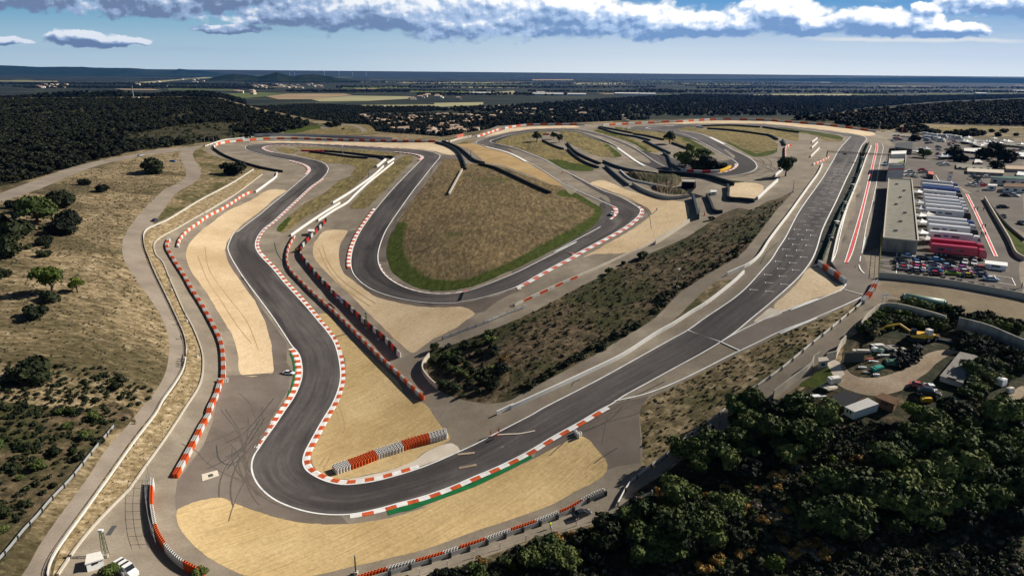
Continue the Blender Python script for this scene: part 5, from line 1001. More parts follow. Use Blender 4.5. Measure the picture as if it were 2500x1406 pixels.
v, f = prism(ccw([cc_[0], mid_, m2_, cc_[3]]), zt+.01, zt+.05); mesh_np('white_terrace', v, f, MT['offwhite'], tw)
a, b, c, d = loc[(ns+3) % 4], loc[(ns+2) % 4], loc[(ns+1) % 4], loc[ns]
v, f = prism(ccw([a*.95, b*.95, b*.55+c*.35, a*.55+d*.35]), zt, zt+2.8); mesh_np('upper_room', v, f, MT['armco'], tw)
v, f = prism(ccw([a*.98, b*.98, b*.55+c*.38, a*.55+d*.38]), zt+2.8, zt+3.05); mesh_np('roof', v, f, MT['white_conc'], tw)
BL = [('office_building', 'black topped grey office behind the control tower', 'S4 750,440 985,470 990,370 765,385', 'S4 745,520', 'stained_shaded_conc', 'dark', None), ('workshop', 'white and blue workshop with a green roof edge on the right', 'S4 2055,850 2560,880 2560,835 2060,838', 'S4 2030,950', 'armco', 'green_fence', None),
      ('container_block', 'long white container block in front of the green edged workshop', 'S4 2225,975 2560,985 2560,935 2240,930', 'S4 2215,1055', 'white', 'rust', None), ('portable_cabin', 'small white portable cabin left of the long container block', 'S4 2010,960 2130,965 2135,945 2020,940', 'S4 2005,1030', 'white', 'offwhite', None),
      ('storage_shed', 'long low shed with a beige roof in the paddock', 'S4 1735,770 2225,795 2225,750 1735,725', 'S4 1735,810', 'conc', 'conc_pale', None), ('storage_shed', 'grey roofed shed behind the beige one', 'S4 1585,720 2060,745 2060,700 1590,665', 'S4 1585,745', 'stained_shaded_conc', 'roof_grey', None),
      ('marquee', 'long white marquee at the right edge of the paddock', 'S4 2260,545 2560,575 2560,520 2250,500', 'S4 2260,580', 'offwhite', 'white', None), ('marquee', 'large grey marquee left of the dark paddock tree', 'S4 1650,350 1830,380 1950,355 1760,310', 'S4 1650,385', 'stained_shaded_conc', 'roof_grey', None),
      ('marquee', 'grey marquee with a pale ridge, nearer of the two by the tents', 'S4 1810,400 1910,435 2060,405 1950,365', 'S4 1810,440', 'stained_shaded_conc', 'sheet_roof', None), ('shed', 'wide grey roof in the far right of the paddock', 'S4 2160,400 2560,440 2560,400 2160,368', 'S4 2160,425', 'stained_shaded_conc', 'roof_grey', None),
      ('pergola', 'shed with a slatted pale roof at the right edge of the paddock', 'S4 2260,735 2560,745 2560,700 2240,690', 'S4 2260,780', 'conc', 'clay_roof', None), ('marquee', 'white tent roof below the slatted shed', 'S4 2400,815 2560,830 2560,790 2420,770', 'S4 2400,850', 'offwhite', 'white', None),
      ('marquee', 'white open sided tent frame in the middle of the paddock', 'S4 1690,490 2020,520 1960,455 1690,455', 'S4 1690,520', 'steel', 'offwhite', None), ('small_shed', 'small pale shed under the dark paddock trees', 'S4 1825,650 1945,650 1900,610 1840,605', 'S4 1825,680', 'conc', 'offwhite', None),
      ('race_cabin', 'white cabin trailer at the end of the racing car rows', 'S5 1435,1045 1680,1075 1680,1035 1440,1010', 'S5 1425,1105', 'white', 'white', None), ('shed', 'grey shed with a corrugated roof beside the dirt track', 'S6 1155,1062 1412,1142 1612,845 1378,792', 'S6 1150,1125', 'conc', 'sheet_roof', None),
      ('hut', 'dark flat roofed hut behind the white caravan', 'Q8 180,330 300,365 395,285 265,262', 'Q8 180,352', 'rust', 'dark', None), ('hut', 'brown wooden hut between the caravan and the yellow green tree', 'Q8 478,300 590,345 612,310 520,275', 'Q8 478,350', 'rust', 'rust', None),
      ('hut', 'small concrete hut at the end of the beige block wall', 'R8 392,1180 478,1165 455,1135 388,1145', 'R8 395,1250', 'conc', 'conc_pale', None), ('storage_box', 'white storage box beside the lattice mast at the bottom left', 'Q2 725,1295 868,1255 845,1200 740,1222', 'Q2 735,1370', 'white', 'offwhite', None),
      ('marshal_cabin', 'small grey cabin beside the sunken lane', 'R4 985,1110 1045,1115 1042,1092 985,1092', 'R4 985,1150', 'conc', 'white_conc', None), ('marshal_cabin', 'white cabin above the dark cut by the grey wall', 'R6 1335,980 1405,975 1400,960 1340,955', 'R6 1335,1015', 'white', 'white', None),
      ('marshal_cabin', 'white cabin against the fence of the far left loop', 'R4 1805,230 1835,232 1833,225 1807,224', 'R4 1805,252', 'white', 'conc', None), ('castle_ruin', 'pale ruined stone tower beyond the far barrier', 'R6 322,98 345,98 345,94 322,93', 'R6 322,180', 'conc_pale', 'conc_pale', None),
      ('pavilion', 'small pavilion with a pink flat roof in the paddock', 'S4 1205,800 1275,815 1270,775 1200,770', 'S4 1205,870', 'dark', 'kerb_pink', None)]
for nm, lb, rf, gd, wm, rm, hh in BL:
    root, loc, zt, zb, pl = bld(nm, lb, rf, gd, wm, rm, h=hh, slab=.25)
    ns = near_side(pl); L = (loc[ns]-loc[(ns+1) % len(loc)]).length
    if 'castle' in nm:
        a, b = loc[ns], loc[(ns+1) % 4]; e = b-a; v, f = prism(ccw([b, b+e*1.3, b+e*1.3+(loc[(ns+2) % 4]-b), loc[(ns+2) % 4]]), zb, zt*.55); mesh_np('broken_wall', v, f, MT['conc_pale'], root)
        v, f = prism(ccw([b+e*1.3, b+e*2.8, b+e*2.8+(loc[(ns+2) % 4]-b), b+e*1.3+(loc[(ns+2) % 4]-b)]), zb, zt*.3); mesh_np('broken_wall', v, f, MT['conc_pale'], root)
    elif nm not in ('pergola',):
        n = max(1, int(L/3.2))
        for k in range(n):
            if nm in ('marquee',): opening(root, loc, ns, (k+.08)/n, (k+.92)/n, .0, zt*.62, 'opening', 'hollow', .04)
            else: opening(root, loc, ns, (k+.3)/n, (k+.7)/n, max(.9, zt*.38), max(1.6, zt*.68), 'window', 'dark', .04)
car_, loc, zt, zb, pl = bld('caravan', 'white mobile home with dark windows at the top of the wooded slope', 'Q8 347,392 493,342 425,306 286,360', 'Q8 347,440', 'white', 'offwhite', 'mobile home', slab=.2, over=.1)
for i, u in ((near_side(pl), .25), (near_side(pl), .55)): opening(car_, loc, i, u, u+.13, .95, 1.75)
opening(car_, loc, (near_side(pl)+3) % 4, .42, .66, .9, 1.7)
for k, u in enumerate((.2, .5, .75)): car_b = MB().box((loc[0]*(1-u)+loc[2]*u)[:2]+(zt+.12,), (.5, .4, .24)); car_b.build('roof_vent', [MT['white']], car_)
# grandstand sand bank by the hairpin
def mound(name, top, foot, h, mat, label, cat='bank'):
    a = resample(line_w(T(top), 5), 3); b = resample(line_w(T(foot), 5), 3); n = min(len(a), len(b)); a = resample(a, 1); b = resample(b, 1); n = 24
    ia = np.linspace(0, len(a)-1, n).astype(int); ib = np.linspace(0, len(b)-1, n).astype(int); A_, B_ = a[ia], b[ib]; V = []
    for t, z in ((-.25, -.3), (0, h), (.3, h*.92), (.62, h*.45), (1, -.2)):
        q = A_*(1-t)+B_*t; q[:, 2] += z*np.clip(np.minimum(np.arange(n), np.arange(n)[::-1])/3, 0, 1)+np.array([rng.uniform(-.25, .25) for _ in range(n)]); V.append(q)
    f = [(j*n+i, j*n+i+1, (j+1)*n+i+1, (j+1)*n+i) for j in range(4) for i in range(n-1)]
    o = mesh_np(name, np.concatenate(V), [q[::-1] for q in f], MT[mat]); tag(o, kind='structure'); return o
mound('earth_bank', 'R6 370,775 500,790 760,812 1000,815', 'R6 480,850 640,880 830,925 1010,925', 2.2, 'scrub_floor', '')
mound('earth_bank', 'R6 650,925 850,950 1080,985', 'R6 720,980 860,1010 1060,1015', 1.4, 'scrub_floor', '')
sheet('road', T("R6 1010,830 1160,830 1170,930 1110,990 1260,1030 1180,1050 1090,1035 1060,980 1000,940"), MT['hollow'], 6, smo=False)  # flat near-black sheet: the shadow in the underpass cut, painted
bld('underpass', 'dark concrete underpass mouth beneath the tight hairpin', 'R6 1010,858 1150,862 1155,838 1012,835', 'R6 1010,935', 'hollow', 'conc', 'underpass')  # near-black walls carry the shade inside the mouth
# ------------------------------------------------------------------ trucks
plain('truck_white', (.72, .72, .74), .35, .5, .05); plain('truck_red', (.42, .012, .05), .35, .5, .1); plain('truck_blue', (.02, .06, .28), .35, .5, .1); plain('truck_silver', (.48, .50, .53), .35, .5, .08)
plain('glass', (.015, .02, .025), .12, .6, .1); plain('chrome', (.5, .5, .5), .3, .5, .1, .8)
def wheel_mesh(r, w, key='wheel'):
    if key not in _bm:
        b = MB(); b.cyl((0, -w/2, 0), (0, w/2, 0), r, 14, 0); b.cyl((0, -w/2-.01, 0), (0, w/2+.01, 0), r*.6, 10, 1); _bm[key] = mesh_of(b, 'wheel', [MT['black_rubber'], MT['armco']])
    return _bm[key]
def child(root, me, nm, loc, rz=0):
    o = bpy.data.objects.new(nm, me); COL.objects.link(o); o.parent = root; o.location = loc; o.rotation_euler = (0, 0, rz); return o
def lorry(label, pa, pb, mat, H_=3.9, cabm=None, group='race trucks parked behind the pits', logo=True):
    a, b = P(*T(pa)[0]), P(*T(pb)[0]); e = b-a; yaw = math.atan2(e.y, e.x); pit_ = math.atan2(e.z, math.hypot(e.x, e.y)); root = empty('race_truck', a, yaw); root.rotation_euler = (0, -pit_, yaw); tag(root, label, 'truck', group)
    cab = cabm or mat; L = 13.4
    mb = MB(); v = [(0, -1.25, 1.05), (L, -1.25, 1.05), (L, 1.25, 1.05), (0, 1.25, 1.05), (0, -1.25, H_-.1), (L, -1.25, H_-.1), (L, 1.25, H_-.1), (0, 1.25, H_-.1), (.1, -1.12, H_), (L-.1, -1.12, H_), (L-.1, 1.12, H_), (.1, 1.12, H_)]
    mb.add(v, [(3, 2, 1, 0), (0, 1, 5, 4), (1, 2, 6, 5), (2, 3, 7, 6), (3, 0, 4, 7), (4, 5, 9, 8), (5, 6, 10, 9), (6, 7, 11, 10), (7, 4, 8, 11), (8, 9, 10, 11)]); tr = mb.build('trailer', [MT[mat]], root)
    MB().box((L*.55, 0, .8), (L*.8, 2.3, .5)).build('side_skirt', [MT['dark']], root)
    MB().box((2.6, -1.27, 2.35), (2.2, .05, .8)).box((8.2, -1.27, 2.5), (2.4, .05, .55)).build('side_panel', [MT['glass']], tr)
    if logo: MB().box((5.2, -1.27, 2.6), (1.5, .05, .5)).build('lettering', [MT['truck_blue' if mat != 'truck_blue' else 'white']], tr)
    c = MB(); x = L+.5; c.add([(x, -1.22, .6), (x+2.3, -1.22, .6), (x+2.3, 1.22, .6), (x, 1.22, .6), (x, -1.22, 3.5), (x+1.6, -1.22, 3.45), (x+1.6, 1.22, 3.45), (x, 1.22, 3.5), (x+2.3, -1.22, 1.9), (x+2.3, 1.22, 1.9), (x+2.0, -1.2, 2.9), (x+2.0, 1.2, 2.9)],
        [(3, 2, 1, 0), (4, 5, 6, 7), (0, 3, 7, 4)[::-1], (0, 1, 8, 10, 5, 4), (3, 7, 6, 11, 9, 2)[::1], (1, 2, 9, 8), (8, 9, 11, 10), (10, 11, 6, 5)]); cb = c.build('cab', [MT[cab]], root)
    MB().add([(x+2.31, -1.1, 1.95), (x+2.31, 1.1, 1.95), (x+2.03, 1.1, 2.85), (x+2.03, -1.1, 2.85)], [(0, 1, 2, 3)]).box((x+1.5, -1.225, 2.3), (.8, .03, .7)).box((x+1.5, 1.225, 2.3), (.8, .03, .7)).build('window', [MT['glass']], cb)
    w = wheel_mesh(.5, .32, 'truck_wheel')
    for wx in (2.0, 3.3, 4.6, L-.6, x+1.2):
        for wy in (-1.08, 1.08): child(root, w, 'wheel', (wx, wy, .5))
    return root
def lerp(u, a, b): return a[0]+(b[0]-a[0])*u, a[1]+(b[1]-a[1])*u
TK = [(940, 'truck_red', None, 'crimson race truck nearest to the parked racing cars'), (878, 'truck_red', None, 'crimson race truck second from the parked racing cars'), (785, 'truck_white', None, 'white race truck with a tall cab next to the crimson pair'),
      (705, 'truck_white', 'dark', 'white race truck with a black cab, second after the crimson pair'), (655, 'truck_silver', None, 'silver race truck behind the black cabbed one'), (610, 'truck_white', 'truck_blue', 'white race truck with a blue cab beside the beige awning'),
      (512, 'truck_white', 'dark', 'white race truck with a broad clean side in the middle of the row'), (462, 'truck_white', None, 'white race truck just behind the broad clean sided one'), (424, 'truck_silver', None, 'silver roofed race truck in the upper half of the row'),
      (384, 'truck_white', None, 'white race truck fifth from the flag banner'), (345, 'truck_white', None, 'white race truck fourth from the flag banner'), (292, 'truck_white', 'dark', 'white race truck just below the dark blue one'),
      (247, 'truck_blue', 'truck_blue', 'dark blue race truck near the far end of the row'), (212, 'truck_white', None, 'white race truck just above the dark blue one'), (172, 'truck_silver', 'truck_blue', 'silver race truck at the far end of the row under the flag banner')]
for y, mm_, cm_, lb in TK:
    u = (940-y)/770; xl = 792-108*u; dx = 600-195*u; dy = 62-22*u
    lorry(lb, 'S5 %f,%f' % (xl, y), 'S5 %f,%f' % (xl+dx, y+dy), mm_, cabm=cm_)
def tent(px, s, label, mat='white', h=3.0, group='pop-up tents behind the pits'):
    c = P(*T(px)[0]); b = MB(); n = 4; r = s*.72; V = [(r*math.cos(k*math.pi/2+.78), r*math.sin(k*math.pi/2+.78), h*.62) for k in range(4)]+[(r*.25*math.cos(k*math.pi/2+.78), r*.25*math.sin(k*math.pi/2+.78), h*.86) for k in range(4)]+[(0, 0, h*1.05)]
    root = empty('tent', c, .15); tag(root, label, 'tent', group); F_ = [(k, (k+1) % 4, 4+(k+1) % 4, 4+k) for k in range(4)]+[(4+k, 4+(k+1) % 4, 8) for k in range(4)]
    F_ += [(k, k+4+5, (k+1) % 4+4+5, (k+1) % 4) for k in range(4)]; V += [(q[0], q[1], q[2]-.35) for q in V[:4]]
    b.add(V, F_).build('canopy', [MT[mat]], root); lg = MB()
    for k in range(4): MB().cyl((V[k][0]*.97, V[k][1]*.97, 0), (V[k][0]*.97, V[k][1]*.97, h*.6), .04, 5).build('leg', [MT['steel']], root)
for i, (s, m_, lb) in enumerate((("S5 690,745", 'white', 'white pop-up tent beside the tall cabbed truck'), ("S5 745,815", 'offwhite', 'cream pop-up tent beside the crimson trucks'), ("S5 680,545", 'white', 'white pop-up tent in the middle of the pit row'), ("S5 760,530", 'offwhite', 'cream pop-up tent touching the middle white one'),
    ("S5 690,620", 'white', 'white pop-up tent beside the silver truck'), ("S5 655,270", 'white', 'white pop-up tent near the far end of the pit building'), ("S5 660,395", 'truck_silver', 'grey pop-up tent near the far end of the pit building'), ("S5 680,465", 'truck_silver', 'grey pop-up tent beside the broad clean sided truck'))):
    tent(s, 4.4, lb, m_)
# ------------------------------------------------------------------ cars
def car_meshes():
    st = [(-2.15, .45, .75, .78, .42), (-1.9, .25, .86, .84, .8), (-1.2, .22, .9, .88, .9), (0, .2, .86, .9, .92), (1.0, .2, .84, .9, .88), (1.75, .24, .68, .84, .72), (2.15, .4, .52, .7, .5)]
    b = MB(); V = []
    for x, z0, z1, w, wt in [(s[0], s[1], s[2], s[3], s[3]*.93) for s in st]: V += [(x, -w*.93, z0), (x, -w, (z0+z1)/2), (x, -wt, z1), (x, wt, z1), (x, w, (z0+z1)/2), (x, w*.93, z0)]
    F_ = [(6*i+j, 6*i+(j+1) % 6, 6*i+6+(j+1) % 6, 6*i+6+j) for i in range(len(st)-1) for j in range(6)]; F_ = [q[::-1] for q in F_]+[(0, 1, 2, 3, 4, 5), tuple(6*(len(st)-1)+k for k in (5, 4, 3, 2, 1, 0))]
    b.add(V, F_); g1 = MB()
    cab = [(-1.75, .84, .74), (-.95, 1.3, .6), (.25, 1.33, .6), (1.05, .85, .76)]; V = []
    for x, z, w in cab: V += [(x, -w, z), (x, w, z)]
    V += [(-1.75, -.8, .8), (-1.75, .8, .8), (1.05, -.8, .8), (1.05, .8, .8)]
    g1.add(V, [(0, 1, 3, 2)[::-1], (4, 5, 7, 6)[::-1], (0, 2, 4, 6, 10, 8), (1, 9, 11, 7, 5, 3)]); rf = MB(); rf.add([(-.98, -.6, 1.31), (-.98, .6, 1.31), (.27, .6, 1.345), (.27, -.6, 1.345), (-.98, -.6, 1.25), (-.98, .6, 1.25), (.27, .6, 1.28), (.27, -.6, 1.28)], [(0, 1, 2, 3)[::-1], (0, 3, 7, 4), (1, 5, 6, 2), (0, 4, 5, 1), (3, 2, 6, 7)])
    lt = MB().box((2.08, -.55, .55), (.12, .32, .12)).box((2.08, .55, .55), (.12, .32, .12)); wg = MB().box((-2.0, 0, 1.1), (.35, 1.5, .05)).box((-2.0, -.5, .98), (.1, .05, .25)).box((-2.0, .5, .98), (.1, .05, .25))
    return b, g1, rf, lt, wg
plain('paint', (.5, .5, .5), .3, .5, .04)
_b, _g, _r, _l, _w = car_meshes(); CARM = {'body': mesh_of(_b, 'body', [MT['paint']]), 'window': mesh_of(_g, 'window', [MT['glass']]), 'roof': mesh_of(_r, 'roof', [MT['paint']]), 'headlight': mesh_of(MB().box((2.1, -.55, .55), (.12, .32, .12)), 'headlight', [MT['white']]), 'rear_wing': mesh_of(_w, 'rear_wing', [MT['dark']])}
PAINT = {}
def paint(c):
    if c not in PAINT: plain('paint_%d' % len(PAINT), c, .3, .5, .04); PAINT[c] = MT['paint_%d' % (len(PAINT))]
    return PAINT[c]
def car(s, col, label, yaw=None, toward=None, col2=None, race=False, sc=1.0, sz=1.0, group=None, name='parked_car'):
    q = T(s)[0]; p = P(*q)
    if toward: e = P(*T(toward)[0])-p; yaw = math.atan2(e.y, e.x)
    root = empty(name, p, yaw); root.scale = (sc, sc, sc*sz); tag(root, label, 'car', group)
    for nm in ('body', 'roof', 'window')+(('rear_wing',) if race else ()):
        o = child(root, CARM[nm], nm, (0, 0, 0))
        if nm in ('body', 'roof'):
            o.material_slots[0].link = 'OBJECT'; o.material_slots[0].material = paint(col if nm == 'body' or not col2 else col2)
    for sy in (1, -1):
        h_ = child(root, CARM['headlight'], 'headlight', (0, .55+sy*.55, 0))
    w = wheel_mesh(.33, .22)
    for x in (-1.35, 1.35):
        for y in (-.8, .8): child(root, w, 'wheel', (x, y, .33))
    if race:
        o = MB().box((1.35, 0, .80), (.7, .5, .03)).build('bonnet_stripe', [paint(col2 or (.7, .7, .7))], root); MB().box((-.2, -.905, .58), (1.3, .03, .26)).box((-.2, .905, .58), (1.3, .03, .26)).build('door_panel', [paint(col2 or (.7, .7, .7))], root)
    return root
Wh, Bk, Bl, Rd, Pk, Lm, Nv, Gy, Sk = (.72, .72, .74), (.015, .015, .018), (.03, .16, .45), (.55, .02, .03), (.6, .05, .25), (.35, .55, .02), (.015, .025, .09), (.16, .17, .18), (.25, .45, .65)
GR = 'racing cars parked in the paddock'
RC = [(550, 978, Wh, Bl, 'white racing car with blue panels at the top left of the paddock rows'), (722, 998, Bk, Gy, 'black racing car in the top row, second from the left'), (876, 1018, Bl, Sk, 'bright blue racing car in the top row'), (462, 1022, (.05, .05, .02), Bk, 'dark olive racing car at the left end of the rows'),
      (475, 1050, Nv, Bk, 'navy racing car below the dark olive one'), (652, 1046, Wh, Bl, 'white and blue racing car behind the crimson red one'), (820, 1066, Nv, Gy, 'navy racing car with grey panels in the middle of the rows'), (1035, 1048, Bk, Bk, 'all black racing car below the blue top row car'),
      (660, 1076, Rd, Wh, 'red racing car with a white roof'), (495, 1086, Wh, Gy, 'white racing car with grey roof, third down at the left'), (838, 1102, Wh, Nv, 'white racing car with navy roof in the middle'), (995, 1092, Wh, Sk, 'white racing car with pale blue roof right of the middle'),
      (500, 1116, Wh, Rd, 'white racing car with red roof at the bottom left'), (660, 1111, Wh, Pk, 'white racing car with pink roof'), (1018, 1126, Pk, Bk, 'pink racing car with a black roof'), (1175, 1118, Wh, (.45, .1, .4), 'white racing car with purple roof'),
      (650, 1140, Nv, Wh, 'navy racing car with a white roof'), (860, 1142, Bl, Nv, 'blue racing car with a navy roof'), (1200, 1157, Pk, Wh, 'pink racing car with a white roof'), (1380, 1116, Bk, Rd, 'black racing car with a red roof at the right end'), (1362, 1150, Gy, Bk, 'grey racing car near the right end'),
      (862, 1177, Bk, Rd, 'black racing car with red panels in the bottom row'), (1060, 1172, Lm, Bk, 'lime green racing car with a black roof'), (1240, 1202, Bk, (.5, .4, .02), 'black racing car with a yellow roof in the bottom row'), (1392, 1194, Nv, Gy, 'dark navy racing car with grey roof at the bottom right'), (1495, 1242, Sk, Wh, 'pale blue and white racing car standing apart in a marked bay')]
for x, y, c1, c2, lb in RC: car('S5 %d,%d' % (x, y), c1, lb, toward='S5 %d,%d' % (x+100, y+9), col2=c2, race=True, sc=1.02, group=GR, name='racing_car')
car('S5 1195,1045', Wh, 'white saloon car parked nose on beside the racing cars', toward='S5 1190,1100'); car('S5 1300,1058', Wh, 'white hatchback parked nose on next to the cabin trailer', toward='S5 1296,1110', sz=1.1)
car('Q6 1322,940', (.02, .022, .03), 'black car parked on the road behind the bottom tyre row', toward='Q6 1400,900', sc=1.02, sz=1.08); car('F 705,913', (.75, .76, .8), 'white racing car standing on the run-off beside the kerb', toward='F 720,915', race=True, sc=.95)
car('S2 1080,370', Wh, 'white car standing on the inside verge of the right bend', toward='S2 1095,330', sc=1.15); car('R3 1345,396', (.42, .44, .47), 'silver car on the far left access road', toward='R3 1400,388', sc=1.15); car('R3 1650,452', (.02, .16, .55), 'bright blue car parked on the dry grass', toward='R3 1700,456', sc=1.05)
car('R3 1480,1015', (.04, .03, .09), 'dark purple car at the edge of the left access road', toward='R3 1540,990', sc=1.0); car('R4 360,242', (.6, .6, .62), 'white car behind the far left loop barrier', toward='R4 400,238', sc=1.3); car('R5 400,408', Wh, 'white car at the head of the dark walls', toward='R5 420,408', sc=1.2)
car('S4 950,800', Wh, 'white van parked behind the control tower', toward='S4 1000,803', sc=1.3, sz=1.3); car('S5 1635,520', Bk, 'black car at the foot of the paddock grass bank', toward='S5 1660,540'); car('S5 1630,415', Bk, 'black car on the gravel above the grass bank', toward='S5 1660,415', sc=1.2); car('S5 1760,280', (.6, .62, .62), 'pale car beside the container block', toward='S5 1800,285', sc=1.2)
car('S5 1665,282', Bk, 'black car left of the pale one beside the container block', toward='S5 1700,285', sc=1.15); car('S4 610,690', Sk, 'blue van in the shade left of the control tower', toward='S4 600,700', sc=1.2, sz=1.4); car('S5 1850,600', Bk, 'black car on the road at the right edge of the paddock', toward='S5 1900,620', sc=1.1)
car('Q8 800,290', (.03, .035, .04), 'dark off-road vehicle parked below the grey shed', toward='Q8 870,300', sc=1.15, sz=1.35); car('S6 1030,1215', Wh, 'white scrapped car beside the shed', toward='S6 1010,1180', sc=1.0); car('S6 900,1190', (.5, .1, .1), 'red and white scrapped car under the yellow green tree', toward='S6 960,1200', sc=.9)
# white van at the bottom edge
def van(s, to, label):
    p = P(*T(s)[0]); e = P(*T(to)[0])-p; root = empty('van', p, math.atan2(e.y, e.x)); tag(root, label, 'van'); b = MB(); V = []
    for x, z, w in ((-2.6, 2.3, .92), (1.0, 2.35, .92), (1.75, 1.6, .9), (2.6, 1.15, .85)): V += [(x, -w*1.02, .35), (x, -w*1.06, 1.1 if z > 1.1 else .8), (x, -w*.92, z), (x, w*.92, z), (x, w*1.06, 1.1 if z > 1.1 else .8), (x, w*1.02, .35)]
    F_ = [(6*i+j, 6*i+6+j, 6*i+6+(j+1) % 6, 6*i+(j+1) % 6) for i in range(3) for j in range(6)]+[(0, 1, 2, 3, 4, 5), (23, 22, 21, 20, 19, 18)]
    b.add(V, F_).build('body', [MT['white']], root); MB().add([(1.05, -.8, 2.33), (1.05, .8, 2.33), (1.73, .78, 1.64), (1.73, -.78, 1.64)], [(0, 3, 2, 1)], 0, Matrix.Translation((.03, 0, .03))).build('windscreen', [MT['glass']], root)
    for x in (-1.6, -.2): MB().box((x, 0, 2.37), (.5, 1.5, .05)).build('roof_bar', [MT['dark']], root)
    MB().box((1.0, -1.3, 1.1), (.9, .08, 1.2)).build('open_door', [MT['white']], root); w = wheel_mesh(.36, .25, 'van_wheel')
    for x in (-1.7, 1.7):
        for y in (-.85, .85): child(root, w, 'wheel', (x, y, .36))
van('Q2 1075,1385', 'Q2 1150,1440', 'white van with an open door at the bottom left edge')
# motorhomes of the far paddock
for i, (x, y, w, sz) in enumerate([(1150, 285, 60, 2.9), (1215, 300, 60, 2.9), (1280, 308, 60, 2.8), (1345, 312, 55, 2.9), (1400, 318, 55, 2.8), (1470, 318, 70, 3.0), (1540, 325, 60, 2.8), (1175, 330, 50, 2.7), (1240, 340, 55, 2.7), (1310, 352, 60, 3.0), (1365, 370, 55, 2.8), (1600, 335, 60, 2.8), (1180, 360, 40, 2.4)]):
    p, q = P(*T('S4 %d,%d' % (x, y))[0]), P(*T('S4 %d,%d' % (x+w, y+6))[0]); e = q-p; root = empty('motorhome', p, math.atan2(e.y, e.x)+rng.uniform(-.2, .2)); tag(root, 'white motorhome parked in the far rows of the paddock', 'motorhome', 'motorhomes in the far paddock'); L = min(9, max(5, e.length*.8))
    MB().box((0, 0, sz/2+.25), (L, 2.4, sz-.2), top=.97).build('body', [MT['white' if i % 4 else 'truck_silver']], root); MB().box((L/2+.5, 0, 1.0), (1.2, 2.1, 1.3), top=.8).build('cab', [MT['white']], root)
    MB().box((0, -1.21, sz*.62), (L*.6, .05, .5)).build('window', [MT['glass']], root); w_ = wheel_mesh(.36, .25, 'van_wheel')
    for xx in (-L*.3, L*.4):
        for yy in (-1, 1): child(root, w_, 'wheel', (xx, yy, .36))
# the crowded far paddock: parked cars and service tents
for i, (x, y) in enumerate(scatter_px(T("S4 1130,300 1500,330 1640,420 1640,520 1250,480 1100,420"), 16, 5)+scatter_px(T("S4 700,285 960,300 960,360 700,370"), 9, 5)+scatter_px(T("S4 900,760 1190,740 1230,860 900,850"), 10, 6)+scatter_px(T("S4 1640,790 2000,830 2020,960 1780,1000"), 12, 6)+scatter_px(T("S4 2120,480 2480,480 2500,520 2200,500"), 6, 6)+scatter_px(T("S4 1320,520 1480,560 1480,690 1360,700"), 10, 5)):
    c_ = [Wh, Gy, Bk, Wh, (.4, .42, .45), Wh, Rd][i % 7]; p_ = P(x, y); root_ = car('F %f,%f' % (x, y), c_, {Wh: 'white', Gy: 'dark grey', Bk: 'black', (.4, .42, .45): 'silver', Rd: 'red'}[c_]+' car among the crowded rows of the far paddock', yaw=rng.choice((.1, 1.6))+rng.uniform(-.2, .2), sc=1.1, group='cars crowding the far paddock')
for i, (x, y) in enumerate(scatter_px(T("S4 1500,300 2300,350 2500,450 2300,440 2050,470 1650,460 1620,380"), 16, 9)+scatter_px(T("S4 1330,560 1490,560 1480,640 1350,650"), 5, 5)+scatter_px(T("S4 1000,500 1260,500 1260,560 1010,590"), 6, 6)):
    tent('F %f,%f' % (x, y), rng.uniform(4, 6.5), 'pale service tent among the crowded rows of the far paddock', ('white', 'offwhite', 'truck_silver')[i % 3], 3.4, 'service tents in the far paddock')
# tyre trolleys along the car park wall
for x, y in ((1050, 1245), (1130, 1262), (1262, 1288), (1385, 1312), (1500, 1335), (1640, 1362), (1735, 1372), (940, 1228), (560, 1180), (650, 1188), (745, 1198)):
    p = P(*T('S5 %d,%d' % (x, y))[0]); root = empty('tyre_trolley', p, .1); tag(root, 'dark trolley of racing tyres along the car park wall', 'tyre trolley', 'tyre trolleys by the wall'); MB().box((0, 0, .3), (1.8, 1.0, .1)).build('frame', [MT['steel']], root)
    for k in range(4): child(root, wheel_mesh(.33, .28, 'loose_tyre'), 'tyre', (-.65+.43*k, 0, .7), 1.57)
# ------------------------------------------------------------------ gantry, masts, lamps
def pole(name, foot, tip, label, cat, r=.12, mat='pylon_green', head=None, lattice=False, group=None):
    f_ = T(foot)[0]; t_ = T(tip)[0]; G0 = P(*f_); H_ = max(3.0, z_above(f_[0], f_[1], *t_)-G0.z); root = empty(name, G0); tag(root, label, cat, group)
    if lattice:
        b = MB(); s = r*2.2
        for sx_, sy_ in ((-1, -1), (1, -1), (1, 1), (-1, 1)): b.cyl((sx_*s, sy_*s, 0), (sx_*s*.5, sy_*s*.5, H_), .06, 5)
        n = int(H_/1.1)
        for k in range(n):
            z0, z1 = k*H_/n, (k+1)*H_/n; q0 = s*(1-.5*k/n); q1 = s*(1-.5*(k+1)/n)
            b.cyl((-q0, -q0, z0), (q1, -q1, z1), .04, 4).cyl((q0, -q0, z0), (q1, q1, z1), .04, 4).cyl((q0, q0, z0), (-q1, q1, z1), .04, 4).cyl((-q0, q0, z0), (-q1, -q1, z1), .04, 4)
        b.build('mast', [MT[mat]], root)
    else: MB().cyl((0, 0, -.3), (0, 0, H_), r, 8, 0, r*.7).build('post', [MT[mat]], root)
    if head: MB().box((0, 0, H_), (.9, .5, .35)).cyl((0, 0, H_-.5), (0, 0, H_), r*1.3, 6).build('lamp_head', [MT[head]], root)
    else: MB().cyl((0, 0, H_), (0, 0, H_+.5), r*.9, 6, 0, r*.3).build('cap', [MT['steel']], root)
    MB().box((0, 0, .2), (.8, .8, .8)).build('base', [MT['conc_pale']], root)
pole('floodlight_mast', 'Q2 895,1240', 'Q2 828,1018', 'lattice mast beside the white storage box at the bottom left', 'mast', .2, lattice=True, head='white')
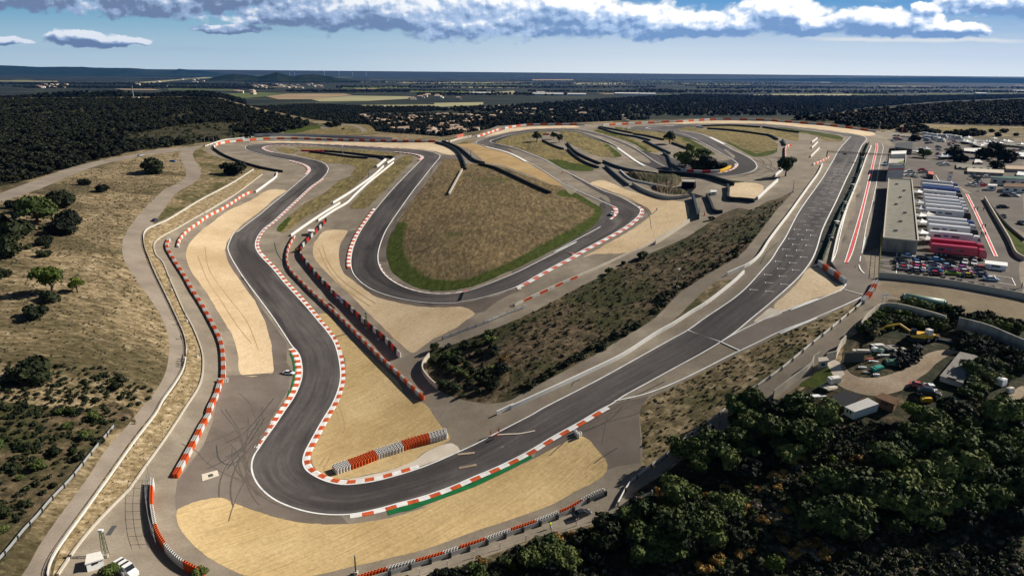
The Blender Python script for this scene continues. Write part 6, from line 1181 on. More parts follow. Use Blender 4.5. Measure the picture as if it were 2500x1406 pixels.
pole('floodlight_mast', 'Q3 1212,848', 'Q3 1208,712', 'lattice mast standing on the tyre wall of the sunken lane', 'mast', .18, lattice=True, head='steel'); pole('signal_post', 'Q3 1315,945', 'Q3 1315,870', 'short dark signal post beside the sunken lane', 'post', .2, 'dark')
pole('lamp_post', 'S1 255,668', 'S1 255,455', 'green and white post standing in the scrub island', 'lamp post', .22, head='white'); pole('lamp_post', 'R4 1317,388', 'R4 1313,300', 'grey post in the karting lane of the top wedge', 'post', .25, 'steel', head='white'); pole('lamp_post', 'R4 1562,605', 'R4 1555,515', 'dark post beside the inner white wall', 'post', .2, 'dark')
pole('lamp_post', 'R7 138,820', 'R7 142,712', 'thin post between the pine and the start straight', 'post', .2, 'steel'); pole('lamp_post', 'F 869,1400', 'F 867,1358', 'short lattice post at the bottom edge of the gravel', 'post', .2, 'pylon_green'); pole('lamp_post', 'R5 700,605', 'R5 700,510', 'dark post between the two wavy walls', 'post', .22, 'dark')
pole('lamp_post', 'R6 370,300', 'R6 368,240', 'dark post beside the upper infield lane', 'post', .25, 'dark'); pole('lamp_post', 'R6 882,805', 'R6 885,710', 'dark post above the sand bank', 'post', .2, 'dark'); pole('lamp_post', 'R5 713,355', 'R5 711,285', 'slim post by the pink banner board', 'post', .22, 'steel'); pole('lamp_post', 'R6 1197,1285', 'R6 1203,1165', 'slim green post by the red capped wall', 'post', .2)
for x, y0, y1, lb in ((1470, 275, 200, 'left'), (1600, 540, 465, 'middle'), (1690, 845, 770, 'right')): pole('lamp_post', 'Q1 %d,%d' % (x, y0+40 if lb != 'x' else y0), 'Q1 %d,%d' % (x-8, y1), 'thin grey post on the rocky bank, the %s of three' % {'left': 'upper', 'middle': 'middle', 'right': 'lower'}[lb], 'post', .12, 'steel')
for x, lb in ((2015, 'first'), (2060, 'second'), (2103, 'third')): pole('lamp_post', 'R3 %d,%d' % (x-60+0, 300), 'R3 %d,%d' % (x-60, 222), 'thin pole at the top of the left road, the %s from the left' % lb, 'pole', .16, 'steel')
for x, y0, y1, lb in ((1735, 880, 800, 'left'), (1770, 890, 830, 'middle'), (1875, 1045, 880, 'right')): pole('flag_pole', 'S4 %d,%d' % (x, y0), 'S4 %d,%d' % (x, y1), 'white flag pole in front of the workshop, the %s one' % lb, 'flag pole', .12, 'white')
pole('flag_pole', 'S4 840,260', 'S4 835,170', 'tall pole with a pink and white flag beyond the tower', 'flag pole', .4, 'kerb_pink'); pole('lamp_post', 'S4 535,215', 'S4 545,105', 'pale lamp post at the far end of the straight', 'lamp post', .3, 'offwhite', head='white')
fb = P(*T('S4 1475,955')[0]); root = empty('banner_flag', fb); tag(root, 'tall white banner flag with a red top by the far trucks', 'banner'); MB().box((0, 0, 3.4), (2.0, .15, 5.6)).build('cloth', [MT['white']], root); MB().box((0, -.02, 6.5), (2.0, .16, .6)).build('red_top', [MT['red']], root); MB().cyl((-1.05, 0, 0), (-1.05, 0, 6.8), .06, 6).build('pole', [MT['steel']], root); MB().cyl((0, -.1, 4.2), (0, .1, 4.2), .45, 12).build('emblem', [MT['steel']], root)
# start gantry
a = P(*T('R7 458,505')[0]); zt_ = z_above(*T('R7 458,505')[0], *T('R7 458,424')[0]); bq = on_plane(*T('R7 1075,458')[0], zt_); root = empty('start_gantry', a); tag(root, 'black truss start gantry spanning the straight to the tower', 'gantry'); o = Vector((a.x, a.y, a.z)); d = bq-Vector((a.x, a.y, zt_)); top = zt_-a.z
b = MB(); n = 26; e = d/n; up_ = Vector((0, 0, .75)); t0 = Vector((0, 0, top-.75))
for k in range(n):
    p, q = t0+e*k, t0+e*(k+1); b.cyl(p, q, .11, 5).cyl(p+up_, q+up_, .11, 5).cyl(p, q+up_, .08, 4).cyl(q, q+up_, .07, 4)
b.build('truss', [MT['dark']], root); MB().box((0, 0, top/2-.4), (.45, .45, top+.8)).build('leg', [MT['dark']], root); mz = d*.53; zz = zat(a.x+mz.x, a.y+mz.y, a.z)-a.z; MB().box((mz.x, mz.y, (top+zz)/2), (.4, .4, top-zz)).build('leg', [MT['dark']], root)
ez = d*.97; zz = zat(a.x+ez.x, a.y+ez.y, a.z)-a.z; MB().box((ez.x, ez.y, (top+zz)/2), (.35, .35, top-zz)).build('leg', [MT['dark']], root)
sg = d*.285; MB().box((sg.x, sg.y, top-1.3), (2.2, .3, .8)).build('light_box', [MT['rust']], root)
sg = d*.56; MB().box((sg.x, sg.y, top-1.1), (1.8, .8, 1.6)).build('camera_box', [MT['dark']], root)
# pit wall stands
for i, (x, y) in enumerate(((505, 1275), (560, 1140), (610, 1020), (640, 950), (690, 840), (715, 780), (745, 680), (800, 510), (815, 460))):
    p = P(*T('R7 %d,%d' % (x, y))[0]); root = empty('pit_stand', p, .2); tag(root, 'small dark timing stand on the pit wall', 'pit stand', 'timing stands on the pit wall'); MB().box((0, 0, 1.9), (1.6, 2.2, .12)).build('canopy', [MT[('dark', 'white', 'dark', 'steel')[i % 4]]], root)
    MB().box((0, 0, .55), (1.0, 1.8, 1.1)).build('desk', [MT['conc']], root)
    for sx_ in (-.7, .7): MB().cyl((sx_, .9, 0), (sx_, .9, 1.9), .05, 5).build('leg', [MT['steel']], root)
# cones and markers
cone = MB().box((0, 0, .03), (.5, .5, .06)).cyl((0, 0, .05), (0, 0, .9), .2, 10, 0, .05); cm = mesh_of(cone, 'traffic_cone', [MT['tyre_orange']])
for s, sc_, lb in (('R5 865,405', 3.2, 'orange marker post on the left hairpin apex'), ('R5 915,445', 2.4, 'orange marker left of the white kerb, lower one'), ('R5 1150,522', 2.4, 'orange marker standing on the track above the white kerb'), ('R5 1748,768', 2.4, 'white and orange marker on the track edge before the junction'), ('S2 848,605', 2.2, 'orange marker at the track edge by the field'),
                   ('R8 665,245', 1., 'orange cone at the end of the pit lane stripe'), ('R8 735,283', 1., 'orange cone on the pit exit tarmac'), ('R8 770,312', 1., 'orange cone beside the curved white line'), ('S2 2065,380', 2.6, 'red marker at the end of the lane by the scrub')):
    o = bpy.data.objects.new('traffic_cone', cm); COL.objects.link(o); o.location = P(*T(s)[0]); o.scale = (sc_*.6, sc_*.6, sc_*.75); tag(o, lb, 'cone')
st = empty('tyre_bundle', P(*T('Q6 1287,325')[0])); tag(st, 'bundle of white tyres on the run-off beside the long kerb', 'tyres')
bb = MB().ring((0, 0, 0), .42, .22, 1.1, 12); tm = mesh_of(bb, 'tyre', [MT['tyre_white'], MT['hollow']])
for x, y in ((0, 0), (.3, -.85), (-.3, .85), (.85, -.1)): child(st, tm, 'tyre_stack', (x, y, 0))
# drain covers and slabs
sheet('drain_slab', T("Q2 1705,548 1838,512 1852,560 1712,607"), MT['concrete_apron'], 10, smo=False); sheet('drain_slab', T("Q2 1757,552 1798,541 1806,562 1764,574"), MT['post_dark'], 12, smo=False); sheet('drain_slab', T("Q2 890,1060 948,978 990,978 935,1060"), MT['post_dark'], 3, smo=False)
sheet('drain_slab', T("Q5 672,458 705,455 715,470 685,474"), MT['concrete_apron'], 12, smo=False); sheet('drain_slab', T("R8 165,0 166,0 166,1"), MT['post_dark'], 2, smo=False) if False else None
# ------------------------------------------------------------------ people
def person_mesh(name, mats, pose=0):
    sk = bpy.data.meshes.new('figure'); B_ = [(0, 0, .95, .155), (0, 0, 1.15, .145), (0, 0, 1.38, .165), (0, 0, 1.5, .07), (0, .02, 1.66, .105), (0, .02, 1.74, .07)]
    V = [b[:3] for b in B_]; Rr = [b[3] for b in B_]; E = [(0, 1), (1, 2), (2, 3), (3, 4), (4, 5)]
    def chain(root, pts):
        p = root
        for x, y, z, r in pts: V.append((x, y, z)); Rr.append(r); E.append((p, len(V)-1)); p = len(V)-1
        return p
    st_ = .16 if pose == 1 else .03; bend = .45 if pose == 2 else 0
    for s in (-1, 1):
        chain(0, [(s*.1, 0, .88, .11), (s*.11, s*st_*.7+.02, .5, .075), (s*.12, s*st_, .1, .05), (s*.12, s*st_+.13, .05, .045)])
        h = chain(2, [(s*.19, 0, 1.4, .075), (s*.25, .02+bend*.3, 1.15, .055), (s*.24, .12+bend, .94+bend*.3, .042), (s*.24, .15+bend*1.1, .86+bend*.3, .038)])
        hx, hy, hz = V[h]
        for k in range(4): chain(h, [(hx+(k-1.5)*.018, hy+.02, hz-.07-(.01 if k in (1, 2) else 0), .010), (hx+(k-1.5)*.018, hy+.035, hz-.11, .008)])
        chain(h, [(hx-s*.03, hy+.03, hz-.03, .012), (hx-s*.035, hy+.05, hz-.06, .009)])
    if pose == 2: V = [(x, y+(max(0, z-.95)*.55), z-max(0, z-.95)*.22) for x, y, z in V]
    sk.from_pydata(V, E, []); o = bpy.data.objects.new('figure', sk); COL.objects.link(o); md = o.modifiers.new('s', 'SKIN'); 
    for i, r in enumerate(Rr): sk.skin_vertices[0].data[i].radius = (r, r*.8)
    sk.skin_vertices[0].data[0].use_root = True; ss_ = o.modifiers.new('u', 'SUBSURF'); ss_.levels = ss_.render_levels = 1
    dg = bpy.context.evaluated_depsgraph_get(); me = bpy.data.meshes.new_from_object(o.evaluated_get(dg)); bpy.data.objects.remove(o); me.name = name; me.materials.clear()
    for m_ in mats: me.materials.append(MT[m_])
    for p in me.polygons:
        z = p.center.z; p.material_index = 2 if z > 1.53 and pose != 2 or (pose == 2 and z > 1.42) else (0 if z > .93 else 1); p.use_smooth = True
    return me
plain('skin', (.45, .26, .17), .6, .3); plain('hi_vis', (.55, .75, .03), .6, .3); plain('suit_orange', (.70, .09, .015), .7, .2); plain('hair', (.03, .02, .012), .8, .2); plain('denim', (.03, .045, .10), .8, .2); plain('teal', (.03, .25, .2), .7, .2)
PM = {'orange': [person_mesh('person', ['suit_orange', 'suit_orange', 'skin'], p) for p in (0, 1, 2)], 'hi_vis': [person_mesh('person', ['hi_vis', 'denim', 'skin'], 1)], 'teal': [person_mesh('person', ['teal', 'denim', 'skin'], 1)], 'dark': [person_mesh('person', ['dark', 'denim', 'skin'], p) for p in (0, 1)]}
hm = MB()
for k in range(6): hm.cyl((0, .0, 1.70+k*.012), (0, .0, 1.715+k*.012), .12-.012*k, 10)
hairm = mesh_of(hm, 'hair', [MT['hair']])
def person(s, kind, v, rz, label, group=None):
    o = bpy.data.objects.new('person', PM[kind][v]); COL.objects.link(o); o.location = P(*T(s)[0]); o.rotation_euler = (0, 0, rz); o.scale = (1.08,)*3; tag(o, label, 'person', group)
    h = child(o, hairm, 'hair', (0, .02, .02) if v != 2 else (0, .44, -.17))
person('Q6 625,328', 'orange', 0, -1.2, 'person in orange overalls standing left on the track edge'); person('Q6 658,350', 'orange', 2, -1.6, 'person in orange overalls bending over the white line'); person('Q6 688,312', 'orange', 1, 2.6, 'person in orange overalls standing highest on the tarmac')
person('Q6 1083,1040', 'hi_vis', 0, 1.0, 'person in a yellow vest standing behind the tyre row'); person('Q7 712,402', 'teal', 0, .6, 'person in teal walking along the road by the guard rail')
for i, (x, y) in enumerate(((1382, 735), (1402, 740), (1424, 738), (1398, 638), (1425, 645), (1306, 440), (1340, 445), (1410, 445), (1845, 1325), (1358, 838))): person('S5 %d,%d' % (x, y), 'dark', i % 2, i*1.3, 'person in dark clothes on the paddock road', 'people on the paddock road')
for i, (x, y) in enumerate(((1578, 905), (1572, 925), (1566, 943), (1575, 955), (1568, 970), (1562, 735), (1530, 612))): person('Q1 %d,%d' % (x-6, y), 'dark', i % 2, 1.5, 'spectator in dark clothes at the white railing of the left road', 'spectators at the railing')
# spilled powder on the track where the marshals sweep
strips('powder_trail', [ln("Q6 675,320 760,314 840,312 910,300 965,288", .5)], MT['concrete_apron'], 10)
strips('dirt_marks', [ln("Q6 370,470 430,465 500,458", .9), ln("Q6 380,575 440,565 515,550", 1.0)], MT['dirt'], 10)
strips('skid_marks', [ln(s, .3) for s in ("Q4 0,760 120,700 220,560 300,430", "Q4 20,860 90,760 200,640 340,420", "Q4 0,640 150,560 300,400 420,250", "Q2 1830,300 1850,420 1950,470 2060,380", "Q2 1750,500 1900,430 2050,330", "Q6 1600,420 1500,480 1420,540", "Q6 1330,300 1450,250 1580,170 1640,100",
    "R6 1640,790 1750,790 1900,720 1950,640 1890,600", "R6 1700,810 1900,790 2010,720 2030,640 1960,590", "R6 1760,840 1950,810 2110,740 2120,620 2060,570", "R6 200,590 400,640 600,720", "S1 1460,110 1280,260 1200,400", "Q5 1100,1225 1120,1190 1170,1170", "R7 60,600 40,540 0,480", "Q3 420,110 440,190 480,260 520,300")], MT['post_dark'], 6)
# tyre marks fanning over the run-off round the hairpin
sk = []; rs = random.Random(3)
for a_, b_, n_, lo, hi in (('Q4 290,680', 'Q4 228,810', 8, 1.5, 22), ('Q4 430,480', 'Q4 250,740', 9, 1, 22), ('Q4 228,810', 'Q4 550,1180', 4, 1, 5), ('Q6 1470,125', 'Q6 1640,60', 6, 2, 12), ('R6 1650,785', 'R6 1868,690', 10, 2, 20), ('S2 1330,410', 'S2 1378,315', 5, 3, 14)):
    w_, ot = (w1, w2) if a_[0] in 'RS' else (w2, w1); i, j = sorted((near_idx(w_, a_), near_idx(w_, b_))); sd_ = off_side(w_, ot, (i+j)//2)
    for _ in range(n_):
        a0 = rs.randint(i-14, j); L0 = rs.randint(10, 28); seg = w_[max(0, a0):a0+L0]
        if len(seg) < 5: continue
        o0, o1 = rs.uniform(lo*.3, lo), rs.uniform(lo, hi); t = np.linspace(0, 1, len(seg))**1.5
        seg = seg+normals(w_)[max(0, a0):a0+L0]*sd_*((o0+(o1-o0)*(t if rs.random() < .5 else t[::-1]))[:, None])
        px_ = np.array([proj(q)[:2] for q in seg]); seg = Pn(px_); wd_ = rs.uniform(.10, .26); sk.append((seg, wd_, -wd_))
nmat('rubber_marks', [(.3, (.108, .088, .074)), (.7, (.15, .124, .104))], .6, 4, .6)
strips('skid_marks', sk, MT['rubber_marks'], 5)
strips('gravel_ruts', [ln(q, .5) for q in ("Q4 940,330 985,440 990,540 945,640 870,740 810,830", "Q4 965,300 1020,420 1030,520 985,630 910,740 840,870", "Q6 1370,560 1440,510 1490,480", "Q6 1400,590 1470,530 1510,500", "Q3 800,160 860,300 960,440 1100,560 1250,660", "Q3 830,130 890,290 990,420 1130,530 1300,640", "S3 640,300 720,500 850,700 980,900 1100,1050", "S3 700,220 740,420 900,650 1060,860 1160,1100")], MT['sand_brown'], 4)  # ruts drawn flat; the shading of their relief is put into darker colour
# ------------------------------------------------------------------ yard: tanker, digger, scrap
a, b = P(*T('S6 730,245')[0]), P(*T('S6 1175,310')[0]); e = b-a; root = empty('tanker_trailer', a, math.atan2(e.y, e.x)); tag(root, 'long pale green tank trailer behind the bushes of the brown lot', 'tank trailer'); L = e.length; plain('tank_green', (.25, .36, .29), .5, .4)
MB().cyl((0, 0, 2.0), (L, 0, 2.0), 1.25, 16).cyl((-.5, 0, 2), (0, 0, 2), .9, 16, 0, 1.25).cyl((L, 0, 2), (L+.5, 0, 2), 1.25, 16, 0, .9).build('tank', [MT['tank_green']], root, True); MB().box((L*.5, 0, .75), (L*.95, 1.2, .25)).build('chassis', [MT['dark']], root); MB().box((-.7, 0, 1.7), (.3, 2.3, 2.2)).build('end_frame', [MT['dark']], root); MB().box((L+.7, 0, 1.7), (.3, 2.3, 2.2)).build('end_frame', [MT['dark']], root)
for x in (L*.7, L*.78, L*.86):
    for y in (-1, 1): child(root, wheel_mesh(.5, .32, 'truck_wheel'), 'wheel', (x, y, .5))
plain('digger_yellow', (.62, .36, .03), .5, .4, .2)
def digger(s, rz, label):
    root = empty('excavator', P(*T(s)[0]), rz); tag(root, label, 'excavator')
    for y in (-1.2, 1.2): MB().box((0, y, .5), (3.9, .6, .9), top=.9).build('track', [MT['dark']], root)
    bd = MB().box((-.5, 0, 1.7), (3.6, 2.5, 1.1), top=.94).build('body', [MT['digger_yellow']], root); MB().box((.9, .75, 2.6), (1.4, 1.0, 1.5), top=.88).build('cab', [MT['glass']], root)
    am = MB().cyl((1.0, -.3, 2.0), (4.2, -.3, 4.0), .3, 6, 0, .26).cyl((4.2, -.3, 4.0), (7.2, -.3, 3.0), .26, 6, 0, .2).build('boom', [MT['digger_yellow']], root); MB().cyl((7.2, -.3, 3.0), (9.3, -.3, 1.2), .2, 6, 0, .16).build('stick', [MT['digger_yellow']], root); MB().box((9.5, -.3, .8), (.9, 1.0, .9), top=.6).build('bucket', [MT['rust']], root)
digger('S6 860,660', 2.85, 'yellow excavator with its boom stretched over the scrapyard bushes')
root = empty('wheel_loader', P(*T('S6 1010,665')[0]), .3); tag(root, 'rusty yellow loader parked behind the excavator', 'loader'); MB().box((0, 0, 1.3), (3.6, 1.8, 1.0), top=.9).build('body', [MT['digger_yellow']], root); MB().box((-.2, 0, 2.5), (1.4, 1.5, 1.4), top=.9).build('cab', [MT['offwhite']], root); MB().box((2.6, 0, .8), (.9, 2.4, 1.0), top=.7).build('bucket', [MT['rust']], root)
for x in (-1.2, 1.2):
    for y in (-1, 1): child(root, wheel_mesh(.7, .5, 'loader_wheel'), 'wheel', (x, y, .7))
a, b = P(*T('S6 1065,655')[0]), P(*T('S6 1330,705')[0]); e = b-a; root = empty('blue_beam', (a+b)/2, math.atan2(e.y, e.x)); tag(root, 'long blue steel beam lying beside the loader', 'beam'); MB().box((0, 0, .5), (e.length, .5, .15)).box((0, 0, .15), (e.length, .12, .7)).build('beam', [MT['tyre_blue']], root); MB().box((-e.length/2, 0, .7), (1.4, 1.4, 1.4)).build('end_block', [MT['tyre_blue']], root)
tp = T("S6 600,860 640,800 760,790 850,740 920,740 960,800 950,880 850,960 720,990 640,960"); root = empty('tyre_pile', P(*T('S6 780,890')[0])); tag(root, 'heap of old black tyres beside the dirt track', 'tyre pile'); tb = MB().ring((0, 0, -.13), .45, .24, .28, 10); b_ = mesh_of(tb, 'tyre', [MT['black_rubber'], MT['hollow']])
for k, (x, y) in enumerate(scatter_px(tp, 98, 2.2)):
    p = P(x, y); o = child(root, b_, 'tyre', (p.x-root.location.x, p.y-root.location.y, p.z-root.location.z+.25+rng.uniform(0, 1.1))); o.rotation_euler = (rng.uniform(-.9, .9), rng.uniform(-.9, .9), rng.uniform(0, 3))
SC = [("S6 440,720", 3.2, 2.4, .2, 'offwhite', 'pale sheet panel leaning in the scrap heap'), ("S6 590,755", 4.0, 2.6, .5, 'sheet_roof', 'flat grey metal box in the scrap heap'), ("S6 690,780", 3.0, 2.2, .4, 'conc_pale', 'beige panel beside the flat grey box'), ("S6 250,795", 4.6, 1.2, .6, 'conc_pale', 'long beige trough at the scrapyard fence'), ("S6 510,840", 3.6, .8, .3, 'offwhite', 'pale plank in front of the scrap heap'),
      ("S6 400,780", 1.4, 1.2, .8, 'white', 'white appliance in the scrap heap'), ("S6 470,800", 1.2, 1.2, .9, 'tank_green', 'green drum box in the scrap heap'), ("S6 345,880", 2.2, .5, .3, 'kerb_pink', 'pinkish plank by the slatted fence'), ("S6 390,905", 2.6, .4, .2, 'white', 'white plank by the slatted fence'), ("S6 590,930", 2.6, 1.6, 1.0, 'green_fence', 'dark green crate beside the tyre heap'),
      ("S6 430,990", 3.0, 1.6, .7, 'teal', 'teal boat hull on the grass patch'), ("S6 260,975", 2.0, .5, .25, 'white', 'white board on the grass patch'), ("S6 420,1060", 1.5, .7, .3, 'white', 'white scrap on the lower edge of the grass patch'), ("S6 310,1030", 1.6, .4, .2, 'offwhite', 'pale stick scrap on the grass patch'), ("S6 960,1270", 2.2, 1.6, 1.2, 'white', 'white box of scrap beside the off-road vehicle'),
      ("S6 990,1350", 2.2, 1.4, .8, 'yellow', 'yellow scrap by the rusty skip'), ("S6 1270,1345", 5.0, 1.2, .3, 'offwhite', 'long pale scrap on the skip'), ("Q8 1245,225", 1.8, 1.8, 1.6, 'white', 'white bulky bag right of the grey shed'), ("Q8 1305,270", 1.5, 1.0, 1.0, 'offwhite', 'small pale scrap right of the white bag'), ("Q8 100,300", 6.0, 1.6, .25, 'white', 'stack of white barrier pieces left of the dark hut'),
      ("Q8 225,370", 2.8, .4, .2, 'white', 'white plank beside the caravan'), ("S6 -120,1200", 3.6, 3.0, .3, 'conc_pale', 'flat beige pallets on the grass by the road'), ("S6 -70,1140", 3.0, 1.6, 1.4, 'offwhite', 'white cage box beside the beige pallets'), ("Q5 1, 1", 1, 1, 1, 'dark', '')]
for i, (s, lx, ly, lz, m_, lb) in enumerate(SC[:-1]):
    p = P(*T(s)[0]); b = MB(); b.box((0, 0, lz/2), (lx, ly, lz), top=.94); b.box((lx*.1, 0, lz+.06), (lx*.7, ly*.8, .12)); o = b.build('scrap', [MT[m_]]); o.location = p; o.rotation_euler = (rng.uniform(-.12, .12), rng.uniform(-.12, .12), rng.uniform(-.5, .5)); tag(o, lb, 'scrap')
root = empty('skip', P(*T('Q8 1040,400')[0]), .5); tag(root, 'rusty open skip at the end of the dirt track', 'skip')
for y in (-1.2, 1.2): MB().box((0, y, .9), (5, .12, 1.8)).build('side_panel', [MT['rust']], root)
for x in (-2.5, 2.5): MB().box((x, 0, .9), (.12, 2.28, 1.8)).build('end_panel', [MT['rust']], root)
MB().box((0, 0, .1), (4.8, 2.2, .12)).build('floor', [MT['rust']], root)
wall("S6 45,910 270,905", 'dark slatted metal fence at the scrapyard gate', 2.6, .15, 'post_dark', 'fence', 'fence')
root = empty('gate', P(*T('Q6 1740,865')[0]), .6); tag(root, 'white tubular gate across the bottom right road', 'gate'); MB().cyl((0, 0, 0), (0, 0, 2.4), .09, 6).build('post', [MT['white']], root); q = P(*T('Q6 1860,815')[0])-root.location; q = root.matrix_basis.to_3x3().inverted()@q
MB().cyl((q.x, q.y, q.z), (q.x, q.y, q.z+2.4), .09, 6).build('post', [MT['white']], root); b = MB()
for z in (.4, 1.0, 1.6, 2.1): b.cyl((0, 0, z), (q.x, q.y, q.z+z), .035, 4)
b.build('bars', [MT['steel']], root)
o = MB().cyl((0, 0, .15), (4.5, -1.6, .15), .12, 6).build('yellow_pole', [MT['yellow']]); o.location = P(*T('Q6 1590,898')[0]); tag(o, 'yellow pole lying beside the road at the trees', 'pole')
root = empty('road_sign', P(*T('R8 985,640')[0]), .3); tag(root, 'white frame sign at the corner of the brown lot', 'sign'); MB().cyl((0, 0, 0), (0, 0, 3.6), .1, 6).build('post', [MT['white']], root); MB().cyl((1.3, 0, 0), (1.3, 0, 2.6), .08, 6).build('post', [MT['white']], root); MB().box((.8, 0, 3.0), (2.0, .1, .5)).build('board', [MT['white']], root)
b = P(*T('Q3 985,640')[0]); root = empty('banner', b, math.atan2(-.75, .6)); tag(root, 'dark banner with pale lettering on the sunken lane wall', 'banner'); MB().box((0, 0, 2.4), (6.5, .12, 1.3)).build('cloth', [MT['truck_blue']], root); mb = MB()
for k in range(8): mb.box((-2.6+.74*k, -.08, 2.3), (.42, .04, .6))
mb.build('lettering', [MT['white']], root)
for x in (-3, 3): MB().cyl((x, 0, 0), (x, 0, 3), .06, 5).build('post', [MT['steel']], root)
# ------------------------------------------------------------------ village, far plain, hills, air
def house_meshes(seed):
    q = random.Random(seed); w, d, h = q.uniform(9, 15), q.uniform(7, 10), q.uniform(3, 5.5); rr = h+q.uniform(1.4, 2.2); a, b = w/2, d/2
    wl_ = MB().box((0, 0, h/2-.5), (w, d, h+1)); rf = MB(); A, B = a+.5, b+.5
    rf.add([(-A, -B, h), (A, -B, h), (A, B, h), (-A, B, h), (-A+1.5, 0, rr), (A-1.5, 0, rr)], [(0, 1, 5, 4), (2, 3, 4, 5), (1, 2, 5), (3, 0, 4), (3, 2, 1, 0)])
    if q.random() < .6: wl_.box((a+1.8, 0, 1), (4, d*.7, 3)); rf.box((a+1.8, 0, 2.65), (4.4, d*.75, .3))
    wn = MB()
    for k in range(3): wn.box((-a*.6+k*a*.6, -b-.02, h*.55), (1.3, .08, 1.3))
    ch = MB().box((a*.4, b*.2, rr), (.8, .8, 1.6))
    plain('render_%d' % seed, q.choice([(.70, .58, .44), (.76, .68, .56), (.66, .52, .38), (.78, .74, .66)]), .9, .1)
    return [(mesh_of(wl_, 'wall', [MT['render_%d' % seed]]), 'wall'), (mesh_of(rf, 'roof', [MT['clay_roof']]), 'roof'), (mesh_of(wn, 'window', [MT['dark']]), 'window'), (mesh_of(ch, 'chimney', [MT['offwhite']]), 'chimney')]
HM = [house_meshes(s) for s in range(6)]
def house(p, sc, label, group, s=None):
    ms = HM[rng.randrange(6)]; root = empty('house', p, rng.uniform(-.6, .6)); root.scale = (sc,)*3; tag(root, label, 'house', group)
    rf = None
    for me, nm in ms:
        o = bpy.data.objects.new(nm, me); COL.objects.link(o); o.parent = rf if nm == 'chimney' else root
        if nm == 'roof': rf = o
for k, (x, y) in enumerate(sorted(scatter_px(T("F 880,284 1000,283 1150,284 1190,292 1150,312 1170,322 1080,332 1010,322 940,318 915,306 890,296"), 84, 8.5), key=lambda q: q[1])):
    house(Pfar(x, y), rng.uniform(.8, 1.15), 'pale villa with a clay tile roof in the village beyond the circuit', 'village houses')
for x, y in scatter_px(T("F 1150,262 1420,262 1480,284 1250,298 1170,286"), 16, 18): house(Pfar(x, y), rng.uniform(.9, 1.3), 'pale villa scattered among the trees right of the village', 'outlying houses')
for poly, n, sc in (("F 620,208 790,206 790,216 620,218", 26, 2.0), ("F 90,206 170,206 170,216 90,216", 14, 1.9), ("F 560,226 620,224 620,232 560,232", 4, 2), ("F 1000,236 1130,236 1130,246 1000,246", 7, 1.8), ("F 300,200 520,192 540,200 320,210", 10, 2.2)):
    for x, y in scatter_px(T(poly), n, 5): house(Pfar(x, y), rng.uniform(.8, 1.2)*sc, 'tiny pale house of a hamlet on the far plain', 'hamlets on the plain')
def hall(x, y, w, mat, label):
    a, b = Pfar(x, y), Pfar(x+w, y+w*ROLL); e = b-a; root = empty('warehouse', (a+b)/2, math.atan2(e.y, e.x)); tag(root, label, 'warehouse', 'pale sheds on the plain'); L = e.length; MB().box((0, 0, 4), (L, L*.3, 9)).build('wall', [MT[mat]], root)
    MB().add([(-L/2, -L*.16, 8.5), (L/2, -L*.16, 8.5), (L/2, L*.16, 8.5), (-L/2, L*.16, 8.5), (-L/2, 0, 13), (L/2, 0, 13)], [(0, 1, 5, 4), (2, 3, 4, 5), (1, 2, 5), (3, 0, 4)]).build('roof', [MT['offwhite']], root)
for x, y, w, lb in ((1148, 231, 50, 'long white shed on the plain left of the centre'), (1300, 233, 75, 'long white greenhouse on the plain, left of the two'), (1385, 234, 45, 'shorter white shed right of the long greenhouse'), (1500, 232, 60, 'white greenhouse roof at the edge of the wood'), (1560, 233, 40, 'smaller white greenhouse at the edge of the wood'), (1310, 229, 20, 'small white shed above the long greenhouse'),
                    (2000, 203, 26, 'white shed far out on the right plain'), (2470, 224, 30, 'white shed at the right edge of the plain'), (2380, 231, 26, 'pale shed near the right edge of the plain')): hall(x, y, w, 'white', lb)
def field(s, mat): sheet('field', T(s), MT[mat], 2, far=True, g=26, smo=False)
nmat('field_tan', [(.3, (.22, .155, .085)), (.7, (.34, .25, .15))], .004, 5, .6); nmat('field_green', [(.3, (.06, .08, .022)), (.7, (.12, .14, .04))], .004, 5, .6); nmat('field_pale', [(.3, (.25, .24, .12)), (.7, (.36, .33, .19))], .004, 5, .6); nmat('field_dark', [(.3, (.012, .018, .01)), (.7, (.025, .032, .016))], .003, 5, .6)
for s, m_ in (("F 650,236 700,229 840,229 860,233 760,243 680,243", 'field_tan'), ("F 530,230 640,226 700,228 650,236 600,240 545,238", 'field_green'), ("F 760,243 860,234 1000,236 1010,241 900,247 780,248", 'field_pale'), ("F 1200,226 1255,222 1258,230 1205,232", 'field_pale'), ("F 1000,222 1200,221 1200,224 1000,226", 'field_green'),
              ("F 820,213 1000,212 1000,216 830,217", 'field_green'), ("F 1080,205 1300,205 1300,208 1090,208", 'field_green'), ("F 1400,203 1520,203 1530,207 1400,207", 'field_pale'), ("F 1560,198 1640,198 1650,201 1560,201", 'field_green'), ("F 1060,252 1180,250 1180,257 1060,262", 'field_pale'), ("F 1090,262 1200,259 1260,266 1150,274 1090,270", 'field_green'),
              ("F 1250,262 1400,258 1410,268 1270,274", 'field_dark'), ("F 1880,230 2080,230 2080,234 1890,233", 'field_pale'), ("F 2150,232 2480,234 2480,238 2150,236", 'field_pale'), ("F 1300,194 1400,194 1400,197 1300,197", 'field_tan'), ("F 330,202 470,192 510,188 520,190 420,198 350,207", 'field_pale'), ("F 880,257 1060,256 1060,261 900,263", 'field_pale'), ("F 1700,205 1830,205 1830,208 1700,208", 'field_green')): field(s, m_)
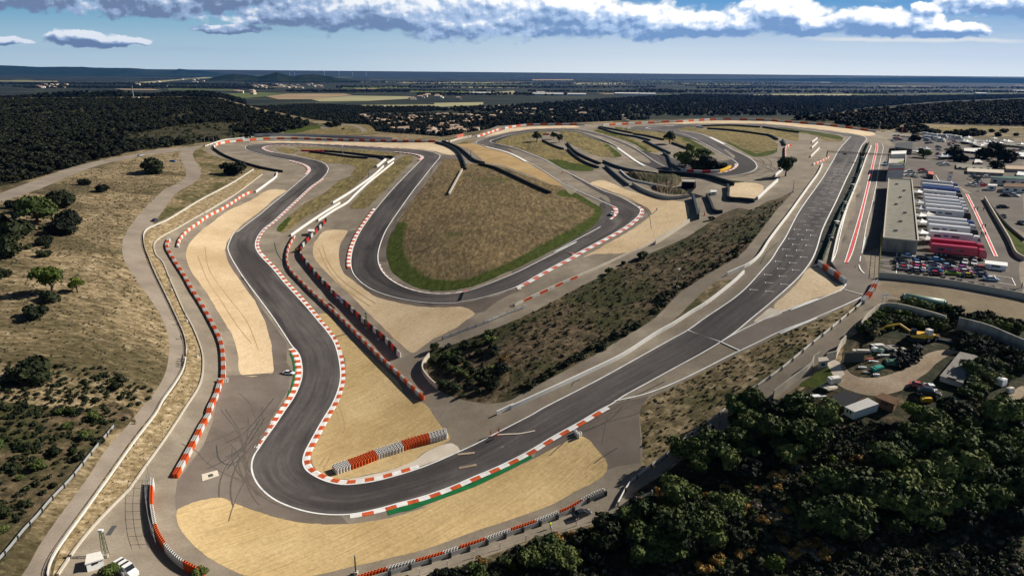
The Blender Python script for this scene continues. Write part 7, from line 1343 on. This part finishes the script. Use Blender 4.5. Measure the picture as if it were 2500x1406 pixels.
for q_ in ("F 1180,314 1300,300 1500,288 1700,286 2010,286 2100,268 2300,250 2500,242 2500,231 2200,235 1900,235 1700,231 1600,235 1450,245 1300,255 1230,262 1100,266 1060,270 1120,276 1300,276 1180,292", "F 560,262 640,261 760,255 900,261 1060,261 1100,270 1000,276 920,276 860,282 900,302 860,308 760,298 640,274", "F 850,284 1180,282 1480,284 1600,294 1180,334 1080,342 920,328 850,308"): sheet('wood_floor', T(q_), MT['field_dark'], 3, far=True, g=20, smo=False)
rf_ = random.Random(12)
for k in range(70):                          # the patchwork of the plain
    o_ = rf_.uniform(13, 52)**1.0; x = rf_.uniform(-100, 2500); w_ = rf_.uniform(30, 170)*(.5+o_/50); h_ = rf_.uniform(.9, 2.2)*(.35+o_/40); y = hor(x)+o_; sk_ = rf_.uniform(-30, 30)
    if 540 < x+w_/2 < 1010 and o_ > 48: continue
    field('F %f,%f %f,%f %f,%f %f,%f' % (x, y, x+w_, y+w_*ROLL+rf_.uniform(-.4, .4), x+w_+sk_, y+h_+w_*ROLL, x+sk_, y+h_), rf_.choice(['field_green', 'field_dark', 'field_dark', 'field_pale', 'field_tan', 'field_green', 'field_dark']))
for k in range(26):
    o_ = rf_.uniform(12, 50); x = rf_.uniform(0, 2300); L_0 = rf_.uniform(80, 420); q = [(x+rf_.uniform(0, L_0), 0) for _ in range(int(L_0*.8))]; q = [(a, hor(a)+o_+rf_.gauss(0, .5)) for a, b in q]; scatter('hedgerow', Pf(q), rnd(len(q), 1.0, 2.2), 'wood_tree', 1.1)
sheet('meadow', T("S4 1250,180 1400,170 1620,185 1780,165 2050,160 2300,185 2500,190 2500,225 2300,230 2000,240 1750,250 1560,240 1330,225"), MT['verge_grass'], 4, smo=False)
sheet('meadow', T("S4 560,165 650,160 640,200 555,195"), MT['verge_grass'], 4, smo=False)
# ridges and hills
nmat('hill_wood', [(.3, (.008, .014, .008)), (.5, (.018, .026, .012)), (.7, (.04, .045, .022))], .003, 8, .65, rough=1.0, spec=0)
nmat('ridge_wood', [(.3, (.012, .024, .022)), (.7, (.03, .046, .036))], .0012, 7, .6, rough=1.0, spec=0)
def hills(name, prof, base, dist, depth, mat, seed):
    q = np.array(T(prof)); n = 150; xs = np.linspace(q[0, 0], q[-1, 0], n); ys = np.interp(xs, q[:, 0], q[:, 1]); rg = np.random.default_rng(seed); V = []
    jig = np.convolve(rg.normal(size=n+8), np.ones(5)/5, 'valid')[:n]
    top = ray(np.column_stack([xs, ys+jig*.6])); k = dist/top[:, 1]; tp = top*k[:, None]; tp[:, 2] += CAMZ; zb = -52
    for f_, zf in ((-1, 0), (-.7, .18), (-.4, .5), (-.18, .82), (0, 1), (.3, .8), (1, 0)):
        r = tp.copy(); nz = np.convolve(rg.normal(size=n+8), np.ones(7)/7, 'valid')[:n]*.12*(zf*(1-zf)*4); r[:, 2] = zb+(tp[:, 2]-zb)*np.clip(zf+nz, 0, 1.02); r[:, 1] += f_*depth+nz*depth*.5; r[:, 0] *= r[:, 1]/tp[:, 1]; V.append(r)
    f = [(j*n+i, j*n+i+1, (j+1)*n+i+1, (j+1)*n+i) for j in range(6) for i in range(n-1)]; tag(mesh_np(name, np.concatenate(V), f, MT[mat], smooth_=True), kind='structure'); return np.array(V)
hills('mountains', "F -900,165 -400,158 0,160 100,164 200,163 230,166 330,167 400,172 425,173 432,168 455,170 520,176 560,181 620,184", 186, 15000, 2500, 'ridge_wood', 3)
hills('hills', "F 480,197 510,193 540,186 570,181 600,184 630,187 650,183 675,177 700,184 720,187 740,183 765,181 800,186 840,193 880,198", 195, 8800, 500, 'hill_wood', 5)
hw1 = hills('hills', "F 260,246 330,234 400,229 470,224 520,226 560,236 600,246", 246, 1900, 220, 'hill_wood', 8)
hw2 = hills('hills', "F -400,246 0,238 110,230 200,226 300,224 360,232 420,245", 246, 1950, 200, 'hill_wood', 9)
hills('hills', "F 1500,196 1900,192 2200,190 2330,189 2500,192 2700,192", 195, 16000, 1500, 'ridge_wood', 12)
for hw in (hw1, hw2):                        # the wood climbing those two hills
    q = []
    for _ in range(3200):
        a = rng.uniform(0, 4.6); b = rng.uniform(0, 148.9); i, j = int(a), int(b); u, v = a-i, b-j
        q.append((hw[i, j]*(1-u)+hw[i+1, j]*u)*(1-v)+(hw[i, j+1]*(1-u)+hw[i+1, j+1]*u)*v)
    scatter('woodland', q, rnd(len(q), .7, 1.5), 'wood_tree')
for i, (x, y, h) in enumerate(((708, 182, 9), (720, 180, 6), (792, 180, 8), (828, 180, 8), (861, 181, 7), (894, 181, 8))):
    p = Pfar(x, y+4); H_ = h*math.hypot(p.x, p.y)/FPX*.9; root = empty('chimney_tower' if i < 2 else 'wind_turbine', p); tag(root, 'tiny pale chimney on the horizon' if i < 2 else 'tiny white wind turbine on the horizon', 'chimney' if i < 2 else 'wind turbine', 'far towers'); MB().cyl((0, 0, 0), (0, 0, H_), H_*.045, 8, 0, H_*.03).build('tower', [MT['white']], root)
    if i >= 2:
        b = MB()
        for k in range(3): t = k*2.094+.5; b.cyl((0, -H_*.03, H_), (math.cos(t)*H_*.4, -H_*.03, H_+math.sin(t)*H_*.4), H_*.02, 5, 0, H_*.006)
        b.build('rotor', [MT['white']], root)
p = P(*T('F 327,243')[0]); root = empty('radio_mast', p); tag(root, 'slim radio mast on the wooded hill at the left', 'mast'); MB().cyl((0, 0, 0), (0, 0, 24), 1.0, 6, 0, .5).build('mast', [MT['steel']], root); MB().box((6, 0, 2), (7, 5, 4)).build('cabin', [MT['offwhite']], root)
# the air
hz = bpy.data.meshes.new('haze'); X, Y0, Y1, Z0, Z1 = 40000, -300, 18500, -600, 560
hz.from_pydata([(-X, Y0, Z0), (X, Y0, Z0), (X, Y1, Z0), (-X, Y1, Z0), (-X, Y0, Z1), (X, Y0, Z1), (X, Y1, Z1), (-X, Y1, Z1)], [], [(3, 2, 1, 0), (4, 5, 6, 7), (0, 1, 5, 4), (1, 2, 6, 5), (2, 3, 7, 6), (3, 0, 4, 7)])
m, gg, b_ = newmat('haze'); m.node_tree.nodes.clear(); vp = gg.n('VolumePrincipled'); vp.inputs['Color'].default_value = (.06, .30, .92, 1); vp.inputs['Density'].default_value = 1.4e-5; vp.inputs['Anisotropy'].default_value = .2; oo = gg.n('OutputMaterial'); gg.l(vp.outputs[0], oo.inputs['Volume']); hz.materials.append(m)
ho = bpy.data.objects.new('haze', hz); COL.objects.link(ho); ho['kind'] = 'stuff'
